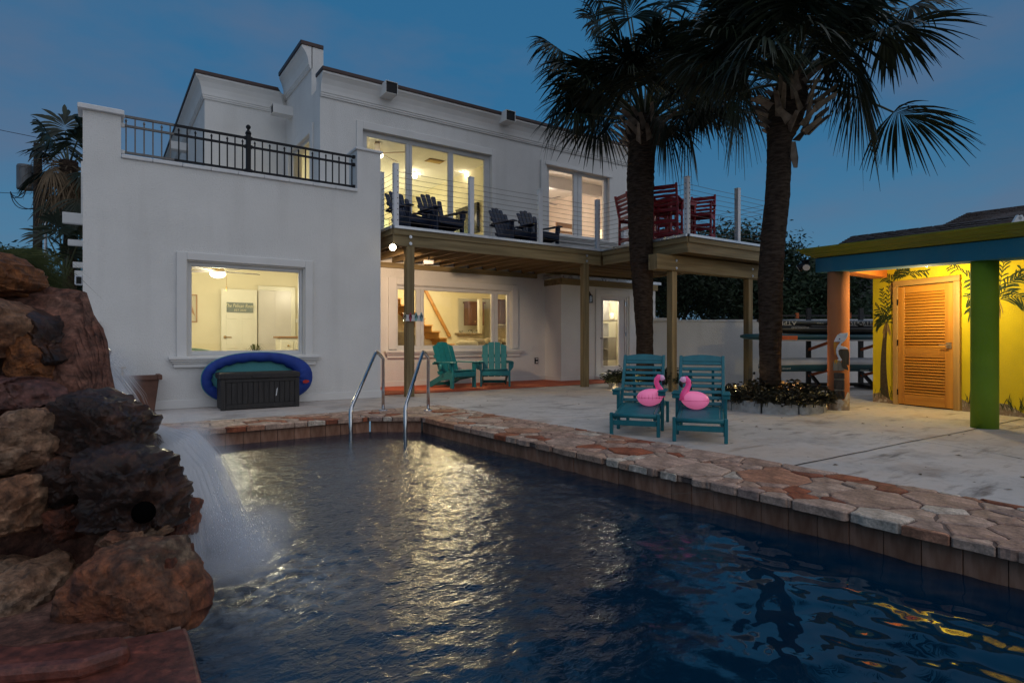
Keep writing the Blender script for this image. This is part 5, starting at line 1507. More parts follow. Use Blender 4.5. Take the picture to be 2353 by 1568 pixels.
mb = MB(); c_ = (bl_+br_)/2; mb.prism([(c_-.15,yfr-.006,.50),(c_+.15,yfr-.006,.50),(c_+.11,yfr-.006,.462),(c_-.11,yfr-.006,.462)], (0,-.012,0)); build('latch', mb, DARKBOX, sb, bevel=.004)
mb = MB(); mb.prism([(2.22,yfr+.0075,.18),(2.235,yfr+.0075,.19),(2.245,yfr+.0075,.27),(2.25,yfr+.0075,.31),(2.232,yfr+.0075,.28)], (0,-.001,0)); build('paint_scuff', mb, CAPWHITE, sb)

BLUEF = mat('float_blue', (.004,.030,.22), (.008,.045,.30), scale=6, rough=.7, bump=.35, bscale=25)
TEALM = mat('float_mesh', (.06,.26,.29), (.09,.32,.34), scale=90, rough=.8, bump=.2, bscale=200)
ff = thing('pool_float', 'oval blue pool float with teal mesh leaning behind the box', 'pool float', (2.1, 9.99, 0))
cx_, cz_, ra, rb = 2.09, .425, .745, .335
def fpt(a, o=0):
    e_ = 2.3; c, s_ = math.cos(a), math.sin(a)
    return V((cx_+(ra+o)*math.copysign(abs(c)**(2/e_), c), 10.02 + .0*s_, cz_+(rb+o)*math.copysign(abs(s_)**(2/e_), s_)))
pts, rad = [], []
mb = MB(); N_ = 64; nn = 14; rings = []
for i in range(N_):
    a = 2*math.pi*i/N_; p = fpt(a); t_ = (fpt(a+.05)-fpt(a-.05)).normalized(); nr = V((t_.z,0,-t_.x)); 
    rr = .072 + .075*max(0, math.cos(a))**2 + .006*math.sin(i*2.1)
    rings.append([p + (nr*math.cos(2*math.pi*k/nn) + V((0,1,0))*math.sin(2*math.pi*k/nn)*.75)*rr - nr*(rr-.07)*.9 for k in range(nn)])
vs = [v for r_ in rings for v in r_]
mb.add(vs, [(i*nn+k, i*nn+(k+1)%nn, ((i+1)%N_)*nn+(k+1)%nn, ((i+1)%N_)*nn+k) for i in range(N_) for k in range(nn)]); build('foam_ring', mb, BLUEF, ff, smooth=True)
mb = MB(); poly = [fpt(2*math.pi*i/40, -.05) + V((0,.03,0)) for i in range(40)]; mb.prism(poly, (0,.012,0)); build('mesh_centre', mb, TEALM, ff)
mb = MB(); mb.tube([fpt(2*math.pi*i/48, .068)+V((0,.01,0)) for i in range(49)], .012, 6); build('piping', mb, TEALM, ff, smooth=True)
mb = MB(); c_ = V((cx_+ra-.06, 9.905, cz_-.07)); mb.prism([c_+V((-.05,0,-.02)),c_+V((.0,0,-.03)),c_+V((.05,0,-.01)),c_+V((.045,0,.02)),c_+V((-.01,0,.032)),c_+V((-.05,0,.012))], (0,-.006,0)); build('red_patch', mb, mat('red_patch', (.45,.02,.015), rough=.6), ff)

TERRA = mat('terracotta', (.10,.045,.030), (.16,.075,.05), scale=6, rough=.8, bump=.3, bscale=50)
pt_ = thing('terracotta_planter', 'brown square planter standing by the wing wall behind the rocks', 'planter', (.45, 9.6, 0))
c_ = onZ(315, 945, 0); pz = .53
mb = MB(); w0, w1 = .20, .26
A = [c_+V((sx*w0, sy*w0, 0)) for sx, sy in ((-1,-1),(1,-1),(1,1),(-1,1))]; B = [c_+V((sx*w1, sy*w1, pz)) for sx, sy in ((-1,-1),(1,-1),(1,1),(-1,1))]
mb.add(A+B, [(3,2,1,0),(0,1,5,4),(1,2,6,5),(2,3,7,6),(3,0,4,7)]); build('pot', mb, TERRA, pt_, bevel=.01)
mb = MB(); frameY(mb, (c_.x-w1-.03, c_.x+w1+.03, c_.y-w1-.03, c_.y+w1+.03), (c_.x-w1+.03, c_.x+w1-.03, c_.y-w1+.03, c_.y+w1-.03), pz-.07, pz); mb.v = [V((v.x, v.z, v.y)) for v in mb.v]; mb.f = [tuple(reversed(f)) for f in mb.f]; build('rim', mb, TERRA, pt_, bevel=.008)
mb = MB(); mb.box(c_.x-w1+.03, c_.x+w1-.03, c_.y-w1+.03, c_.y+w1-.03, pz-.12, pz-.08); build('soil', mb, SOIL, pt_)
tp = thing('garden_tap', 'old brass garden tap on the wing wall above the planter', 'tap', tuple(onY(281, 858, 10.15)))
c_ = onY(281, 856, 10.14); mb = MB(); mb.tube([c_+V((0,.06,0)), c_+V((0,-.03,0)), c_+V((0,-.06,-.03)), c_+V((0,-.07,-.07))], [.022,.024,.022,.018], 10); mb.tube([c_+V((0,-.03,.0)), c_+V((0,-.03,.07))], .014, 8); build('spout', mb, BRASS, tp, smooth=True)
mb = MB(); mb.tube([c_+V((.035*math.cos(a), -.03+.035*math.sin(a), .075)) for a in [i*math.pi/6 for i in range(13)]], .008, 6); mb.bar(c_+V((-.03,-.03,.075)), c_+V((.03,-.03,.075)), .012, .008); build('hand_wheel', mb, BRASS, tp)
wb = thing('junction_box', 'small white box with a conduit low on the wing wall corner', 'junction box', tuple(onY(215, 742, 10.18)))
a, b = onY(205, 748, 10.17), onY(228, 736, 10.17); mb = MB(); mb.box(a.x, b.x, 10.10, 10.198, a.z, b.z); build('box', mb, CAPWHITE, wb, bevel=.006)
mb = MB(); mb.tube([(a.x-.17, 10.16, (a.z+b.z)/2), (a.x, 10.16, (a.z+b.z)/2)], .012, 8); build('conduit', mb, CAPWHITE, wb)
ol = thing('wall_socket', 'black outdoor socket on the wall right of the teal chairs', 'socket', tuple(onY(1232, 828, YU-.02)))
a, b = onY(1228.5, 835, YU-.02), onY(1236, 821, YU-.02); mb = MB(); mb.box(a.x, b.x, YU-.03, YU-.002, a.z, b.z); build('plate', mb, IRON, ol, bevel=.005)
mb = MB(); mb.box(a.x+.02, b.x-.02, YU-.038, YU-.031, a.z+.02, a.z+.06); build('outlet', mb, CAPWHITE, ol); mb = MB(); mb.box(a.x+.02, b.x-.02, YU-.038, YU-.031, b.z-.05, b.z-.015); build('outlet', mb, CAPWHITE, ol)
ln = thing('wall_lantern', 'black carriage lantern on the wall left of the glass door', 'lantern', tuple(onY(1354, 680, YB-.05)))
c_ = onY(1354, 694, YB-.10); mb = MB(); mb.box(c_.x-.055,c_.x+.055,YB-.16,YB-.05,c_.z+.16,c_.z+.18); mb.lathe([(.08,.18),(.02,.25),(.01,.28)], (c_.x,YB-.105,c_.z), n=4); mb.box(c_.x-.06,c_.x+.06,YB-.165,YB-.045,c_.z-.015,c_.z)
for sx in (-1,1):
    for yy in (YB-.155, YB-.055): mb.box(c_.x+sx*.05-.005, c_.x+sx*.05+.005, yy-.005, yy+.005, c_.z, c_.z+.16)
mb.box(c_.x-.04,c_.x+.04,YB-.02,YB-.002,c_.z-.02,c_.z+.2); mb.box(c_.x-.01,c_.x+.01,YB-.06,YB-.02,c_.z+.17,c_.z+.19); build('cage', mb, IRON, ln)
mb = MB(); mb.box(c_.x-.045,c_.x+.045,YB-.15,YB-.06,c_.z+.001,c_.z+.159); build('lantern_glass', mb, glass_mat('lantern_glass', .05, (.9,.9,.9), 2), ln)

# ---------------- flip-flop hook board on the first post
hb = thing('hook_board', 'pale hook board with four painted flip-flop hooks on the left deck post', 'hook board', (4.66, 9.98, 1.5))
a, b = onY(926, 737, 9.99), onY(971, 724, 9.99)
mb = MB(); mb.box(a.x, b.x, 9.965, 9.99, a.z, b.z); build('board', mb, CAPWHITE, hb, bevel=.004)
for i, (px, col) in enumerate(((932.5,(.30,.26,.16)),(948.5,(.36,.06,.09)),(957.5+6,(.20,.40,.36)),(977-4,(.22,.34,.36)))):
    px = (929.5, 942.5, 955.5, 967.5)[i]
    c_ = onY(px, 728, 9.96); h_ = .085; w_ = .028
    pts = [c_+V((w_*(.8+.2*math.cos(t_*2))*math.cos(t_), 0, h_*math.sin(t_))) for t_ in [2*math.pi*k/16 for k in range(16)]]
    mb = MB(); mb.prism(pts, (0,-.012,0)); ff_ = build('flip_flop', mb, mat('flip_flop_paint', col, tuple(min(1,v*1.3) for v in col), scale=20, rough=.7), hb, bevel=.003)
    mb = MB(); mb.tube([c_+V((-.02,-.013,-.015)), c_+V((-.012,-.03,.02)), c_+V((0,-.02,.045)), c_+V((.012,-.03,.02)), c_+V((.02,-.013,-.015))], .006, 6); build('strap', mb, IRON, ff_, smooth=True)
# ================================================================== YELLOW POOL HOUSE
YEL = mat('yellow_stucco', (.62,.48,.003), (.70,.55,.006), scale=2, rough=.85, bump=.4, bscale=60)
ORA = mat('orange_stucco', (.46,.145,.042), (.53,.18,.055), scale=2, rough=.85, bump=.45, bscale=60)
ORB = mat('orange_beam', (.72,.20,.02), (.76,.24,.03), scale=2, rough=.8, bump=.3, bscale=60)
GRN = mat('green_stucco', (.15,.26,.004), (.19,.31,.008), scale=2, rough=.85, bump=.45, bscale=60)
BLU = mat('blue_stucco', (.010,.155,.245), (.014,.18,.28), scale=2, rough=.85, bump=.4, bscale=60)
LIME = mat('lime_fascia', (.145,.165,.003), (.18,.20,.005), scale=3, rough=.7, bump=.15, bscale=40)
OAKX = wood('oak_rail', (.42,.165,.018), (.56,.25,.035), 0, rough=.5)
OAKZ = wood('oak_stile', (.42,.165,.018), (.56,.25,.035), 2, rough=.5)
TRIMW = wood('pine_casing', (.36,.20,.055), (.52,.32,.11), 2, rough=.6)
TRIMX = wood('pine_casing_head', (.36,.20,.055), (.52,.32,.11), 0, rough=.6)
SATIN = mat('satin_nickel', (.45,.38,.28), (.5,.43,.33), scale=20, rough=.35, metal=.8)
for m_ in (YEL, ORA, ORB, GRN, BLU, LIME): weathered(m_, .13)
ph = thing('pool_house', 'bright yellow pool house with a palm mural and a louvred door', 'pool house')
# local frame: x along the wall toward the right, -y toward the pool
TILT = lambda u: -.046*(u-.7)
mb = MB(); wallY(mb, rectpoly(0, 6.0, -.05, 2.30), [], 0, .16); mb.box(0, .16, .162, 2.6, -.05, 2.3); build('wall', mb, YEL, ph)
def sloped(mb, u0, u1, v0, v1, z0, z1):
    """bar along u that falls gently to the right"""
    A = [(u0,-v0),(u1,-v0),(u1,-v1),(u0,-v1)]
    vs = [(x, y, z0+TILT(x)) for x, y in A] + [(x, y, z1+TILT(x)) for x, y in A]
    fs = [(3,2,1,0),(4,5,6,7),(0,1,5,4),(1,2,6,5),(2,3,7,6),(3,0,4,7)]
    if v0 < v1: fs = [tuple(reversed(f)) for f in fs]
    mb.add(vs, fs)
mb = MB(); sloped(mb, .43, 6.0, 1.68, 1.34, 2.02, 2.235); build('front_beam', mb, BLU, ph, bevel=.008)
mb = MB(); mb.bar((.60,-1.34,2.135), (.13,0,2.135), .24, .20); build('side_beam', mb, ORB, ph, bevel=.008)
prof = [(1.69,2.236),(1.72,2.236),(1.74,2.262),(1.775,2.268),(1.785,2.295),(1.82,2.305),(1.845,2.345),(1.875,2.352),(1.88,2.375)]
mb = MB()
pts0 = [(v, z) for v, z in prof] + [(-.3, 2.375), (-.3, 2.31), (1.3, 2.236)]
n = len(pts0)
def uend(v): return .43 - (v-1.69)*1.0 if v > 1.5 else .2
mb.add([(uend(v), -v, z+TILT(.2)) for v, z in pts0] + [(6.0, -v, z+TILT(6.0)) for v, z in pts0],
       [(i, (i+1)%n, n+(i+1)%n, n+i) for i in range(n)] + [tuple(range(n))[::-1], tuple(range(n, 2*n))])
build('roof_fascia', mb, LIME, ph, bevel=.004)
mb = MB(); sloped(mb, .45, 6.0, 1.33, -.15, 2.238, 2.26); build('porch_ceiling', mb, YEL, ph)
for nm, u, v, r, m, zt in (('orange_column', .70, 1.52, .145, ORA, 2.019), ('green_column', 2.70, 1.50, .134, GRN, 1.93)):
    mb = MB(); mb.lathe([(r,-.02),(r,.5),(r,1.0),(r,1.5),(r,zt)], (u,-v,0), n=40)
    c_ = build('column', mb, m, ph, smooth=True)
    for p in c_.data.polygons:
        if len(p.vertices) > 4: p.use_smooth = False
# door with louvre slats
pd = 'louvred_door'
d0, d1, dz1 = .475, 1.335, 1.865
mb = MB(); mb.box(d0-.085, d0-.004, -.045, -.001, .0, dz1+.006); jl = build('door_casing', mb, TRIMW, ph, bevel=.004)
mb = MB(); mb.box(d1+.004, d1+.095, -.045, -.001, -.0, dz1+.006); build('door_casing', mb, TRIMW, ph, bevel=.004)
mb = MB(); mb.box(d0-.085, d1+.095, -.045, -.001, dz1+.008, dz1+.095); build('door_casing', mb, TRIMX, ph, bevel=.004)
mb = MB(); mb.box(d0-.003, d1+.003, -.006, -.001, .0, dz1+.007); build('door_backing', mb, IRON, ph)
sw_ = .105
mb = MB(); mb.box(d0, d0+sw_, -.034, -.008, .018, dz1-.006); mb.box(d1-sw_-.02, d1, -.034, -.008, .018, dz1-.006); ldoor = build('louvred_door', mb, OAKZ, ph, bevel=.003)
for z0, z1 in ((.018,.175),(.755,.905),(1.755,dz1-.006)):
    mb = MB(); mb.box(d0+sw_+.001, d1-sw_-.021, -.033, -.008, z0, z1); build('door_rail', mb, OAKX, ldoor, bevel=.003)
def louvres(z0, z1, k):
    for i in range(k):
        z = z0 + (z1-z0)*(i+.5)/k
        mb = MB(); mb.obox(((d0+sw_+d1-sw_-.02)/2, -.021, z), ((d1-d0-2*sw_-.022)/2,0,0), (0,.012,.017), (0,-.004,.0035)); build('louvre_slat', mb, OAKX, ldoor)
louvres(.907, 1.753, 19); louvres(.177, .753, 13)
for z in (.20,.98,1.62):
    mb = MB(); mb.box(d0-.012, d0+.006, -.050, -.035, z-.045, z+.045); build('hinge', mb, IRON, ldoor, bevel=.002)
mb = MB(); mb.box(d1-.095, d1-.02, -.048, -.035, .90, .985); mb.tube([(d1-.055,-.048,.945),(d1-.055,-.085,.945),(d1-.17,-.088,.948)], .009, 8); build('door_handle', mb, SATIN, ldoor, bevel=.003)
# mural: flat paint on the wall
PGREEN = mat('mural_leaf', (.020,.040,.010), (.035,.060,.015), scale=30, rough=.85)
PTRUNK = mat('mural_trunk', (.030,.020,.010), (.075,.055,.03), scale=18, rough=.85, stretch=(1,1,2.5))
PSAND = mat('mural_sand', (.30,.24,.17), (.48,.43,.36), scale=14, rough=.85, c3=(.22,.15,.10))
PSTRAW = mat('mural_straw', (.25,.15,.05), (.35,.24,.09), scale=30, rough=.85)
def stroke(mb, pts, w, y=-.003, n=6):
    """tapering brush stroke along a quadratic curve in the wall plane"""
    (x0,z0),(x1,z1),(x2,z2) = pts; P = []
    for k in range(n+1):
        t_ = k/n; P.append(V(((1-t_)**2*x0+2*t_*(1-t_)*x1+t_*t_*x2, y, (1-t_)**2*z0+2*t_*(1-t_)*z1+t_*t_*z2)))
    for k in range(n):
        d = (P[k+1]-P[k]).normalized(); s_ = V((-d.z,0,d.x))
        w0 = w*(.35+.65*math.sin(math.pi*min(1,.15+.85*(1-k/n)))) ; w1 = w*(.35+.65*math.sin(math.pi*min(1,.15+.85*(1-(k+1)/n))))
        if k+1 == n: w1 = w*.1
        mb.add([P[k]-s_*w0*.5, P[k+1]-s_*w1*.5, P[k+1]+s_*w1*.5, P[k]+s_*w0*.5], [(0,1,2,3)])
def inside(x, z):
    return x > .005 and z < 2.2 and not (d0-.09 < x < d1+.1 and z < dz1+.1)
def pfrond(mb, rn, a, b, bend, nl, ln):
    """painted frond: rachis from a to b with leaflets hanging both sides"""
    cx_, cz_ = (a[0]+b[0])/2, (a[1]+b[1])/2 + bend
    q = lambda t_: ((1-t_)**2*a[0]+2*t_*(1-t_)*cx_+t_*t_*b[0], (1-t_)**2*a[1]+2*t_*(1-t_)*cz_+t_*t_*b[1])
    for i in range(12):
        p, r_ = q(i/12), q((i+1)/12)
        if inside(*p) and inside(*r_): stroke(mb, (p, ((p[0]+r_[0])/2,(p[1]+r_[1])/2), r_), .010, n=2)
    for i in range(nl):
        t_ = .12 + .88*i/nl; p = q(t_); p2 = q(min(1,t_+.02)); dx, dz_ = p2[0]-p[0], p2[1]-p[1]; l = math.hypot(dx, dz_) or 1; dx/=l; dz_/=l
        for s_ in (-1, 1):
            L_ = ln*(1-.5*t_)*rn.uniform(.7,1.15); ang = .65+rn.uniform(-.2,.2)
            ex_ = p[0] + L_*(dx*math.cos(ang) - s_*dz_*math.sin(ang)); ez_ = p[1] + L_*(dz_*math.cos(ang) + s_*dx*math.sin(ang)) - L_*.35
            mx_ = p[0] + L_*.5*(dx*math.cos(ang) - s_*dz_*math.sin(ang)); mz_ = p[1] + L_*.5*(dz_*math.cos(ang)+s_*dx*math.sin(ang)) + L_*.02
            if inside(ex_, ez_) and inside(mx_, mz_) and inside(*p): stroke(mb, (p,(mx_,mz_),(ex_,ez_)), .020)
def mpalm(label_name, base, w0, w1, mid, crown, fronds, seed, ln=.22):
    rn = random.Random(seed); mb = MB(); L_, R_ = [], []
    for k in range(13):
        t_ = k/12; x = (1-t_)**2*base[0]+2*t_*(1-t_)*mid[0]+t_*t_*crown[0]; z = (1-t_)**2*base[1]+2*t_*(1-t_)*mid[1]+t_*t_*crown[1]
        w = w0+(w1-w0)*t_**.7; L_.append((x-w/2, z)); R_.append((x+w/2, z))
    for k in range(12): mb.add([(L_[k][0],-.002,L_[k][1]),(R_[k][0],-.002,R_[k][1]),(R_[k+1][0],-.002,R_[k+1][1]),(L_[k+1][0],-.002,L_[k+1][1])], [(0,1,2,3)])
    build('painted_trunk', mb, PTRUNK, ph)
    mb = MB()
    for f in fronds: pfrond(mb, rn, crown, f[:2], f[2], f[3] if len(f) > 3 else 9, ln)
    build('painted_frond', mb, PGREEN, ph)
    mb = MB()
    for k in range(14):
        a = rn.uniform(-.06,.06); stroke(mb, ((crown[0]+a*.4,crown[1]+.02),(crown[0]+a,crown[1]-.08),(crown[0]+a*1.3,crown[1]-rn.uniform(.12,.26))), .012, y=-.0035)
    build('painted_straw', mb, PSTRAW, ph)
mpalm('a', (.225,.06), .17, .055, (.15,.7), (.25,1.28), [(.02,1.42,.08),(.04,1.62,.05),(.16,1.88,.05),(.36,1.60,.09),(.38,1.35,.09,7),(.06,1.25,.1),(.30,2.0,.02)], 1, .16)
mpalm('b', (.34,1.6), .03, .02, (.32,1.75), (.36,1.93), [(.12,2.12,.05),(.6,2.16,.06,11),(.95,2.06,.10,12),(.48,2.18,.0)], 2, .17)
mpalm('c', (1.62,.05), .20, .07, (1.62,.8), (1.90,1.55), [(1.50,1.62,.12),(1.48,1.95,.05,11),(1.70,2.15,.03),(1.52,1.40,.14),(2.2,1.9,.1,11),(2.3,1.5,.15),(1.25,2.12,.12,13),(2.0,2.18,.0)], 3, .24)
mpalm('d', (2.72,.1), .24, .08, (2.60,.7), (2.95,1.35), [(2.35,1.30,.2,11),(2.30,1.7,.15,12),(2.55,2.0,.08,12),(3.0,2.1,.0,12),(3.4,1.7,.15,12),(2.15,1.95,.16,14),(2.45,1.05,.22,11)], 4, .26)
for (xa, xb, seed) in ((.005, d0-.088, 1), (d1+.098, 6.0, 2)):
    mb = MB(); rn = random.Random(seed); k = max(3, int((xb-xa)/.12)); top = [(xa+(xb-xa)*i/k, .10+.06*math.sin(i*1.3+seed)+rn.uniform(-.02,.02)) for i in range(k+1)]
    for i in range(k): mb.add([(top[i][0],-.0025,0),(top[i+1][0],-.0025,0),(top[i+1][0],-.0025,top[i+1][1]),(top[i][0],-.0025,top[i][1])], [(0,1,2,3)])
    build('painted_sand', mb, PSAND, ph)
    mb = MB()
    for i in range(int((xb-xa)*40)):
        x = rn.uniform(xa+.02, xb-.02); h = rn.uniform(.08,.26); dx_ = rn.uniform(-.08,.08)
        if inside(x+dx_, .2): stroke(mb, ((x,.06),(x+dx_*.3,.06+h*.6),(x+dx_,.06+h)), .008, y=-.0042)
    build('painted_grass', mb, PGREEN, ph)
mb = MB(); mb.add([(2.50,-.0045,.06),(2.57,-.0045,.04),(2.66,-.0045,.20),(2.65,-.0045,.27),(2.62,-.0045,.28),(2.60,-.0045,.22)], [(0,1,2,3,4,5)]); build('painted_bottle', mb, PSTRAW, ph)
# painted foot of the orange column
mb = MB(); rn = random.Random(6); nn = 40
for i in range(nn):
    a0, a1 = 2*math.pi*i/nn, 2*math.pi*(i+1)/nn; r = .1465
    h = lambda a: .22+.05*math.sin(a*3)+.03*math.sin(a*7+1)
    mb.add([(.70+r*math.cos(a0),-1.52+r*math.sin(a0),0),(.70+r*math.cos(a1),-1.52+r*math.sin(a1),0),(.70+r*math.cos(a1),-1.52+r*math.sin(a1),h(a1)),(.70+r*math.cos(a0),-1.52+r*math.sin(a0),h(a0))], [(0,1,2,3)])
build('painted_sand', mb, mat('column_sand', (.20,.17,.15), (.50,.47,.43), scale=9, rough=.85, c3=(.32,.22,.13)), ph, smooth=True)
# lamp on the porch ceiling, twin floodlight at the corner
O_ = V((10.64, 4.875, 0)); U_ = V((-.2627,-.9649,0)); V_ = V((-.9649,.2627,0))
def toL(w): w = V(w)-O_; return V((w.dot(U_), -w.dot(V_), w.z))
lc = toL(onD(2127, 606, 8.45))
mb = MB(); mb.lathe([(.06,.0),(.09,.03),(.095,.06)], (lc.x, lc.y, lc.z), n=20); pl_ = build('porch_lamp', mb, WHITE_METAL, ph, smooth=True)
mb = MB(); mb.ball((lc.x, lc.y, lc.z-.008), .062, 16, 8, (1,1,.55)); build('lamp_bulb', mb, emat('porch_bulb', (1.0,.82,.55), 60.0), ph, smooth=True)
fa = toL(onD(1850, 606, 9.05))
mb = MB(); mb.box(fa.x-.05, fa.x+.05, fa.y-.03, fa.y+.03, fa.z+.03, fa.z+.06); ff = build('twin_floodlight', mb, IRON, ph)
for s_ in (-1, 1):
    c_ = fa + V((s_*.045, -.02, -.03)); d_ = V((s_*.55 - .1, -.55, -.5)).normalized()
    mb = MB(); mb.tube([c_-d_*.08, c_, c_+d_*.06], [.03,.045,.055], 14); f_ = build('floodlight_head', mb, IRON, ph)
    mb = MB(); mb.tube([c_+d_*.061, c_+d_*.066], .05, 14); build('floodlight_lens', mb, mat('lens_white', (.6,.58,.55), rough=.3), ph)
ph.location = O_; ph.rotation_euler = (0, 0, math.atan2(U_.y, U_.x))
bpy.context.view_layer.update()
def toW(p): p = V(p); return O_ + U_*p.x - V_*p.y + V((0,0,p.z))
lamp('porch_lamp_light', toW(lc + V((0,0,-.26))), 55, (1.0,.80,.42), .06)

# pelican plaque on the orange column
pq = thing('pelican_plaque', 'painted wooden pelican plaque on a post, fixed to the orange column', 'plaque')
def ppoly(name, pts, y0, y1, m, parent=pq, bev=.004):
    """points in crop pixels of the plaque, laid out flat"""
    mb = MB(); P = [((x-350)*.00084, y0, 1.12-(y-150)*.00084) for x, y in pts]
    mb.prism(P, (0, y1-y0, 0)); return build(name, mb, m, parent, bevel=bev)
PW = mat('plaque_white', (.55,.56,.60), (.68,.68,.70), scale=26, rough=.7, ramp=(.4,.5))
PB = mat('plaque_brown', (.045,.030,.015), (.10,.07,.035), scale=14, rough=.7, stretch=(3,1,.3))
PGY = mat('plaque_grey', (.16,.13,.09), (.26,.22,.16), scale=12, rough=.8, stretch=(3,1,.4))
PBK = mat('plaque_pile', (.018,.012,.009), (.075,.055,.04), scale=10, rough=.8, stretch=(3,1,.6))
PBE = mat('plaque_bill', (.50,.06,.01), (.60,.36,.02), scale=9, rough=.6, stretch=(2,1,.3))
ppoly('bill', [(276,300),(372,300),(345,350),(318,400),(316,470),(312,525),(292,520),(276,450),(272,380)], -.045, -.022, PBE)
ppoly('head_and_neck', [(276,298),(300,235),(330,180),(375,152),(440,150),(490,142),(488,190),(470,240),(435,290),(390,330),(378,365),(440,382),(480,402),(495,425),(430,420),(370,425),(345,450),(350,510),(375,565),(400,605),(385,628),(335,618),(328,600),(352,592),(325,540),(310,480),(312,420),(335,360),(372,310),(376,298)], -.058, -.030, PW)
ppoly('eye', [(352,248),(360,237),(372,240),(376,250),(368,261),(356,260)], -.062, -.058, mat('plaque_eye', (.10,.02,.012), rough=.5), bev=0)
ppoly('wing', [(345,452),(372,428),(430,424),(497,430),(510,480),(508,560),(505,705),(470,690),(490,740),(500,790),(440,765),(405,735),(392,680),(402,600),(375,560),(350,505)], -.050, -.024, PB)
ppoly('foot', [(275,640),(300,605),(345,618),(330,650),(318,690),(300,640),(285,690)], -.046, -.026, PBE)
ppoly('stump', [(265,640),(300,630),(380,630),(402,690),(440,760),(438,788),(360,798),(262,794)], -.040, -.016, PGY)
for z0, z1 in ((832,938),(955,1115),(1140,1285)):
    ppoly('pile_section', [(275,z0),(440,z0),(442,z1),(277,z1)], -.030, -.004, PBK, bev=.01)
ppoly('pile_band', [(280,938),(438,938),(438,954),(280,954)], -.034, -.004, PGY); ppoly('pile_band', [(282,1116),(438,1116),(438,1139),(282,1139)], -.034, -.004, PGY)
cc = toW((.70,-1.52,0)); dcam = (V((0,0,0))-V((cc.x,cc.y,0))).normalized()
pos = cc + dcam*.141 + V((dcam.y,-dcam.x,0))*-.004
pq.location = (pos.x, pos.y, 0); pq.rotation_euler = (0,0,math.atan2(dcam.y,dcam.x)+math.pi/2)

# ================================================================== GARDEN WALL, PADDLE BOARD RACK
gw = thing('garden_wall', 'low white stucco garden wall with tile coping behind the loungers', 'garden wall', tuple(onZ(1700, 880)))
gA, gB = onD(1490, 880, 14.6), onD(2090, 886, 14.1)
gA.z = gB.z = 0; gd = (gB-gA).normalized(); gn = V((gd.y,-gd.x,0))
mb = MB(); c_ = (gA+gB)/2; mb.obox(c_+V((0,0,.72)), (gB-gA)/2, gn*.10, V((0,0,.75))); build('wall', mb, STUCCO, gw)
k = 16
for i in range(k):
    a, b = gA.lerp(gB, i/k), gA.lerp(gB, (i+1)/k); mb = MB(); mb.obox((a+b)/2+V((0,0,1.495)), (b-a)*.492, gn*.13, V((0,0,.022))); build('coping_tile', mb, CAPWHITE, gw, bevel=.006)
a = onD(1521, 735, 14.5); mb = MB(); mb.obox(V((a.x,a.y,1.53)), gd*.35, gn*.14, V((0,0,.03))); build('pillar_cap', mb, CAPWHITE, gw)

DB = 12.7
BL = CAMR; BW = CAMF
def bpos(px, py, dep=DB): return onD(px, py, dep)
BOARDG = mat('board_grey', (.035,.045,.055), (.05,.06,.07), scale=4, rough=.4)
BOARDK = mat('board_black', (.010,.011,.014), (.018,.018,.02), scale=4, rough=.4)
BOARDT = mat('board_teal', (.010,.055,.075), (.014,.075,.10), scale=3, rough=.4)
BOARDW = mat('board_white', (.30,.30,.32), (.40,.40,.42), scale=3, rough=.45)
BOARDO = mat('board_orange', (.42,.07,.02), (.5,.10,.03), scale=3, rough=.45)
BOARDB = mat('board_blue', (.008,.05,.13), (.012,.07,.17), scale=3, rough=.4)
BOARDGR = mat('board_green', (.015,.12,.10), (.02,.16,.13), scale=3, rough=.4)
PRINT = mat('board_print', (.42,.42,.40), rough=.5)
def board(name, label, cat, xl, length, z0, thick, width, mats, dep=DB, rocker=.05, belly=0, thr=.75):
    """hull lying flat along the rack; mats = (rail, deck, bottom)"""
    p0 = V((0,0,0)) + BW*dep + BL*xl
    t = thing(name, label, cat, (p0.x+BL.x*length/2, p0.y+BL.y*length/2, z0)); NS, NR = 26, 12
    mb = MB(); rings = []
    for i in range(NS+1):
        s_ = i/NS; e_ = max(.02, (1-abs(2*s_-1)**3.2)**.5); w = width/2*e_; th = thick*(.35+.65*min(1, e_*1.2))
        zc_ = z0 + thick/2 + rocker*abs(2*s_-1)**4
        ring = []
        for k in range(NR):
            a = 2*math.pi*k/NR; ca, sa = math.cos(a), math.sin(a)
            y = w*math.copysign(abs(ca)**.55, ca); z = th/2*math.copysign(abs(sa)**.6, sa)
            if sa < 0: z -= belly*e_*(-sa)
            ring.append(p0 + BL*(length*s_) + BW*y + V((0,0,zc_+z)))
        rings.append(ring)
    vs = [v for r_ in rings for v in r_]
    for i in range(NS):
        for k in range(NR):
            mid = 2*math.pi*(k+.5)/NR; mi = 1 if math.sin(mid) > thr else (2 if math.sin(mid) < -.75 else 0)
            mb.f.append((i*NR+k, (i+1)*NR+k, (i+1)*NR+(k+1)%NR, i*NR+(k+1)%NR)); mb.m.append(mi)
    mb.f += [tuple(range(NR)), tuple(range(NS*NR, NS*NR+NR))[::-1]]; mb.m += [0,0]; mb.v = vs
    build('hull', mb, list(mats), t, smooth=True)
    return t, p0
lat = lambda px, dep=DB: (px-1176)/F*dep
b1, p1 = board('paddle_board', 'grey and black paddle board with upside down lettering, top of the rack', 'paddle board', lat(1738), 3.3, 1.33, .115, .78, (BOARDG, BOARDB, BOARDK))
mb = MB(); q = p1 + BL*2.35 - BW*.30; mb.prism([q+V((0,0,1.33+.11)), q+BL*.16+V((0,0,1.33+.11)), q+BL*.24+V((0,0,1.62)), q+BL*.17+V((0,0,1.56))], BW*.015); build('fin', mb, BOARDK, b1)
ROT = (R(90), R(180), -YAW)
fr = lambda px, py, o=.40: onD(px, py, DB-o)
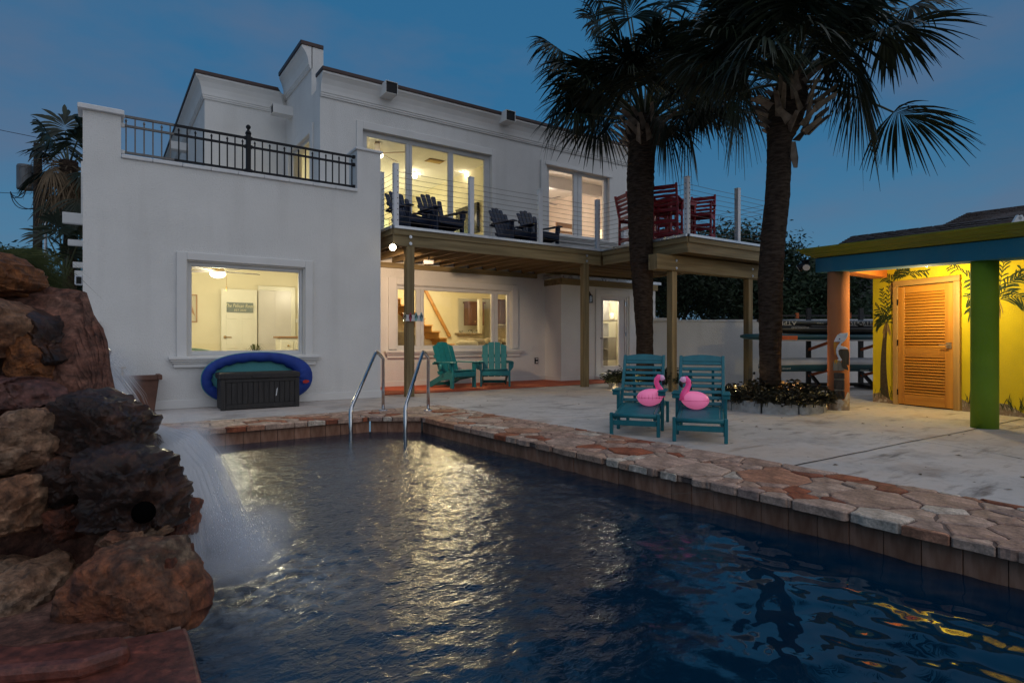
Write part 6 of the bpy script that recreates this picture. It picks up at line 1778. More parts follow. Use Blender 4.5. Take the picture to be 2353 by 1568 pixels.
def ptext(s, size, px, py, parent, o, sx=1.2): return text(s, size, fr(px, py, o), ROT, PRINT, parent, sx=sx)
ptext('ATPROSS', .115, 1795, 741.5, b1, .402, 1.3); ptext('>>>', .07, 1886-2, 741.5, b1, .402); ptext('11\'6"x35"', .115, 1976, 741.5, b1, .402, 1.1)
b2, p2 = board('paddle_board', 'black paddle board lying second from the top of the rack', 'paddle board', lat(1745), 3.1, 1.16, .165, .74, (BOARDK, BOARDK, BOARDW), rocker=.03)
ptext('WOODLAND', .05, 1838, 752, b2, .375)
b3, p3 = board('paddle_board', 'teal paddle board with an orange nose and pale underside', 'paddle board', lat(1700), 3.2, 1.02, .14, .8, (BOARDT, BOARDT, BOARDGR), rocker=.02)
mb = MB(); mb.obox(p3+BL*.86-BW*.40+V((0,0,1.075)), BL*.16, BW*.006, V((0,0,.042))); build('orange_band', mb, BOARDO, b3, bevel=.004)
mb = MB(); mb.obox(p3+BL*1.9-BW*.385+V((0,0,1.02)), BL*1.4, BW*.006, V((0,0,.012))); build('pale_stripe', mb, BOARDW, b3, bevel=.004)
b4, p4 = board('kayak', 'white decked teal kayak on the lowest arms of the rack', 'kayak', lat(1742), 3.3, .40, .26, .86, (BOARDT, BOARDW, BOARDT), rocker=-.05, belly=.03, thr=.15)
text('oboard', .06, fr(1806, 846, .43), (R(90),0,-YAW), PRINT, b4); text('oboard', .06, fr(1985, 850, .43), (R(90),0,-YAW), PRINT, b4)
rk = thing('board_rack', 'dark steel rack with orange padded arms holding the boards', 'rack', tuple(BW*(DB+.3)+BL*lat(1910)))
RACK = mat('rack_steel', (.010,.010,.012), (.016,.016,.018), scale=9, rough=.5); PAD = mat('rack_pad', (.40,.09,.025), (.48,.12,.035), scale=9, rough=.7)
for px in (1857, 1977):
    c_ = BW*(DB+.42) + BL*lat(px, DB+.42)
    mb = MB(); mb.bar(c_, c_+V((0,0,1.72)), .09, .07, tuple(BW)); build('rack_post', mb, RACK, rk, bevel=.004)
    mb = MB(); mb.bar(c_-BW*1.0+V((0,0,.04)), c_+BW*.2+V((0,0,.04)), .08, .08); mb.bar(c_-BW*.5+V((0,0,.06)), c_+V((0,0,.35)), .06,.06); build('rack_foot', mb, RACK, rk, bevel=.004)
    for z in (.42, .98):
        mb = MB(); mb.bar(c_+V((0,0,z-.16)), c_-BW*.95+V((0,0,z+.02)), .055, .055); build('rack_arm', mb, PAD, rk, bevel=.01)
    mb = MB(); mb.bar(c_+V((0,0,1.5))-BL*.25, c_+V((0,0,1.62))-BL*.25, .06, .06, tuple(BW)); build('rack_pad', mb, PAD, rk)
c0, c1 = BW*(DB+.42)+BL*lat(1780,DB+.42), BW*(DB+.42)+BL*lat(2000,DB+.42)
mb = MB(); mb.bar(c0+V((0,0,1.56)), c1+V((0,0,1.56)), .04, .04); mb.bar(c0+V((0,0,.07)), c1+V((0,0,.07)), .07, .07); build('rack_beam', mb, RACK, rk)

# ================================================================== PLANTED RINGS ROUND THE PALMS
EDGE = mat('scalloped_edging', (.30,.29,.27), (.46,.45,.43), scale=12, rough=.9, bump=.5, bscale=40)
BEDLEAF = mat('bed_leaf', (.020,.020,.010), (.05,.040,.020), scale=9, rough=.5, spec=.4)
BEDLEAF2 = mat('bed_leaf_green', (.012,.022,.008), (.03,.045,.015), scale=9, rough=.5, spec=.4)
PATHL = emat('path_bulb', (1.0,.84,.55), 60.0); AMBER = emat('amber_bulb', (1.0,.45,.05), 12.0)
def leaf(mb, p, d, w, l, droop):
    d = d.normalized(); s_ = d.cross(UP)
    if s_.length < .1: s_ = V((1,0,0))
    s_.normalize(); m_ = p + d*l*.5 + V((0,0,.15*l)); e_ = p + d*l + V((0,0,-droop*l))
    mb.add([p, m_-s_*w, e_, m_+s_*w], [(0,1,2),(0,2,3)])
def bed(label, c, r, seed, n, m, hmax):
    t = thing('planter_bed', label, 'flower bed', (c.x, c.y, 0), 'planted rings round the palms'); rn = random.Random(seed); nb = 9
    for i in range(nb):
        a0, a1 = 2*math.pi*i/nb+.02, 2*math.pi*(i+1)/nb-.02; mb = MB(); K = 9; ri, ro = r-.045, r+.045
        hs = []
        for k in range(K+1):
            ph_ = k/K*3; hs.append(.13+.035*abs(math.sin(math.pi*ph_)))
        for k in range(K):
            b0, b1 = a0+(a1-a0)*k/K, a0+(a1-a0)*(k+1)/K
            P = [(ri,b0),(ro,b0),(ro,b1),(ri,b1)]; h_ = [hs[k],hs[k],hs[k+1],hs[k+1]]
            vs = [V((c.x+q*math.cos(b), c.y+q*math.sin(b), .0)) for q, b in P]+[V((c.x+(q-(.012 if q==ro else 0))*math.cos(b), c.y+(q-(.012 if q==ro else 0))*math.sin(b), h)) for (q, b), h in zip(P, h_)]
            mb.add(vs, [(4,5,6,7),(1,2,6,5),(3,0,4,7)] + ([(0,1,5,4)] if k == 0 else []) + ([(2,3,7,6)] if k == K-1 else []))
        build('edging_block', mb, EDGE, t, smooth=False)
    mb = MB(); mb.lathe([(r-.03,.0),(r-.03,.09),(.3,.12),(.001,.13)], (c.x,c.y,0), n=28); build('soil', mb, SOIL, t)
    mb = MB(); st_ = MB()
    for i in range(n):
        a = rn.uniform(0, 2*math.pi); q = r*math.sqrt(rn.uniform(.10, 1.35)); h = hmax*rn.uniform(.35,1)*(1-.35*(q/r)**2)
        p = V((c.x+q*math.cos(a), c.y+q*math.sin(a), .10)); out = V((math.cos(a)*.4+rn.uniform(-.4,.4), math.sin(a)*.4+rn.uniform(-.4,.4), 0))
        tip = p + out*h*.9 + V((0,0,h))
        st_.tube([p, p.lerp(tip,.5)+V((0,0,.02)), tip], [.005,.004,.002], 4, cap=False)
        for k in range(9):
            s_ = p.lerp(tip, .35+.65*k/8); b = rn.uniform(0, 6.28)
            leaf(mb, s_, V((math.cos(b), math.sin(b), rn.uniform(-.1,.6))), rn.uniform(.015,.028), rn.uniform(.065,.115), rn.uniform(0,.4))
    o = build('foliage', mb, m, t, kind='stuff'); build('stem', st_, BEDLEAF, t, kind='stuff')
    return t
B2 = onZ(1775, 939, 0); B1 = onZ(1482, 893, 0)
bed2 = bed('brown leafed planting ringed by scalloped edging round the right palm', B2, .66, 3, 300, BEDLEAF, .34)
bed1 = bed('green leafed planting ringed by edging round the left palm', B1, .72, 4, 260, BEDLEAF2, .40)
def pathlight(label, p, watts, tall):
    t = thing('path_light', label, 'garden light', (p.x, p.y, 0), 'small lit garden lights in the beds')
    mb = MB(); mb.tube([(p.x,p.y,.05),(p.x,p.y,p.z-.03)], .008, 6); build('stake', mb, IRON, t)
    mb = MB(); mb.lathe([(.03,-.05),(.036,-.012)], p, n=12); build('head', mb, IRON, t)
    mb = MB(); mb.ball(p, .022, 10, 6, (1,1,.6)); build('bulb', mb, PATHL, t, smooth=True)
    if watts: lamp('path_light_lamp', p+V((0,0,.05)), watts, (1.0,.72,.36), .02, parent=t)
pathlight('bright garden light at the left edge of the right palm bed', onD(1690, 897, 9.2), 4, .3)
pathlight('bright garden light at the left edge of the left palm bed', onD(1412, 899, 12.4), 4, .3)
for i, (px, py, dp) in enumerate(((1692,908,9.1),(1698,912,9.1),(1704,913,9.1),(1712,913.5,9.1),(1837,903,8.9),(1839,909,8.9),(1818,921,8.9),(1847,922,8.9),(1856,926,8.9))):
    p = onD(px, py, dp); mb = MB(); mb.ball(p, .014, 8, 6); o = build('fairy_light', mb, AMBER, smooth=True)
    tag(o, ('tiny amber fairy light among the leaves left of the right palm' if i < 4 else 'tiny amber fairy light among the leaves right of the right palm'), 'fairy light', 'fairy lights left of the right palm' if i < 4 else 'fairy lights right of the right palm')
lamp('bed_glow', onD(1834, 915, 9.35)+V((0,0,.08)), 24, (1.0,.50,.16), .03, parent=bed2)
lamp('bed_uplight', onD(1460, 870, 12.0), 2, (1.0,.68,.34), .03, parent=bed1)
wd = thing('garden_stake', 'thin pale pole leaning beside the right deck post', 'pole', tuple(onD(1725, 900, 10.5)))
mb = MB(); a, b = onZ(1723, 905, 0), onD(1732, 858, 10.4); mb.tube([a, b], .014, 8); build('shaft', mb, ZINC, wd); mb = MB(); mb.tube([b, b+(b-a).normalized()*.05], .02, 8); build('tip', mb, IRON, wd)
# ================================================================== PALMS
BARK = mat('palm_bark', (.022,.014,.010), (.065,.045,.033), scale=9, rough=.95, bump=1.0, bscale=35, stretch=(1,1,4), spec=.15)
BOOT = mat('palm_boot', (.09,.065,.048), (.22,.17,.13), scale=7, rough=.9, bump=.4, bscale=40, rnd=.25)
FROND = mat('palm_frond', (.007,.014,.008), (.018,.029,.013), scale=3, rough=.5, spec=.35, rnd=.2)
FRONDD = mat('palm_frond_dead', (.085,.055,.028), (.15,.10,.055), scale=4, rough=.85, rnd=.2)
PETI = mat('palm_stalk', (.022,.030,.008), (.045,.05,.016), scale=5, rough=.5)

def frond(parent, rn, root, hub, L, droop=.5, nseg=58, spread=2.05, arch=.10, m=FROND, dirx=None, roll=0.0, fused=.58, wind=None):
    root, hub = V(root), V(hub)
    mid = (root+hub)/2 + V((0,0,arch*(hub-root).length))
    P = [root*(1-t_)**2 + mid*2*t_*(1-t_) + hub*t_*t_ for t_ in [k/8 for k in range(9)]]
    mb = MB(); mb.tube(P, [.030-.016*k/8 for k in range(9)], 6, mi=1)
    ax = (P[-1]-P[-3]).normalized() if dirx is None else V(dirx).normalized()
    side = ax.cross(UP)
    if side.length < .15: side = V((1,0,0))
    side.normalize(); nr = side.cross(ax)
    side, nr = side*math.cos(roll)+nr*math.sin(roll), nr*math.cos(roll)-side*math.sin(roll)
    wind = V(wind) if wind is not None else V((0,0,0))
    for i in range(nseg):
        a = -spread + 2*spread*i/(nseg-1) + rn.uniform(-.03,.03)
        # costapalmate: inner segments spring from further along the rib, the outer ones fold down
        base = hub + ax*(.22*L*max(0, math.cos(a))**1.5)
        fold = -.35*abs(math.sin(a)) + .10
        d = (ax*math.cos(a) + side*math.sin(a) + nr*fold).normalized()
        l = L*(.72+.28*math.cos(a*.6))*rn.uniform(.74,1.08)
        if rn.random() < .10: l *= .6
        da = 2*spread/(nseg-1)*.70
        dr = droop*rn.uniform(.7,1.5)
        pts = []
        for k in range(7):
            t_ = k/6
            p = base + d*l*t_ + UP*(-dr*l*max(0, t_-.25)**1.8) + wind*(l*t_**2.2)
            pts.append(p)
        wmax = l*fused*da
        pv = None
        for k in range(7):
            t_ = k/6
            w = wmax*(t_/fused) if t_ < fused else wmax*(1-(t_-fused)/(1-fused))**.8
            w = max(w, .0025)
            tn = (pts[min(6,k+1)]-pts[max(0,k-1)]).normalized(); sd = tn.cross(nr)
            if sd.length < .1: sd = side
            sd = sd.normalized()
            lift = nr*(w*.55*(1 if i % 2 else -1)*.5)
            cur = (pts[k]-sd*w-lift, pts[k]+sd*w+lift)
            if pv is not None: mb.add([pv[0], pv[1], cur[1], cur[0]], [(0,1,2,3)], 0)
            pv = cur
    return build('frond', mb, [m, PETI if m is FROND else FRONDD], parent)

def trunk(parent, path, rings=90, n=22, seed=1):
    """path: [(point, radius)...] bottom to top, rough ringed bark"""
    rn = random.Random(seed); mb = MB(); vs = []
    for j in range(rings+1):
        f = j/rings*(len(path)-1); i = min(int(f), len(path)-2); t_ = f-i
        c = path[i][0].lerp(path[i+1][0], t_); r = path[i][1]*(1-t_)+path[i+1][1]*t_
        for k in range(n):
            a = 2*math.pi*k/n
            q = r*(1 + .045*noise.noise(V((math.cos(a)*2+seed*9, math.sin(a)*2, j*.9))) + (.045 if j % 2 else -.01)*(.5+noise.noise(V((math.cos(a)*1.3, math.sin(a)*1.3, j*3.7)))))
            vs.append(c + V((q*math.cos(a), q*math.sin(a), rn.uniform(-.008,.008))))
    mb.add(vs, [(j*n+k, j*n+(k+1)%n, (j+1)*n+(k+1)%n, (j+1)*n+k) for j in range(rings) for k in range(n)])
    return build('trunk', mb, BARK, parent)

def boots(parent, rn, c, r0, r1, z0, z1, n, ln=.34):
    """old leaf bases criss-crossing below the crown"""
    for i in range(n):
        f = i/n; z = z0+(z1-z0)*f; r = r0+(r1-r0)*math.sin(math.pi*min(1,f*1.05))**.7
        a = i*2.399 + rn.uniform(-.15,.15); o = V((math.cos(a), math.sin(a), 0)); s_ = V((-o.y,o.x,0))
        p = c + o*(r*.72) + V((0,0,z-c.z)); l = ln*rn.uniform(.7,1.15); sk = rn.choice((-1,1))*rn.uniform(.25,.75)
        d = (o*.62 + UP*.75 + s_*sk).normalized(); w = rn.uniform(.032,.05)
        sd = d.cross(o); sd.normalize(); tk = o*.014
        p1, p2 = p+d*l*.5+o*.02, p+d*l+o*.07
        mb = MB()
        mb.add([p-sd*w*1.5-tk, p+sd*w*1.5-tk, p+sd*w*1.5+tk, p-sd*w*1.5+tk, p1-sd*w-tk, p1+sd*w-tk, p1+sd*w+tk, p1-sd*w+tk,
                p2-sd*w*.8-tk*.6, p2+sd*w*.8-tk*.6+d*rn.uniform(-.05,.05), p2+sd*w*.8+tk*.6, p2-sd*w*.8+tk*.6+d*.02],
               [(0,1,5,4),(1,2,6,5),(2,3,7,6),(3,0,4,7),(4,5,9,8),(5,6,10,9),(6,7,11,10),(7,4,8,11),(8,9,10,11)])
        build('leaf_base', mb, BOOT, parent)

def palm(label, dep, base_px, path_px, crown_px, fronds, seed, group, extra=8, extraL=1.05, peti=1.2, bootspec=None):
    rn = random.Random(seed)
    b = onZ(*base_px, 0); t = thing('palm_tree', label, 'palm tree', (b.x, b.y, 0), group)
    path = [(V((b.x,b.y,-.02)) if i == 0 else onD(px, py, dep), w/F*dep/2*.93) for i, (px, py, w) in enumerate(path_px)]
    trunk(t, path, seed=seed)
    c = onD(*crown_px, dep)
    if bootspec: boots(t, rn, c, *bootspec)
    for (hx, hy, dd, L, droop, *rest) in fronds:
        kw = rest[0] if rest else {}
        hub = onD(hx, hy, dep+dd); root = c + (hub-c).normalized()*.08 + V((0,0,-.05))
        frond(t, rn, root, hub, L, droop, **kw)
    for i in range(extra):
        a = i*2.399+.4; el = rn.uniform(.15, 1.2)
        d = V((math.cos(a)*math.cos(el), math.sin(a)*math.cos(el), math.sin(el)))
        frond(t, rn, c+d*.1, c+d*peti*rn.uniform(.85,1.15), extraL*rn.uniform(.85,1.1), rn.uniform(.35,.8), roll=rn.uniform(-.4,.4))
    return t, c

W_ = (CAMR*.10)
p1, c1 = palm('left palm with a dark shaggy crown in front of the balcony corner', 12.3, (1482, 896), [(1482,896,46),(1481,780,40),(1477,680,48),(1473,600,55),(1471,500,62),(1471,400,66),(1474,345,66),(1478,300,90),(1480,270,70)], (1482, 285),
    [(1335,175,-.2,.95,.75), (1330,262,-.1,.80,.85), (1385,75,.3,.95,.7), (1290,120,.1,.75,.9), (1450,40,-.5,1.05,.5), (1520,20,.2,1.05,.5), (1585,60,-.3,1.0,.6),
     (1545,225,-.9,.95,.95,dict(spread=1.5)), (1605,185,.1,.95,.7), (1650,120,.3,1.0,.65), (1610,245,.3,.8,.9), (1430,-20,.2,1.0,.5), (1560,-40,.3,1.0,.5), (1650,20,-.2,1.0,.55), (1380,0,.1,.95,.7), (1500,130,-.9,.9,.7), (1420,150,.6,.9,.7),
     (1688,252,.4,.55,.9), (1395,228,.5,.7,.8), (1500,150,-1.0,.9,.9,dict(spread=1.6)), (1455,190,-.9,.85,.9,dict(spread=1.5)), (1500,90,.6,1.0,.6), (1570,262,-.5,.8,1.0,dict(dirx=UP*-1+CAMR*.25)), (1525,268,-.7,.75,1.0,dict(dirx=UP*-1+CAMR*.15,spread=1.4)), (1300,205,.2,.8,1.0,dict(dirx=UP*-.9-CAMR*.5)), (1640,215,-.1,.75,1.0,dict(dirx=UP*-.8+CAMR*.6)), (1580,130,.7,1.0,.6), (1460,170,.8,.9,.6)],
    11, 'tall palms rising behind the loungers', extra=24, bootspec=(.30,.52,onD(1480,345,12.3).z,onD(1480,285,12.3).z,34,.42))
p2, c2 = palm('right palm with criss-cross leaf bases standing in the lit bed', 9.35, (1770, 921), [(1770,921,58),(1769,880,50),(1769,800,51),(1770,720,55),(1769,640,58),(1776,540,57),(1786,450,57),(1789,380,56),(1790,325,57),(1800,290,80),(1812,230,90),(1818,180,60)], (1818, 185),
    [(2052,258,-.2,.92,.55,dict(fused=.55,spread=1.7,roll=.3,dirx=CAMR*.9+UP*-.35+CAMF*-.1,wind=CAMR*.10)), (1965,195,.2,.75,1.15,dict(dirx=CAMR*.3-UP*.9)), (2015,45,-.1,.85,.7,dict(dirx=CAMR*.9+UP*-.35)), (1930,60,.2,.9,.6), (1860,40,-.4,1.0,.5), (1790,30,.2,1.0,.5), (1720,95,-.1,.9,.7), (1700,215,-.2,.65,1.0,dict(spread=1.3,dirx=UP*-1+CAMR*-.15)),
     (1660,150,.2,.85,.75), (1735,150,-.5,.8,.9), (1890,-30,.2,1.0,.5), (1980,-10,.3,.9,.6), (1760,-40,-.2,1.0,.5), (1700,20,.3,.95,.6), (2080,20,.2,.8,.75), (1940,130,-.5,.8,.9,dict(dirx=CAMR*.5-UP*.8)), (1760,90,.5,.9,.7),
     (1835,110,-.7,.95,.85,dict(spread=1.6)), (1770,120,-.7,.9,.9,dict(spread=1.6)), (1880,120,-.4,.9,.85), (1835,95,.6,.95,.6), (1810,60,-.6,.95,.6), (1690,170,.5,.8,.8)],
    23, 'tall palms rising behind the loungers', extra=20, extraL=1.0, bootspec=(.22,.48,onD(1800,318,9.35).z,onD(1815,205,9.35).z,50,.32))

# hanging strip of bark on the right palm
mb = MB(); a, b = onD(1823,325,9.1), onD(1829,385,9.1); mb.add([a-CAMR*.03, a+CAMR*.03, onD(1834,362,9.08), b+CAMR*.02, b-CAMR*.035, onD(1816,360,9.12)], [(0,1,2,3,4,5)]); mb.add([p - CAMF*-.015 for p in mb.v[:6]], [(5,4,3,2,1,0)]); build('bark_strip', mb, BOOT, p2)

# ---------------- far palm behind the wing, with a skirt of dead fronds
rn = random.Random(41); DP = 17.0
bp_ = onD(158, 760, DP); bp_.z = 0
p3 = thing('palm_tree', 'distant palm with a skirt of dead fronds left of the house', 'palm tree', (bp_.x, bp_.y, 0))
trunk(p3, [(V((bp_.x,bp_.y,-.1)),.17),(onD(160,620,DP),.165),(onD(163,520,DP),.17),(onD(160,420,DP),.2),(onD(158,370,DP),.22)], 60, 16, 5)
c3 = onD(158, 385, DP)
for i, (hx, hy, dd, L, dr) in enumerate([(120,320,-.2,.8,.6),(150,300,.2,.95,.5),(185,305,0,.95,.5),(205,345,.3,.9,.6),(115,395,.2,.8,.9),(175,330,-.4,.9,.6),(150,350,.6,.9,.6),(205,400,-.1,.8,.9),(140,330,.5,.9,.5),(100,350,.1,.6,.8)]):
    hub = onD(hx, hy, DP+dd); frond(p3, rn, c3, hub, L, dr, nseg=26)
for (hx, hy, dd, L) in [(178,455,-.6,.75),(128,460,-.5,.7)]:
    frond(p3, rn, c3, onD(hx, hy, DP+dd), L, .7, nseg=26, spread=1.3, dirx=-UP+CAMR*.05)
for i in range(26):
    a = i*2.4; q = rn.uniform(.30,.62); hub = c3 + V((math.cos(a)*q, math.sin(a)*q, rn.uniform(-.9,.0)))
    frond(p3, rn, c3+V((0,0,.05)), hub, rn.uniform(.6,.95), 1.0, nseg=16, spread=1.0, m=FRONDD, dirx=-UP+V((math.cos(a)*.25,math.sin(a)*.25,0)), fused=.3)
for (hx, hy) in ((70,372),(95,355),(60,395),(110,385)):                # bare stalks
    pass
mb = MB()
for i in range(26):
    e_ = onD(rn.uniform(45,120), rn.uniform(350,450), DP+rn.uniform(-.5,.3)); m_ = (c3+e_)/2+V((0,0,rn.uniform(.1,.35))); mb.tube([c3, m_, e_, e_+V((rn.uniform(-.1,.05),0,-.15))], [.014,.01,.006,.003], 4, cap=False)
build('bare_stalk', mb, FRONDD, p3, kind='stuff')
# low fan palm below it
lf = onD(140, 640, 15.5); lf.z = .2
p4 = thing('fan_palm', 'low dark fan palm in the shrubs left of the house', 'palm', (lf.x, lf.y, 0))
for (hx, hy) in ((110,545),(135,530),(165,525),(185,545),(125,590),(160,585),(180,600)):
    frond(p4, rn, onD(150,640,15.5), onD(hx,hy,15.5+rn.uniform(-.4,.4)), .62, .5, nseg=24)

# ================================================================== TREES AND SHRUBS
LEAFM = [mat('tree_leaf_a', (.010,.026,.012), (.028,.052,.022), scale=1.2, rough=.65, spec=.25), mat('tree_leaf_b', (.008,.018,.009), (.020,.036,.016), scale=1.2, rough=.65, spec=.25)]
TWIG = mat('tree_bark', (.030,.024,.018), (.055,.045,.035), scale=6, rough=.95)
def tree(label, base, h, rad, seed, m, n=4200, weep=.5, low=.25, ls=.15, name='mesquite_tree', group='trees beyond the garden wall'):
    rn = random.Random(seed); t = thing(name, label, 'tree', tuple(base), group); base = V(base); limbs = []
    mb = MB(); top = base+V((rn.uniform(-.2,.2), rn.uniform(-.2,.2), h*.5)); mb.tube([base, base.lerp(top,.5)+V((.1,.05,0)), top], [.13*h/4,.10*h/4,.07*h/4], 8)
    ends = []
    for k in range(11):
        a = k*2.399; e_ = base + V((math.cos(a)*rad*rn.uniform(.45,.9), math.sin(a)*rad*rn.uniform(.45,.9), h*rn.uniform(.45,.92)))
        s_ = base.lerp(top, rn.uniform(.25,1)); m_ = s_.lerp(e_,.5)+V((0,0,.12*h))
        mb.tube([s_, m_, e_], [.05*h/4,.03*h/4,.012], 5, cap=False); ends += [m_, e_]
        for j in range(3):
            f_ = e_ + V((rn.uniform(-1,1), rn.uniform(-1,1), rn.uniform(-.2,.8)))*rad*.35; mb.tube([m_.lerp(e_,.5), e_.lerp(f_,.5), f_], [.018,.010,.004], 4, cap=False); ends.append(f_)
    build('trunk', mb, TWIG, t)
    lv = MB()
    for i in range(int(n*2.4)):
        c = rn.choice(ends); o = V((rn.gauss(0,1), rn.gauss(0,1), rn.gauss(0,.75)))*rad*.19
        p = c+o
        if p.z < base.z + h*low*rn.uniform(.6,1.2): continue
        d = V((rn.uniform(-1,1), rn.uniform(-1,1), -weep*rn.uniform(0,1.6)+.15)).normalized()
        l = ls*rn.uniform(.6,1.5); w = l*.17; s_ = d.cross(V((rn.uniform(-1,1),rn.uniform(-1,1),rn.uniform(-1,1)))); 
        if s_.length < .05: continue
        s_.normalize(); q = p+d*l*.5; lv.add([p, q+s_*w, p+d*l+V((0,0,-.1*l)), q-s_*w], [(0,1,2,3)])
    build('crown', lv, m, t); return t
def bpt(px, dep): p = onD(px, 784, dep); p.z = -.1; return p
tree('dense dark tree behind the wall seen under the deck, left', bpt(1545, 19), 4.3, 1.9, 1, LEAFM[1], 5200, low=.05)
tree('dark tree with bare twigs seen between the deck posts', bpt(1640, 21), 4.6, 2.2, 2, LEAFM[1], 4200, low=.12)
tree('leafy tree rising behind the cable railing of the deck', bpt(1690, 20.5), 4.7, 1.7, 3, LEAFM[0], 5200, low=.1)
tree('feathery green tree between the deck and the palm trunk', bpt(1765, 19.5), 4.3, 1.8, 4, LEAFM[0], 5600, low=.05)
tree('feathery green tree left of the orange column', bpt(1850, 18), 2.95, 1.7, 5, LEAFM[0], 6800, low=.0)
tree('dark shrubby tree behind the orange column and boards', bpt(1960, 20), 2.6, 2.0, 6, LEAFM[0], 5200, low=.0)
tree('thin leafed tree behind the bar table on the deck', bpt(1545, 23), 5.9, 1.2, 8, LEAFM[0], 1100, low=.3)
tree('bushy dark tree behind the utility pole', bpt(150, 20), 3.9, 2.0, 9, LEAFM[1], 5200, low=.0, group='trees left of the house')
tree('twiggy dark shrub at the left edge behind the rocks', bpt(40, 19), 2.9, 1.9, 10, LEAFM[1], 4200, low=.0, group='trees left of the house')

# ================================================================== UTILITY POLE, WIRES, PERGOLA BEAMS, NEIGHBOUR
POLE = mat('pole_wood', (.020,.013,.009), (.040,.028,.02), scale=5, rough=.9, stretch=(1,1,.1), bump=.3)
DU = 18.0
up_ = thing('utility_pole', 'dark wooden utility pole with a transformer left of the house', 'utility pole', tuple(bpt(86, DU)))
b, t_ = onD(86, 784, DU), onD(87, 330, DU); b.z = -.1
mb = MB(); mb.tube([b, t_], [.135,.105], 14); build('shaft', mb, POLE, up_)
for k, py in enumerate((335, 345, 455, 470, 560, 575)):
    c_ = onD(87, py, DU); mb = MB(); mb.bar(c_-CAMR*.16, c_+CAMR*.16, .02, .02); build('step_bolt', mb, IRON, up_)
c_ = onD(58, 405, DU); mb = MB(); mb.lathe([(.20,-.40),(.21,-.38),(.21,.28),(.19,.33),(.05,.36)], c_, n=18); build('transformer', mb, mat('transformer_grey', (.10,.11,.12), (.15,.16,.17), scale=5, rough=.5), up_, smooth=False)
mb = MB(); mb.bar(c_+V((0,0,.1)), onD(87,400,DU), .05, .06); build('hanger', mb, IRON, up_)
mb = MB()
for (a, m_, e_) in (((56,440),(25,470),(24,440)),((24,440),(30,495),(86,475)),((24,440),(45,490),(86,478)),((58,430),(60,470),(24,445))):
    P = [onD(*a,DU), onD(*m_,DU), onD(*e_,DU)]; Q = [P[0]*(1-s)**2+P[1]*2*s*(1-s)+P[2]*s*s for s in [i/8 for i in range(9)]]; mb.tube(Q, .012, 5, cap=False)
build('service_cable', mb, IRON, up_)
cd2 = thing('conduit_pole', 'slim grey metal conduit pole right of the utility pole', 'pole', tuple(bpt(104, 17.6)))
b, t_ = onD(103, 784, 17.6), onD(105, 470, 17.6); b.z = -.1
mb = MB(); mb.tube([b, t_], .045, 10); build('tube', mb, ZINC, cd2); mb = MB(); mb.tube([onD(101,328,17.7), onD(101,372,17.7)], .03, 8); build('weatherhead', mb, ZINC, cd2)
mb = MB(); c_ = onD(97, 505, 17.7); mb.bar(c_-CAMR*.12, c_+CAMR*.10, .04, .05); build('clamp', mb, IRON, cd2)
for lab, a, e_, sag in (('thin overhead wire passing high behind the left palm', (-60,286), (700,395), .25), ('thin overhead wire meeting the transformer at the left edge', (-60,437), (88,443), .05), ('low thin overhead wire behind the shrubs at the left', (-60,572), (400,585), .2)):
    A, B = onD(*a, 20), onD(*e_, 24); mb = MB(); mb.tube([A.lerp(B,s)+V((0,0,-sag*4*s*(1-s))) for s in [i/12 for i in range(13)]], .010, 5, cap=False); o = build('overhead_wire', mb, IRON); tag(o, lab, 'wire', 'overhead wires')
pb_ = thing('pergola', 'grey beam ends of a side pergola sticking out left of the wing', 'pergola', (-.3, 11.5, 2.5))
for k, (px, py0, py1) in enumerate(((143,486,511),(155.5,549,562.5),(167,601,614),(171,621,632.5))):
    yy = (11.2, 13.6, 16.0, 18.2)[k]; a = onY(px, py0, yy); b = onY(px, py1, yy)
    mb = MB(); mb.box(a.x, .02-.19, yy, yy+.10, b.z, a.z); build('beam', mb, STUCCO_FINE, pb_, bevel=.006)
mb = MB(); a = onY(186,370,11.5); mb.box(a.x, -.17, 11.5, 11.62, 2.9, a.z); build('post', mb, STUCCO_FINE, pb_)
sl = thing('side_light', 'small white outdoor light on a bracket at the wing side wall', 'light', tuple(onY(181, 644, 10.9)))
c_ = onY(181, 644, 10.9); mb = MB(); mb.box(c_.x-.05, c_.x+.05, 10.86, 10.94, c_.z-.07, c_.z+.07); build('housing', mb, WHITE_METAL, sl, bevel=.015); mb = MB(); mb.box(c_.x-.03, c_.x+.03, 10.85, 10.858, c_.z-.05, c_.z+.05); build('lens', mb, IRON, sl)

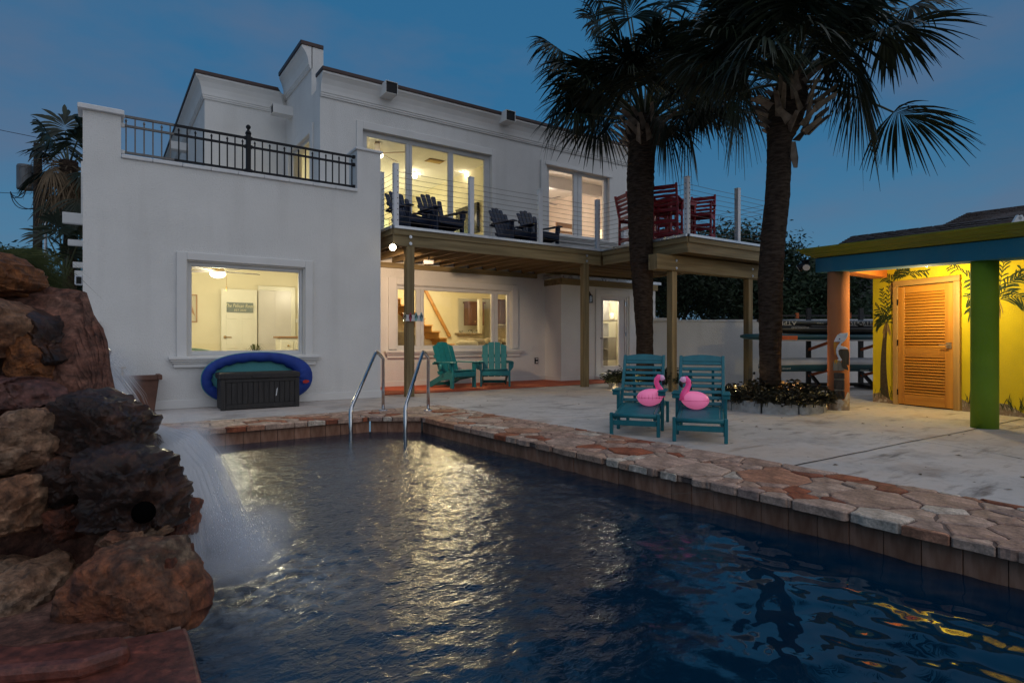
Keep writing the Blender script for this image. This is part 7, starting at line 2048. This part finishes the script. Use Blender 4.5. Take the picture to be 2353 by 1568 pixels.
SHING = mat('roof_shingle', (.016,.013,.014), (.040,.032,.032), scale=9, rough=.9, bump=.4, bscale=20, stretch=(1,1,5))
SHING2 = mat('roof_shingle_variegated', (.020,.015,.015), (.085,.060,.052), scale=11, rough=.9, bump=.4, bscale=20, stretch=(1,1,3))
nh = thing('neighbour_house', 'dark shingle roofed house beyond the yellow pool house', 'house', tuple(bpt(2200, 30)))
def roof_face(pts, m, rows, tw=.55, nm='roof'):
    """roof plane with real overlapping shingle courses: pts = eave-left, eave-right, ridge-right, ridge-left"""
    a, b, c, d = [V(p) for p in pts]; nrm = (b-a).cross(d-a).normalized(); nrm = nrm if nrm.z > 0 else -nrm
    mb = MB(); mb.add([a, b, c, d], [(0,1,2,3)]); base = build(nm, mb, m, nh)
    mb = MB(); rn = random.Random(rows)
    for r_ in range(rows):
        l0, l1 = a.lerp(d, r_/rows), a.lerp(d, (r_+1.15)/rows); q0, q1 = b.lerp(c, r_/rows), b.lerp(c, (r_+1.15)/rows)
        k = max(1, int((q0-l0).length/tw))
        off = (r_ % 2)*.5
        for i in range(k+1):
            f0, f1 = max(0,(i-off)/k), min(1,(i+1-off)/k)
            if f1 - f0 < .005: continue
            up0 = nrm*(.05+rn.uniform(0,.03)); up1 = nrm*.012
            p = [l0.lerp(q0,f0+.003)+up0, l0.lerp(q0,f1-.003)+up0, l1.lerp(q1,f1-.003)+up1, l1.lerp(q1,f0+.003)+up1]
            mb.add(p+[p[0]-nrm*.05, p[1]-nrm*.05], [(0,1,2,3),(4,5,1,0)])
    build('shingle', mb, m, base, kind='stuff')
D0 = 27.0
# long low hip roof, then the higher variegated one
E1, E2 = onD(1800, 632, D0), onD(2560, 600, D0-4)
z_e = .4*(E1.z+E2.z)*1.25
R1, R2 = onD(1956,543, D0+3.5), onD(2560,468, D0+1.5)
roof_face([onD(1822,622,D0), onD(2520,640,D0-5), R2, R1], SHING, 20)
roof_face([onD(1960,760,D0-3), onD(2520,740,D0-5.5), onD(2520,640,D0-5.0), onD(1822,622,D0)], SHING, 16)
mb = MB(); a, b = onD(1810, 800, D0+.5), onD(2540, 800, D0-5); a.z = b.z = -.1; mb.prism([a, b, b+CAMF*6, a+CAMF*6], (0,0,2.2)); build('wall', mb, TERRA, nh)
roof_face([onD(2140,530,D0+6), onD(2560,500,D0+4), onD(2560,445,D0+8), onD(2222,489.5,D0+9)], SHING2, 14, .7)
for px, py in ((2020,553),(2170,540),(2345,520)):
    c_ = onD(px, py, D0+1.5); mb = MB(); mb.obox(c_, CAMR*.42, CAMF*.3, V((0,0,.10))); build('roof_vent', mb, IRON, nh)
c_ = onD(2335, 540, D0-1); mb = MB()
apex, lft, rgt = onD(2338,502,D0-1), onD(2312,541,D0-1), onD(2364,541,D0-1)
mb.prism([lft, rgt, apex], CAMF*3); dm = build('dormer', mb, TERRA, nh)
for e_ in (lft, rgt):
    mb = MB(); mb.bar(apex-CAMF*.06+V((0,0,.08)), e_-CAMF*.06+V((0,0,.03)), .12, .22, tuple(UP)); build('barge_board', mb, CAPWHITE, dm)
# ================================================================== ROCK WATERFALL
def rock_mat(name, cols, rough=.6, wet=0.0, scale=2.2, seed=0, bump=.7):
    m = bpy.data.materials.new(name); m.use_nodes = True; t = m.node_tree; b = t.nodes['Principled BSDF']
    tcn = t.nodes.new('ShaderNodeTexCoord'); mp_ = t.nodes.new('ShaderNodeMapping'); mp_.inputs['Location'].default_value = (seed*3.1, seed*1.7, seed)
    t.links.new(tcn.outputs['Object'], mp_.inputs[0])
    n1 = t.nodes.new('ShaderNodeTexNoise'); n1.inputs['Scale'].default_value = scale; n1.inputs['Detail'].default_value = 10; n1.inputs['Roughness'].default_value = .62; n1.inputs['Distortion'].default_value = .8
    t.links.new(mp_.outputs[0], n1.inputs['Vector'])
    r = t.nodes.new('ShaderNodeValToRGB'); el = r.color_ramp.elements
    el[0].position = .30; el[0].color = cols[0]+(1,); el[1].position = .72; el[1].color = cols[-1]+(1,)
    for i, c in enumerate(cols[1:-1]):
        x = el.new(.30+.42*(i+1)/(len(cols)-1)); x.color = c+(1,)
    t.links.new(n1.outputs['Fac'], r.inputs[0])
    n3 = t.nodes.new('ShaderNodeTexNoise'); n3.inputs['Scale'].default_value = 22; n3.inputs['Detail'].default_value = 8; t.links.new(mp_.outputs[0], n3.inputs['Vector'])
    mr = t.nodes.new('ShaderNodeMapRange'); mr.inputs['From Min'].default_value = .3; mr.inputs['From Max'].default_value = .7; mr.inputs['To Min'].default_value = .35; mr.inputs['To Max'].default_value = 1.45
    t.links.new(n3.outputs['Fac'], mr.inputs['Value'])
    mx = t.nodes.new('ShaderNodeMixRGB'); mx.blend_type = 'MULTIPLY'; mx.inputs[0].default_value = 1; t.links.new(r.outputs[0], mx.inputs[1]); t.links.new(mr.outputs[0], mx.inputs[2])
    # mineral bloom and dark stain with their own outlines
    n5 = t.nodes.new('ShaderNodeTexNoise'); n5.inputs['Scale'].default_value = scale*2.1; n5.inputs['Detail'].default_value = 12; n5.inputs['Roughness'].default_value = .7; n5.inputs['Distortion'].default_value = 1.6
    t.links.new(mp_.outputs[0], n5.inputs['Vector'])
    r5 = t.nodes.new('ShaderNodeValToRGB'); e5 = r5.color_ramp.elements; e5[0].position = .34; e5[0].color = (.38,.34,.33,1); e5[1].position = .68; e5[1].color = (1.9,1.75,1.6,1)
    x5 = e5.new(.42); x5.color = (.95,.95,.95,1); x5 = e5.new(.58); x5.color = (1.05,1.05,1.05,1)
    m5 = t.nodes.new('ShaderNodeMixRGB'); m5.blend_type = 'MULTIPLY'; m5.inputs[0].default_value = 1; t.links.new(n5.outputs['Fac'], r5.inputs[0])
    t.links.new(mx.outputs[0], m5.inputs[1]); t.links.new(r5.outputs[0], m5.inputs[2]); t.links.new(m5.outputs[0], b.inputs['Base Color'])
    b.inputs['Roughness'].default_value = rough; b.inputs['Specular IOR Level'].default_value = .5
    if wet: b.inputs['Coat Weight'].default_value = wet; b.inputs['Coat Roughness'].default_value = .12
    n2 = t.nodes.new('ShaderNodeTexNoise'); n2.inputs['Scale'].default_value = 17; n2.inputs['Detail'].default_value = 12; n2.inputs['Roughness'].default_value = .78
    t.links.new(mp_.outputs[0], n2.inputs['Vector'])
    bp_ = t.nodes.new('ShaderNodeBump'); bp_.inputs['Strength'].default_value = bump; bp_.inputs['Distance'].default_value = .045
    t.links.new(n2.outputs['Fac'], bp_.inputs['Height']); t.links.new(bp_.outputs[0], b.inputs['Normal'])
    return m
RM = dict(
    rust=rock_mat('rock_rust', [(.075,.018,.008),(.17,.045,.016),(.26,.085,.030)], .6, 0, 2.5, 1),
    dark=rock_mat('rock_wet_dark', [(.018,.007,.004),(.05,.018,.009),(.14,.050,.020)], .5, .22, 5, 2, 1.0),
    pale=rock_mat('rock_pale', [(.17,.055,.026),(.30,.17,.10),(.48,.37,.27)], .75, 0, 2.6, 3),
    tan=rock_mat('rock_tan', [(.15,.045,.020),(.26,.12,.06),(.34,.21,.125)], .7, 0, 2.4, 4),
    ochre=rock_mat('rock_ochre', [(.11,.030,.010),(.22,.075,.018),(.14,.045,.016)], .65, 0, 3, 5),
    purple=rock_mat('rock_purple', [(.075,.026,.022),(.15,.058,.045),(.22,.10,.07)], .6, .15, 3, 6),
    mixed=rock_mat('rock_mixed', [(.12,.032,.016),(.25,.085,.036),(.12,.06,.035),(.36,.26,.17)], .65, 0, 3.4, 7),
    slab=rock_mat('rock_slab', [(.075,.018,.011),(.15,.040,.024),(.10,.026,.016)], .42, .15, 2, 8, .35))
MORT = rock_mat('rock_mortar', [(.10,.036,.022),(.17,.07,.045),(.23,.12,.085)], .9, 0, 5, 9)
for m_ in list(RM.values()) + [MORT]: grain(m_, 75, .62, 1.38)
rw = thing('rock_waterfall', 'mortared boulder waterfall rising at the left side of the pool', 'waterfall', tuple(onZ(200, 1450, 0)))

def boulder(outline, dep, thick, m, seed, tilt=0.0, rough=.015, name='boulder', power=.34, ridge=0.0, facets=20, lean=0.0, cut=.27):
    """outline in survey pixels seen at distance dep; a closed, chiselled boulder with real thickness behind and in front"""
    cx_ = sum(p[0] for p in outline)/len(outline); cy_ = sum(p[1] for p in outline)/len(outline)
    N, M = 150, 40; rad = []
    for k in range(N):
        a = 2*math.pi*k/N; dx, dy = math.cos(a), math.sin(a); best = 5
        for i in range(len(outline)):
            p, q = outline[i], outline[(i+1) % len(outline)]
            ex_, ey = q[0]-p[0], q[1]-p[1]; den = dx*ey - dy*ex_
            if abs(den) < 1e-9: continue
            t_ = ((p[0]-cx_)*ey - (p[1]-cy_)*ex_)/den; u = ((p[0]-cx_)*dy - (p[1]-cy_)*dx)/den
            if t_ > 0 and -1e-6 <= u <= 1+1e-6: best = max(best, t_)
        rad.append(best)
    sc_ = dep/F; o = onD(cx_, cy_, dep); mb = MB(); vs = []
    rn = random.Random(seed*13+5); mean = sum(rad)/N*sc_
    planes = []
    sdir = (UP*rn.uniform(.6,1)+CAMR*rn.uniform(-.7,.7)+CAMF*rn.uniform(-.3,.3)).normalized(); sfreq = rn.uniform(7,13); strata = 0 if facets == 0 else rn.uniform(.010,.022); crag = .030 if facets else .05
    for i in range(facets):                              # chisel planes turned toward the viewer
        az = i*2*math.pi/facets + rn.uniform(-.5,.5); el = rn.uniform(.12, 1.25)
        nrm = (CAMR*math.cos(az)*math.cos(el) + UP*math.sin(az)*math.cos(el) - CAMF*math.sin(el)).normalized()
        ext = abs(math.cos(el))*mean*1.0 + math.sin(el)*thick
        planes.append((nrm, ext*rn.uniform(1-cut, 1.03)))
    NF, NB = 46, 10; M = NF+NB
    for j in range(M+1):
        if j <= NB: c_ = math.sin(j/NB*math.pi/2)**.8; f = -(max(0, 1-c_**(2/power)))**.4
        else: q_ = (M-j)/NF; c_ = math.sin(q_*math.pi/2)**.9; f = (max(0, 1-c_**(2/power)))**.4
        sp = f
        for k in range(N):
            a = 2*math.pi*k/N; r = rad[k]*c_*sc_
            x, y = r*math.cos(a), -r*math.sin(a)
            p = CAMR*x + UP*y - CAMF*(f*thick)
            for nrm, h in planes:
                d_ = p.dot(nrm)-h
                if d_ > 0: p = p - nrm*(d_*.97)
            p = o + p - CAMF*(tilt*y + lean*x)
            q = p*2.4 + V((seed*7.3, seed*3.1, 0))
            w_ = noise.noise(q*1.3)*1.4
            lay = (p.dot(sdir)*sfreq + w_) % 1.0                       # bedding planes break the face into ledges
            dsp = noise.fractal(q, .8, 2.1, 5)*rough*1.4 + (lay*lay-.35)*strata - abs(noise.fractal(q*3.1, .75, 2.2, 5))*crag
            if ridge:
                pit = noise.noise(p*13+V((seed,0,0))); dsp -= ridge*max(0, pit-.08)*.05 + ridge*max(0, noise.noise(p*6.5+V((seed,0,0))))*.03
            nr2 = (CAMR*math.cos(a)*c_ + UP*(-math.sin(a))*c_ - CAMF*sp)
            vs.append(p + nr2.normalized()*dsp)
    fs = [(j*N+k, (j+1)*N+k, (j+1)*N+(k+1)%N, j*N+(k+1)%N) for j in range(M) for k in range(N)]
    mb.add(vs, fs)
    o_ = build(name, mb, RM[m], rw, smooth=True); o_.data.set_sharp_from_angle(angle=R(32)); return o_
# mortar mass behind the stones: it leans back as it rises
def bed_of(outline, dep, th, sd, tl):
    o = boulder(outline, dep, th, 'rust', sd, tilt=tl, rough=.030, name='mortar_bed', facets=0); o.data.materials.clear(); o.data.materials.append(MORT)
bed_of([(-330,620),(20,640),(60,700),(110,745),(175,860),(215,935),(320,1010),(350,1080),(380,1160),(402,1235),(420,1300),(432,1420),(428,1500),(-330,1560)], 2.78, .07, 1, -.60)
# stones, back to front
boulder([(60,715),(100,706),(140,704),(170,716),(200,745),(222,785),(230,842),(190,845),(150,820),(100,780)], 3.62, .16, 'purple', 31)
boulder([(-130,575),(5,581),(20,590),(55,608),(70,655),(62,668),(38,682),(-40,694),(-130,690)], 3.15, .22, 'ochre', 3)
boulder([(38,694),(95,705),(132,740),(150,790),(180,822),(205,850),(212,868),(195,885),(150,884),(128,840),(95,790),(60,760),(32,722)], 3.06, .17, 'dark', 4, ridge=.9, facets=7, cut=.2)
boulder([(-150,683),(5,690),(38,708),(56,745),(50,785),(30,812),(5,828),(-150,838)], 2.90, .22, 'tan', 5)
boulder([(48,772),(85,768),(118,805),(130,858),(118,890),(80,886),(55,856),(42,815)], 2.96, .13, 'ochre', 6)
boulder([(-200,850),(20,868),(80,876),(110,897),(126,925),(78,935),(10,955),(-200,975)], 2.76, .18, 'purple', 7)
boulder([(-220,985),(5,966),(62,937),(118,927),(138,950),(146,1000),(140,1052),(88,1078),(30,1092),(-220,1100)], 2.58, .20, 'pale', 8)
boulder([(160,925),(182,900),(225,895),(300,915),(335,945),(346,967),(344,1005),(332,1038),(290,1056),(230,1052),(180,1036),(162,1000)], 2.74, .20, 'dark', 9, ridge=.8, cut=.18)
boulder([(318,1000),(345,1000),(358,1020),(348,1045),(318,1045)], 2.95, .10, 'dark', 10)
boulder([(105,1062),(150,1042),(200,1045),(222,1078),(214,1125),(172,1155),(130,1148),(106,1110)], 2.58, .13, 'dark', 11, ridge=.9)
hole = boulder([(212,1045),(240,1028),(330,1042),(392,1050),(404,1090),(418,1140),(412,1190),(394,1224),(330,1222),(260,1224),(212,1214),(203,1180),(222,1120),(206,1078)], 2.50, .18, 'dark', 12, rough=.03, ridge=1.2, cut=.05, facets=8)
boulder([(402,1150),(435,1148),(446,1155),(443,1205),(430,1236),(405,1242),(392,1200)], 2.72, .12, 'rust', 13)
boulder([(-200,1108),(15,1100),(72,1082),(104,1086),(108,1140),(104,1198),(68,1222),(20,1212),(-200,1250)], 2.44, .18, 'tan', 14)
boulder([(122,1162),(160,1152),(184,1180),(188,1228),(164,1248),(128,1238)], 2.47, .10, 'rust', 15, ridge=.6)
boulder([(-200,1285),(-20,1300),(15,1312),(62,1288),(108,1298),(136,1335),(138,1398),(118,1436),(60,1446),(0,1470),(-200,1482)], 2.28, .20, 'pale', 16)
boulder([(140,1402),(172,1392),(202,1420),(202,1458),(170,1478),(140,1458)], 2.26, .09, 'dark', 17)
boulder([(168,1348),(200,1292),(260,1252),(330,1240),(382,1242),(408,1280),(432,1320),(458,1362),(466,1402),(455,1436),(410,1440),(350,1452),(280,1468),(216,1452),(186,1400)], 2.26, .21, 'mixed', 18, cut=.10)
boulder([(232,1218),(330,1207),(378,1217),(374,1240),(300,1247),(236,1242)], 2.40, .12, 'pale', 19)
boulder([(380,1237),(412,1250),(420,1300),(442,1330),(454,1374),(424,1342),(392,1292)], 2.30, .10, 'rust', 20)
for i_, (x_, y_, w_, h_, d_, m_) in enumerate(((-330,800,150,70,3.0,'tan'),(-420,950,170,75,2.8,'rust'),(-380,1110,180,80,2.62,'pale'),(-400,1270,170,80,2.45,'mixed'),(-360,1420,190,70,2.32,'purple'),(-230,640,130,55,3.2,'rust'))):
    boulder([(x_+w_*math.cos(a)*(1+.12*math.sin(3*a+i_)), y_+h_*math.sin(a)*(1+.15*math.cos(2*a+i_))) for a in [k*math.pi/6 for k in range(12)]], d_, .2, m_, 50+i_)
# broad flat ledge at the foot, at the edge of the pool
lp = [onZ(-420,1500,.045), onZ(-420,1480,.045)]
def lz_(px, py, z=.05): p = onZ(px, py, z); return p
edge_ = [lz_(-300,1500), lz_(0,1500), lz_(150,1492), lz_(300,1460), lz_(428,1437), lz_(440,1470), lz_(452,1515), lz_(466,1568), lz_(480,1700), lz_(-300,1900)]
mb = MB(); mb.prism([p+V((0,0,-.11)) for p in edge_], (0,0,.11)); build('ledge_stone', mb, RM['slab'], rw, bevel=.012, seg=2)
mb = MB(); mb.prism([lz_(-300,1445,.10), lz_(60,1478,.10), lz_(290,1455,.10), lz_(300,1482,.10), lz_(180,1520,.10), lz_(-300,1560,.10)], (0,0,-.06)); build('ledge_stone', mb, RM['slab'], rw, bevel=.02, seg=2)
mb = MB(); mb.box(-3.5, .18, 2.42, 3.6, -.02, .045); build('mortar_bed', mb, MORT, rw)
# black plug standing in for the shade inside the spout hole
d_ = -ray(330, 1176).normalized()
from mathutils.bvhtree import BVHTree
hit = BVHTree.FromPolygons([v.co + org(hole) for v in hole.data.vertices], [tuple(p.vertices) for p in hole.data.polygons]).ray_cast(V((0,0,1)), -d_)
c_ = hit[0] if hit[0] else onD(330, 1176, 2.36)
BLACK = mat('spout_shade_plug', (.002,.002,.002), rough=1.0, spec=0)
mb = MB(); mb.tube([c_-d_*.05, c_+d_*.008, c_+d_*.020], [.042,.042,.034], 18); sp_ = build('spout_shade_plug', mb, BLACK, rw, smooth=True)

# ---------------- ornamental grass on the top
GRASSM = mat('grass_blade', (.018,.030,.006), (.060,.070,.014), scale=2, rough=.6, spec=.3)
gt = thing('ornamental_grass', 'windblown clump of grass on top of the rocks', 'grass', tuple(onD(20, 640, 3.9)))
mb = MB(); rn = random.Random(77)
for i in range(5200):
    s_ = onD(rn.uniform(-160, 62), rn.uniform(575, 690), 3.9+rn.uniform(-.35,.5))
    l = rn.uniform(.18,.40); d = (CAMR*rn.uniform(.5,1.2) + UP*rn.uniform(-.15,.55) + CAMF*rn.uniform(-.35,.45)).normalized(); w = rn.uniform(.0018,.0035); sd = d.cross(CAMF).normalized()
    P = [s_ + d*l*t_ - UP*(l*.75*t_*t_*rn.uniform(.8,1.1)) for t_ in (0,.33,.66,1)]
    for k in range(3): mb.add([P[k]-sd*w*(1-k/3.3), P[k]+sd*w*(1-k/3.3), P[k+1]+sd*w*(1-(k+1)/3.3), P[k+1]-sd*w*(1-(k+1)/3.3)], [(0,1,2,3)])
build('grass_blade', mb, GRASSM, gt, kind='stuff')

# ---------------- falling water: soft veils and spray
def veil_mat(name, dens, fade):
    m = bpy.data.materials.new(name); m.use_nodes = True; t = m.node_tree; t.nodes.remove(t.nodes['Principled BSDF'])
    df = t.nodes.new('ShaderNodeBsdfDiffuse'); df.inputs[0].default_value = (.80,.80,.82,1)
    tl_ = t.nodes.new('ShaderNodeBsdfTranslucent'); tl_.inputs[0].default_value = (.8,.8,.82,1)
    ad = t.nodes.new('ShaderNodeMixShader'); ad.inputs[0].default_value = .22; t.links.new(df.outputs[0], ad.inputs[1]); t.links.new(tl_.outputs[0], ad.inputs[2])
    tr_ = t.nodes.new('ShaderNodeBsdfTransparent'); mx = t.nodes.new('ShaderNodeMixShader')
    uv = t.nodes.new('ShaderNodeUVMap'); mp_ = t.nodes.new('ShaderNodeMapping'); mp_.inputs['Scale'].default_value = (42, 1.3, 1)
    n_ = t.nodes.new('ShaderNodeTexNoise'); n_.inputs['Scale'].default_value = 1.0; n_.inputs['Detail'].default_value = 5
    t.links.new(uv.outputs[0], mp_.inputs[0]); t.links.new(mp_.outputs[0], n_.inputs['Vector'])
    sx_ = t.nodes.new('ShaderNodeSeparateXYZ'); t.links.new(uv.outputs[0], sx_.inputs[0])
    # soft side edges and a soft foot
    e1 = t.nodes.new('ShaderNodeMath'); e1.operation = 'MULTIPLY_ADD'; e1.inputs[1].default_value = 2; e1.inputs[2].default_value = -1; t.links.new(sx_.outputs['X'], e1.inputs[0])
    e2 = t.nodes.new('ShaderNodeMath'); e2.operation = 'POWER'; e2.inputs[1].default_value = 2; ab = t.nodes.new('ShaderNodeMath'); ab.operation = 'ABSOLUTE'; t.links.new(e1.outputs[0], ab.inputs[0]); t.links.new(ab.outputs[0], e2.inputs[0])
    e3 = t.nodes.new('ShaderNodeMath'); e3.operation = 'SUBTRACT'; e3.inputs[0].default_value = 1; t.links.new(e2.outputs[0], e3.inputs[1])
    r = t.nodes.new('ShaderNodeMapRange'); r.inputs['From Min'].default_value = .30; r.inputs['From Max'].default_value = .66; r.inputs['To Max'].default_value = dens
    t.links.new(n_.outputs['Fac'], r.inputs['Value'])
    m1 = t.nodes.new('ShaderNodeMath'); m1.operation = 'MULTIPLY'; t.links.new(r.outputs[0], m1.inputs[0]); t.links.new(e3.outputs[0], m1.inputs[1])
    f_ = t.nodes.new('ShaderNodeMapRange'); f_.inputs['From Min'].default_value = 0; f_.inputs['From Max'].default_value = fade; t.links.new(sx_.outputs['Y'], f_.inputs['Value'])
    m2 = t.nodes.new('ShaderNodeMath'); m2.operation = 'MULTIPLY'; m2.use_clamp = True; t.links.new(m1.outputs[0], m2.inputs[0]); t.links.new(f_.outputs[0], m2.inputs[1])
    t.links.new(m2.outputs[0], mx.inputs[0]); t.links.new(tr_.outputs[0], mx.inputs[1]); t.links.new(ad.outputs[0], mx.inputs[2])
    t.links.new(mx.outputs[0], t.nodes['Material Output'].inputs['Surface']); return m
VEIL = veil_mat('falling_water', .92, .10)
wf = thing('falling_water', 'white veil of water pouring off the rocks into the pool', 'waterfall', tuple(onZ(470, 1290, WZ)))
def veil(L_, R_, seed, n=18, k=10):
    """sheet between a left and a right falling path (lists of points, top first)"""
    def at_(P, s):
        f = s*(len(P)-1); i = min(int(f), len(P)-2); return V(P[i]).lerp(V(P[i+1]), f-i)
    mb = MB(); uv = []
    for j in range(n+1):
        for i in range(k+1):
            s, u = j/n, i/k; a, b = at_(L_, s), at_(R_, s); p = a.lerp(b, u)
            p = p + CAMF*(.03*math.sin(u*9+seed)+.05*noise.noise(V((u*3, s*2, seed))))
            mb.v.append(p); uv.append((u, 1-s))
    for j in range(n):
        for i in range(k): mb.f.append((j*(k+1)+i, (j+1)*(k+1)+i, (j+1)*(k+1)+i+1, j*(k+1)+i+1)); mb.m.append(0)
    o = build('water_veil', mb, VEIL, wf, smooth=True); me = o.data; lay = me.uv_layers.new(name='UVMap')
    for lp_ in me.loops: lay.data[lp_.index].uv = uv[lp_.vertex_index]
P_ = lambda px, py, d: onD(px, py, d)
veil([P_(150,765,3.55),P_(175,830,3.4),P_(205,890,3.2)], [P_(160,745,3.6),P_(205,790,3.5),P_(260,850,3.3)], 1)
veil([P_(196,800,3.35),P_(202,860,3.3),P_(215,905,3.2),P_(235,915,3.1)], [P_(235,800,3.5),P_(275,845,3.4),P_(330,915,3.25),P_(350,985,3.2)], 2)
veil([P_(205,830,3.3),P_(225,880,3.25),P_(300,930,3.15)], [P_(240,815,3.45),P_(310,885,3.35),P_(352,960,3.25)], 3)
for s_ in range(4):
    d_ = s_*.10
    veil([P_(335,985,3.05+d_),P_(350,1040,3.0+d_),P_(405,1090,2.95+d_),P_(425,1180,2.85+d_),P_(428,1270,2.75+d_),P_(435,1335-25*s_,2.72+d_)],
         [P_(360,975,3.2+d_),P_(425,995,3.25+d_),P_(470,1050,3.2+d_),P_(500,1130,3.15+d_),P_(520,1210,3.1+d_),P_(540,1275-20*s_,3.08+d_)], 5+s_)
# the single threads a long exposure draws
STRAND = bpy.data.materials.new('water_thread'); STRAND.use_nodes = True; t = STRAND.node_tree; b = t.nodes['Principled BSDF']
b.inputs['Base Color'].default_value = (.85,.86,.88,1); b.inputs['Roughness'].default_value = .4; b.inputs['Alpha'].default_value = .36
def strands(L_, R_, n, seed, w):
    rn = random.Random(seed); mb = MB()
    def at_(P, s):
        f = s*(len(P)-1); i = min(int(f), len(P)-2); return V(P[i]).lerp(V(P[i+1]), f-i)
    for i in range(n):
        u = min(1, max(0, rn.gauss(.45,.27))); s0 = rn.uniform(0,.45); s1 = min(1, s0+rn.uniform(.25,.6)); K = 9; prev = None; off = V((rn.gauss(0,.012), rn.gauss(0,.05), 0)); ww = w*rn.uniform(.4,1.2)
        for k in range(K+1):
            s = s0+(s1-s0)*k/K; p = at_(L_, s).lerp(at_(R_, s), u + (u-.5)*.25*s) + off; sd = CAMR*ww*math.sin(math.pi*(k+.3)/(K+.6))
            cur = (p-sd, p+sd)
            if prev: mb.add([prev[0], prev[1], cur[1], cur[0]], [(0,1,2,3)])
            prev = cur
    return build('water_thread', mb, STRAND, wf, kind='stuff')
strands([P_(338,985,3.02),P_(352,1040,2.98),P_(405,1090,2.93),P_(425,1180,2.83),P_(430,1330,2.72)], [P_(368,972,3.2),P_(440,990,3.25),P_(490,1050,3.2),P_(530,1140,3.12),P_(580,1265,3.05)], 2200, 5, .0032)
strands([P_(196,800,3.35),P_(202,860,3.3),P_(235,915,3.1),P_(320,960,3.05)], [P_(238,805,3.5),P_(285,850,3.4),P_(325,905,3.25),P_(352,985,3.2)], 120, 6, .0022)
mb = MB(); rn = random.Random(12)
for i in range(900):
    c_ = P_(rn.gauss(530,60), rn.gauss(1215,60), rn.uniform(2.75,3.2)); r_ = rn.uniform(.0015,.004)
    mb.add([c_+CAMR*r_, c_+UP*r_*1.6, c_-CAMR*r_, c_-UP*r_*1.6, c_-CAMF*r_], [(0,1,4),(1,2,4),(2,3,4),(3,0,4)])
build('droplet', mb, STRAND, wf, kind='stuff')
# spray cloud where it lands
vm = bpy.data.materials.new('spray_mist'); vm.use_nodes = True; t = vm.node_tree; t.nodes.remove(t.nodes['Principled BSDF'])
pv = t.nodes.new('ShaderNodeVolumePrincipled'); pv.inputs['Color'].default_value = (.93,.95,1,1); pv.inputs['Anisotropy'].default_value = .1
tcn = t.nodes.new('ShaderNodeTexCoord'); mp_ = t.nodes.new('ShaderNodeMapping'); t.links.new(tcn.outputs['Generated'], mp_.inputs[0])
mp_.inputs['Location'].default_value = (-.5,-.5,-.5)
ln_ = t.nodes.new('ShaderNodeVectorMath'); ln_.operation = 'LENGTH'; t.links.new(mp_.outputs[0], ln_.inputs[0])
n_ = t.nodes.new('ShaderNodeTexNoise'); n_.inputs['Scale'].default_value = 5; n_.inputs['Detail'].default_value = 5; t.links.new(tcn.outputs['Object'], n_.inputs['Vector'])
r1 = t.nodes.new('ShaderNodeMapRange'); r1.interpolation_type = 'SMOOTHERSTEP'; r1.inputs['From Min'].default_value = .49; r1.inputs['From Max'].default_value = .05; r1.inputs['To Max'].default_value = 1; t.links.new(ln_.outputs['Value'], r1.inputs['Value'])
r2 = t.nodes.new('ShaderNodeMapRange'); r2.inputs['From Min'].default_value = .36; r2.inputs['From Max'].default_value = .70; r2.inputs['To Max'].default_value = 15; t.links.new(n_.outputs['Fac'], r2.inputs['Value'])
mu = t.nodes.new('ShaderNodeMath'); mu.operation = 'MULTIPLY'; t.links.new(r1.outputs[0], mu.inputs[0]); t.links.new(r2.outputs[0], mu.inputs[1])
t.links.new(mu.outputs[0], pv.inputs['Density']); t.links.new(pv.outputs[0], t.nodes['Material Output'].inputs['Volume'])
for (px, py, dp, rx_, ry_, rz_) in ((520,1245,2.95,.46,.42,.26), (495,1268,2.86,.26,.26,.13), (465,1160,3.05,.30,.32,.44), (420,1060,3.2,.24,.26,.36), (245,860,3.35,.22,.2,.22)):
    c_ = onD(px, py, dp); mb = MB()
    mb.ball((0,0,0), 1, 20, 12, (1,1,1)); mb.v = [c_ + CAMR*(v.x*rx_) + CAMF*(v.y*ry_) + UP*(v.z*rz_) for v in mb.v]
    build('spray', mb, vm, wf, kind='stuff')
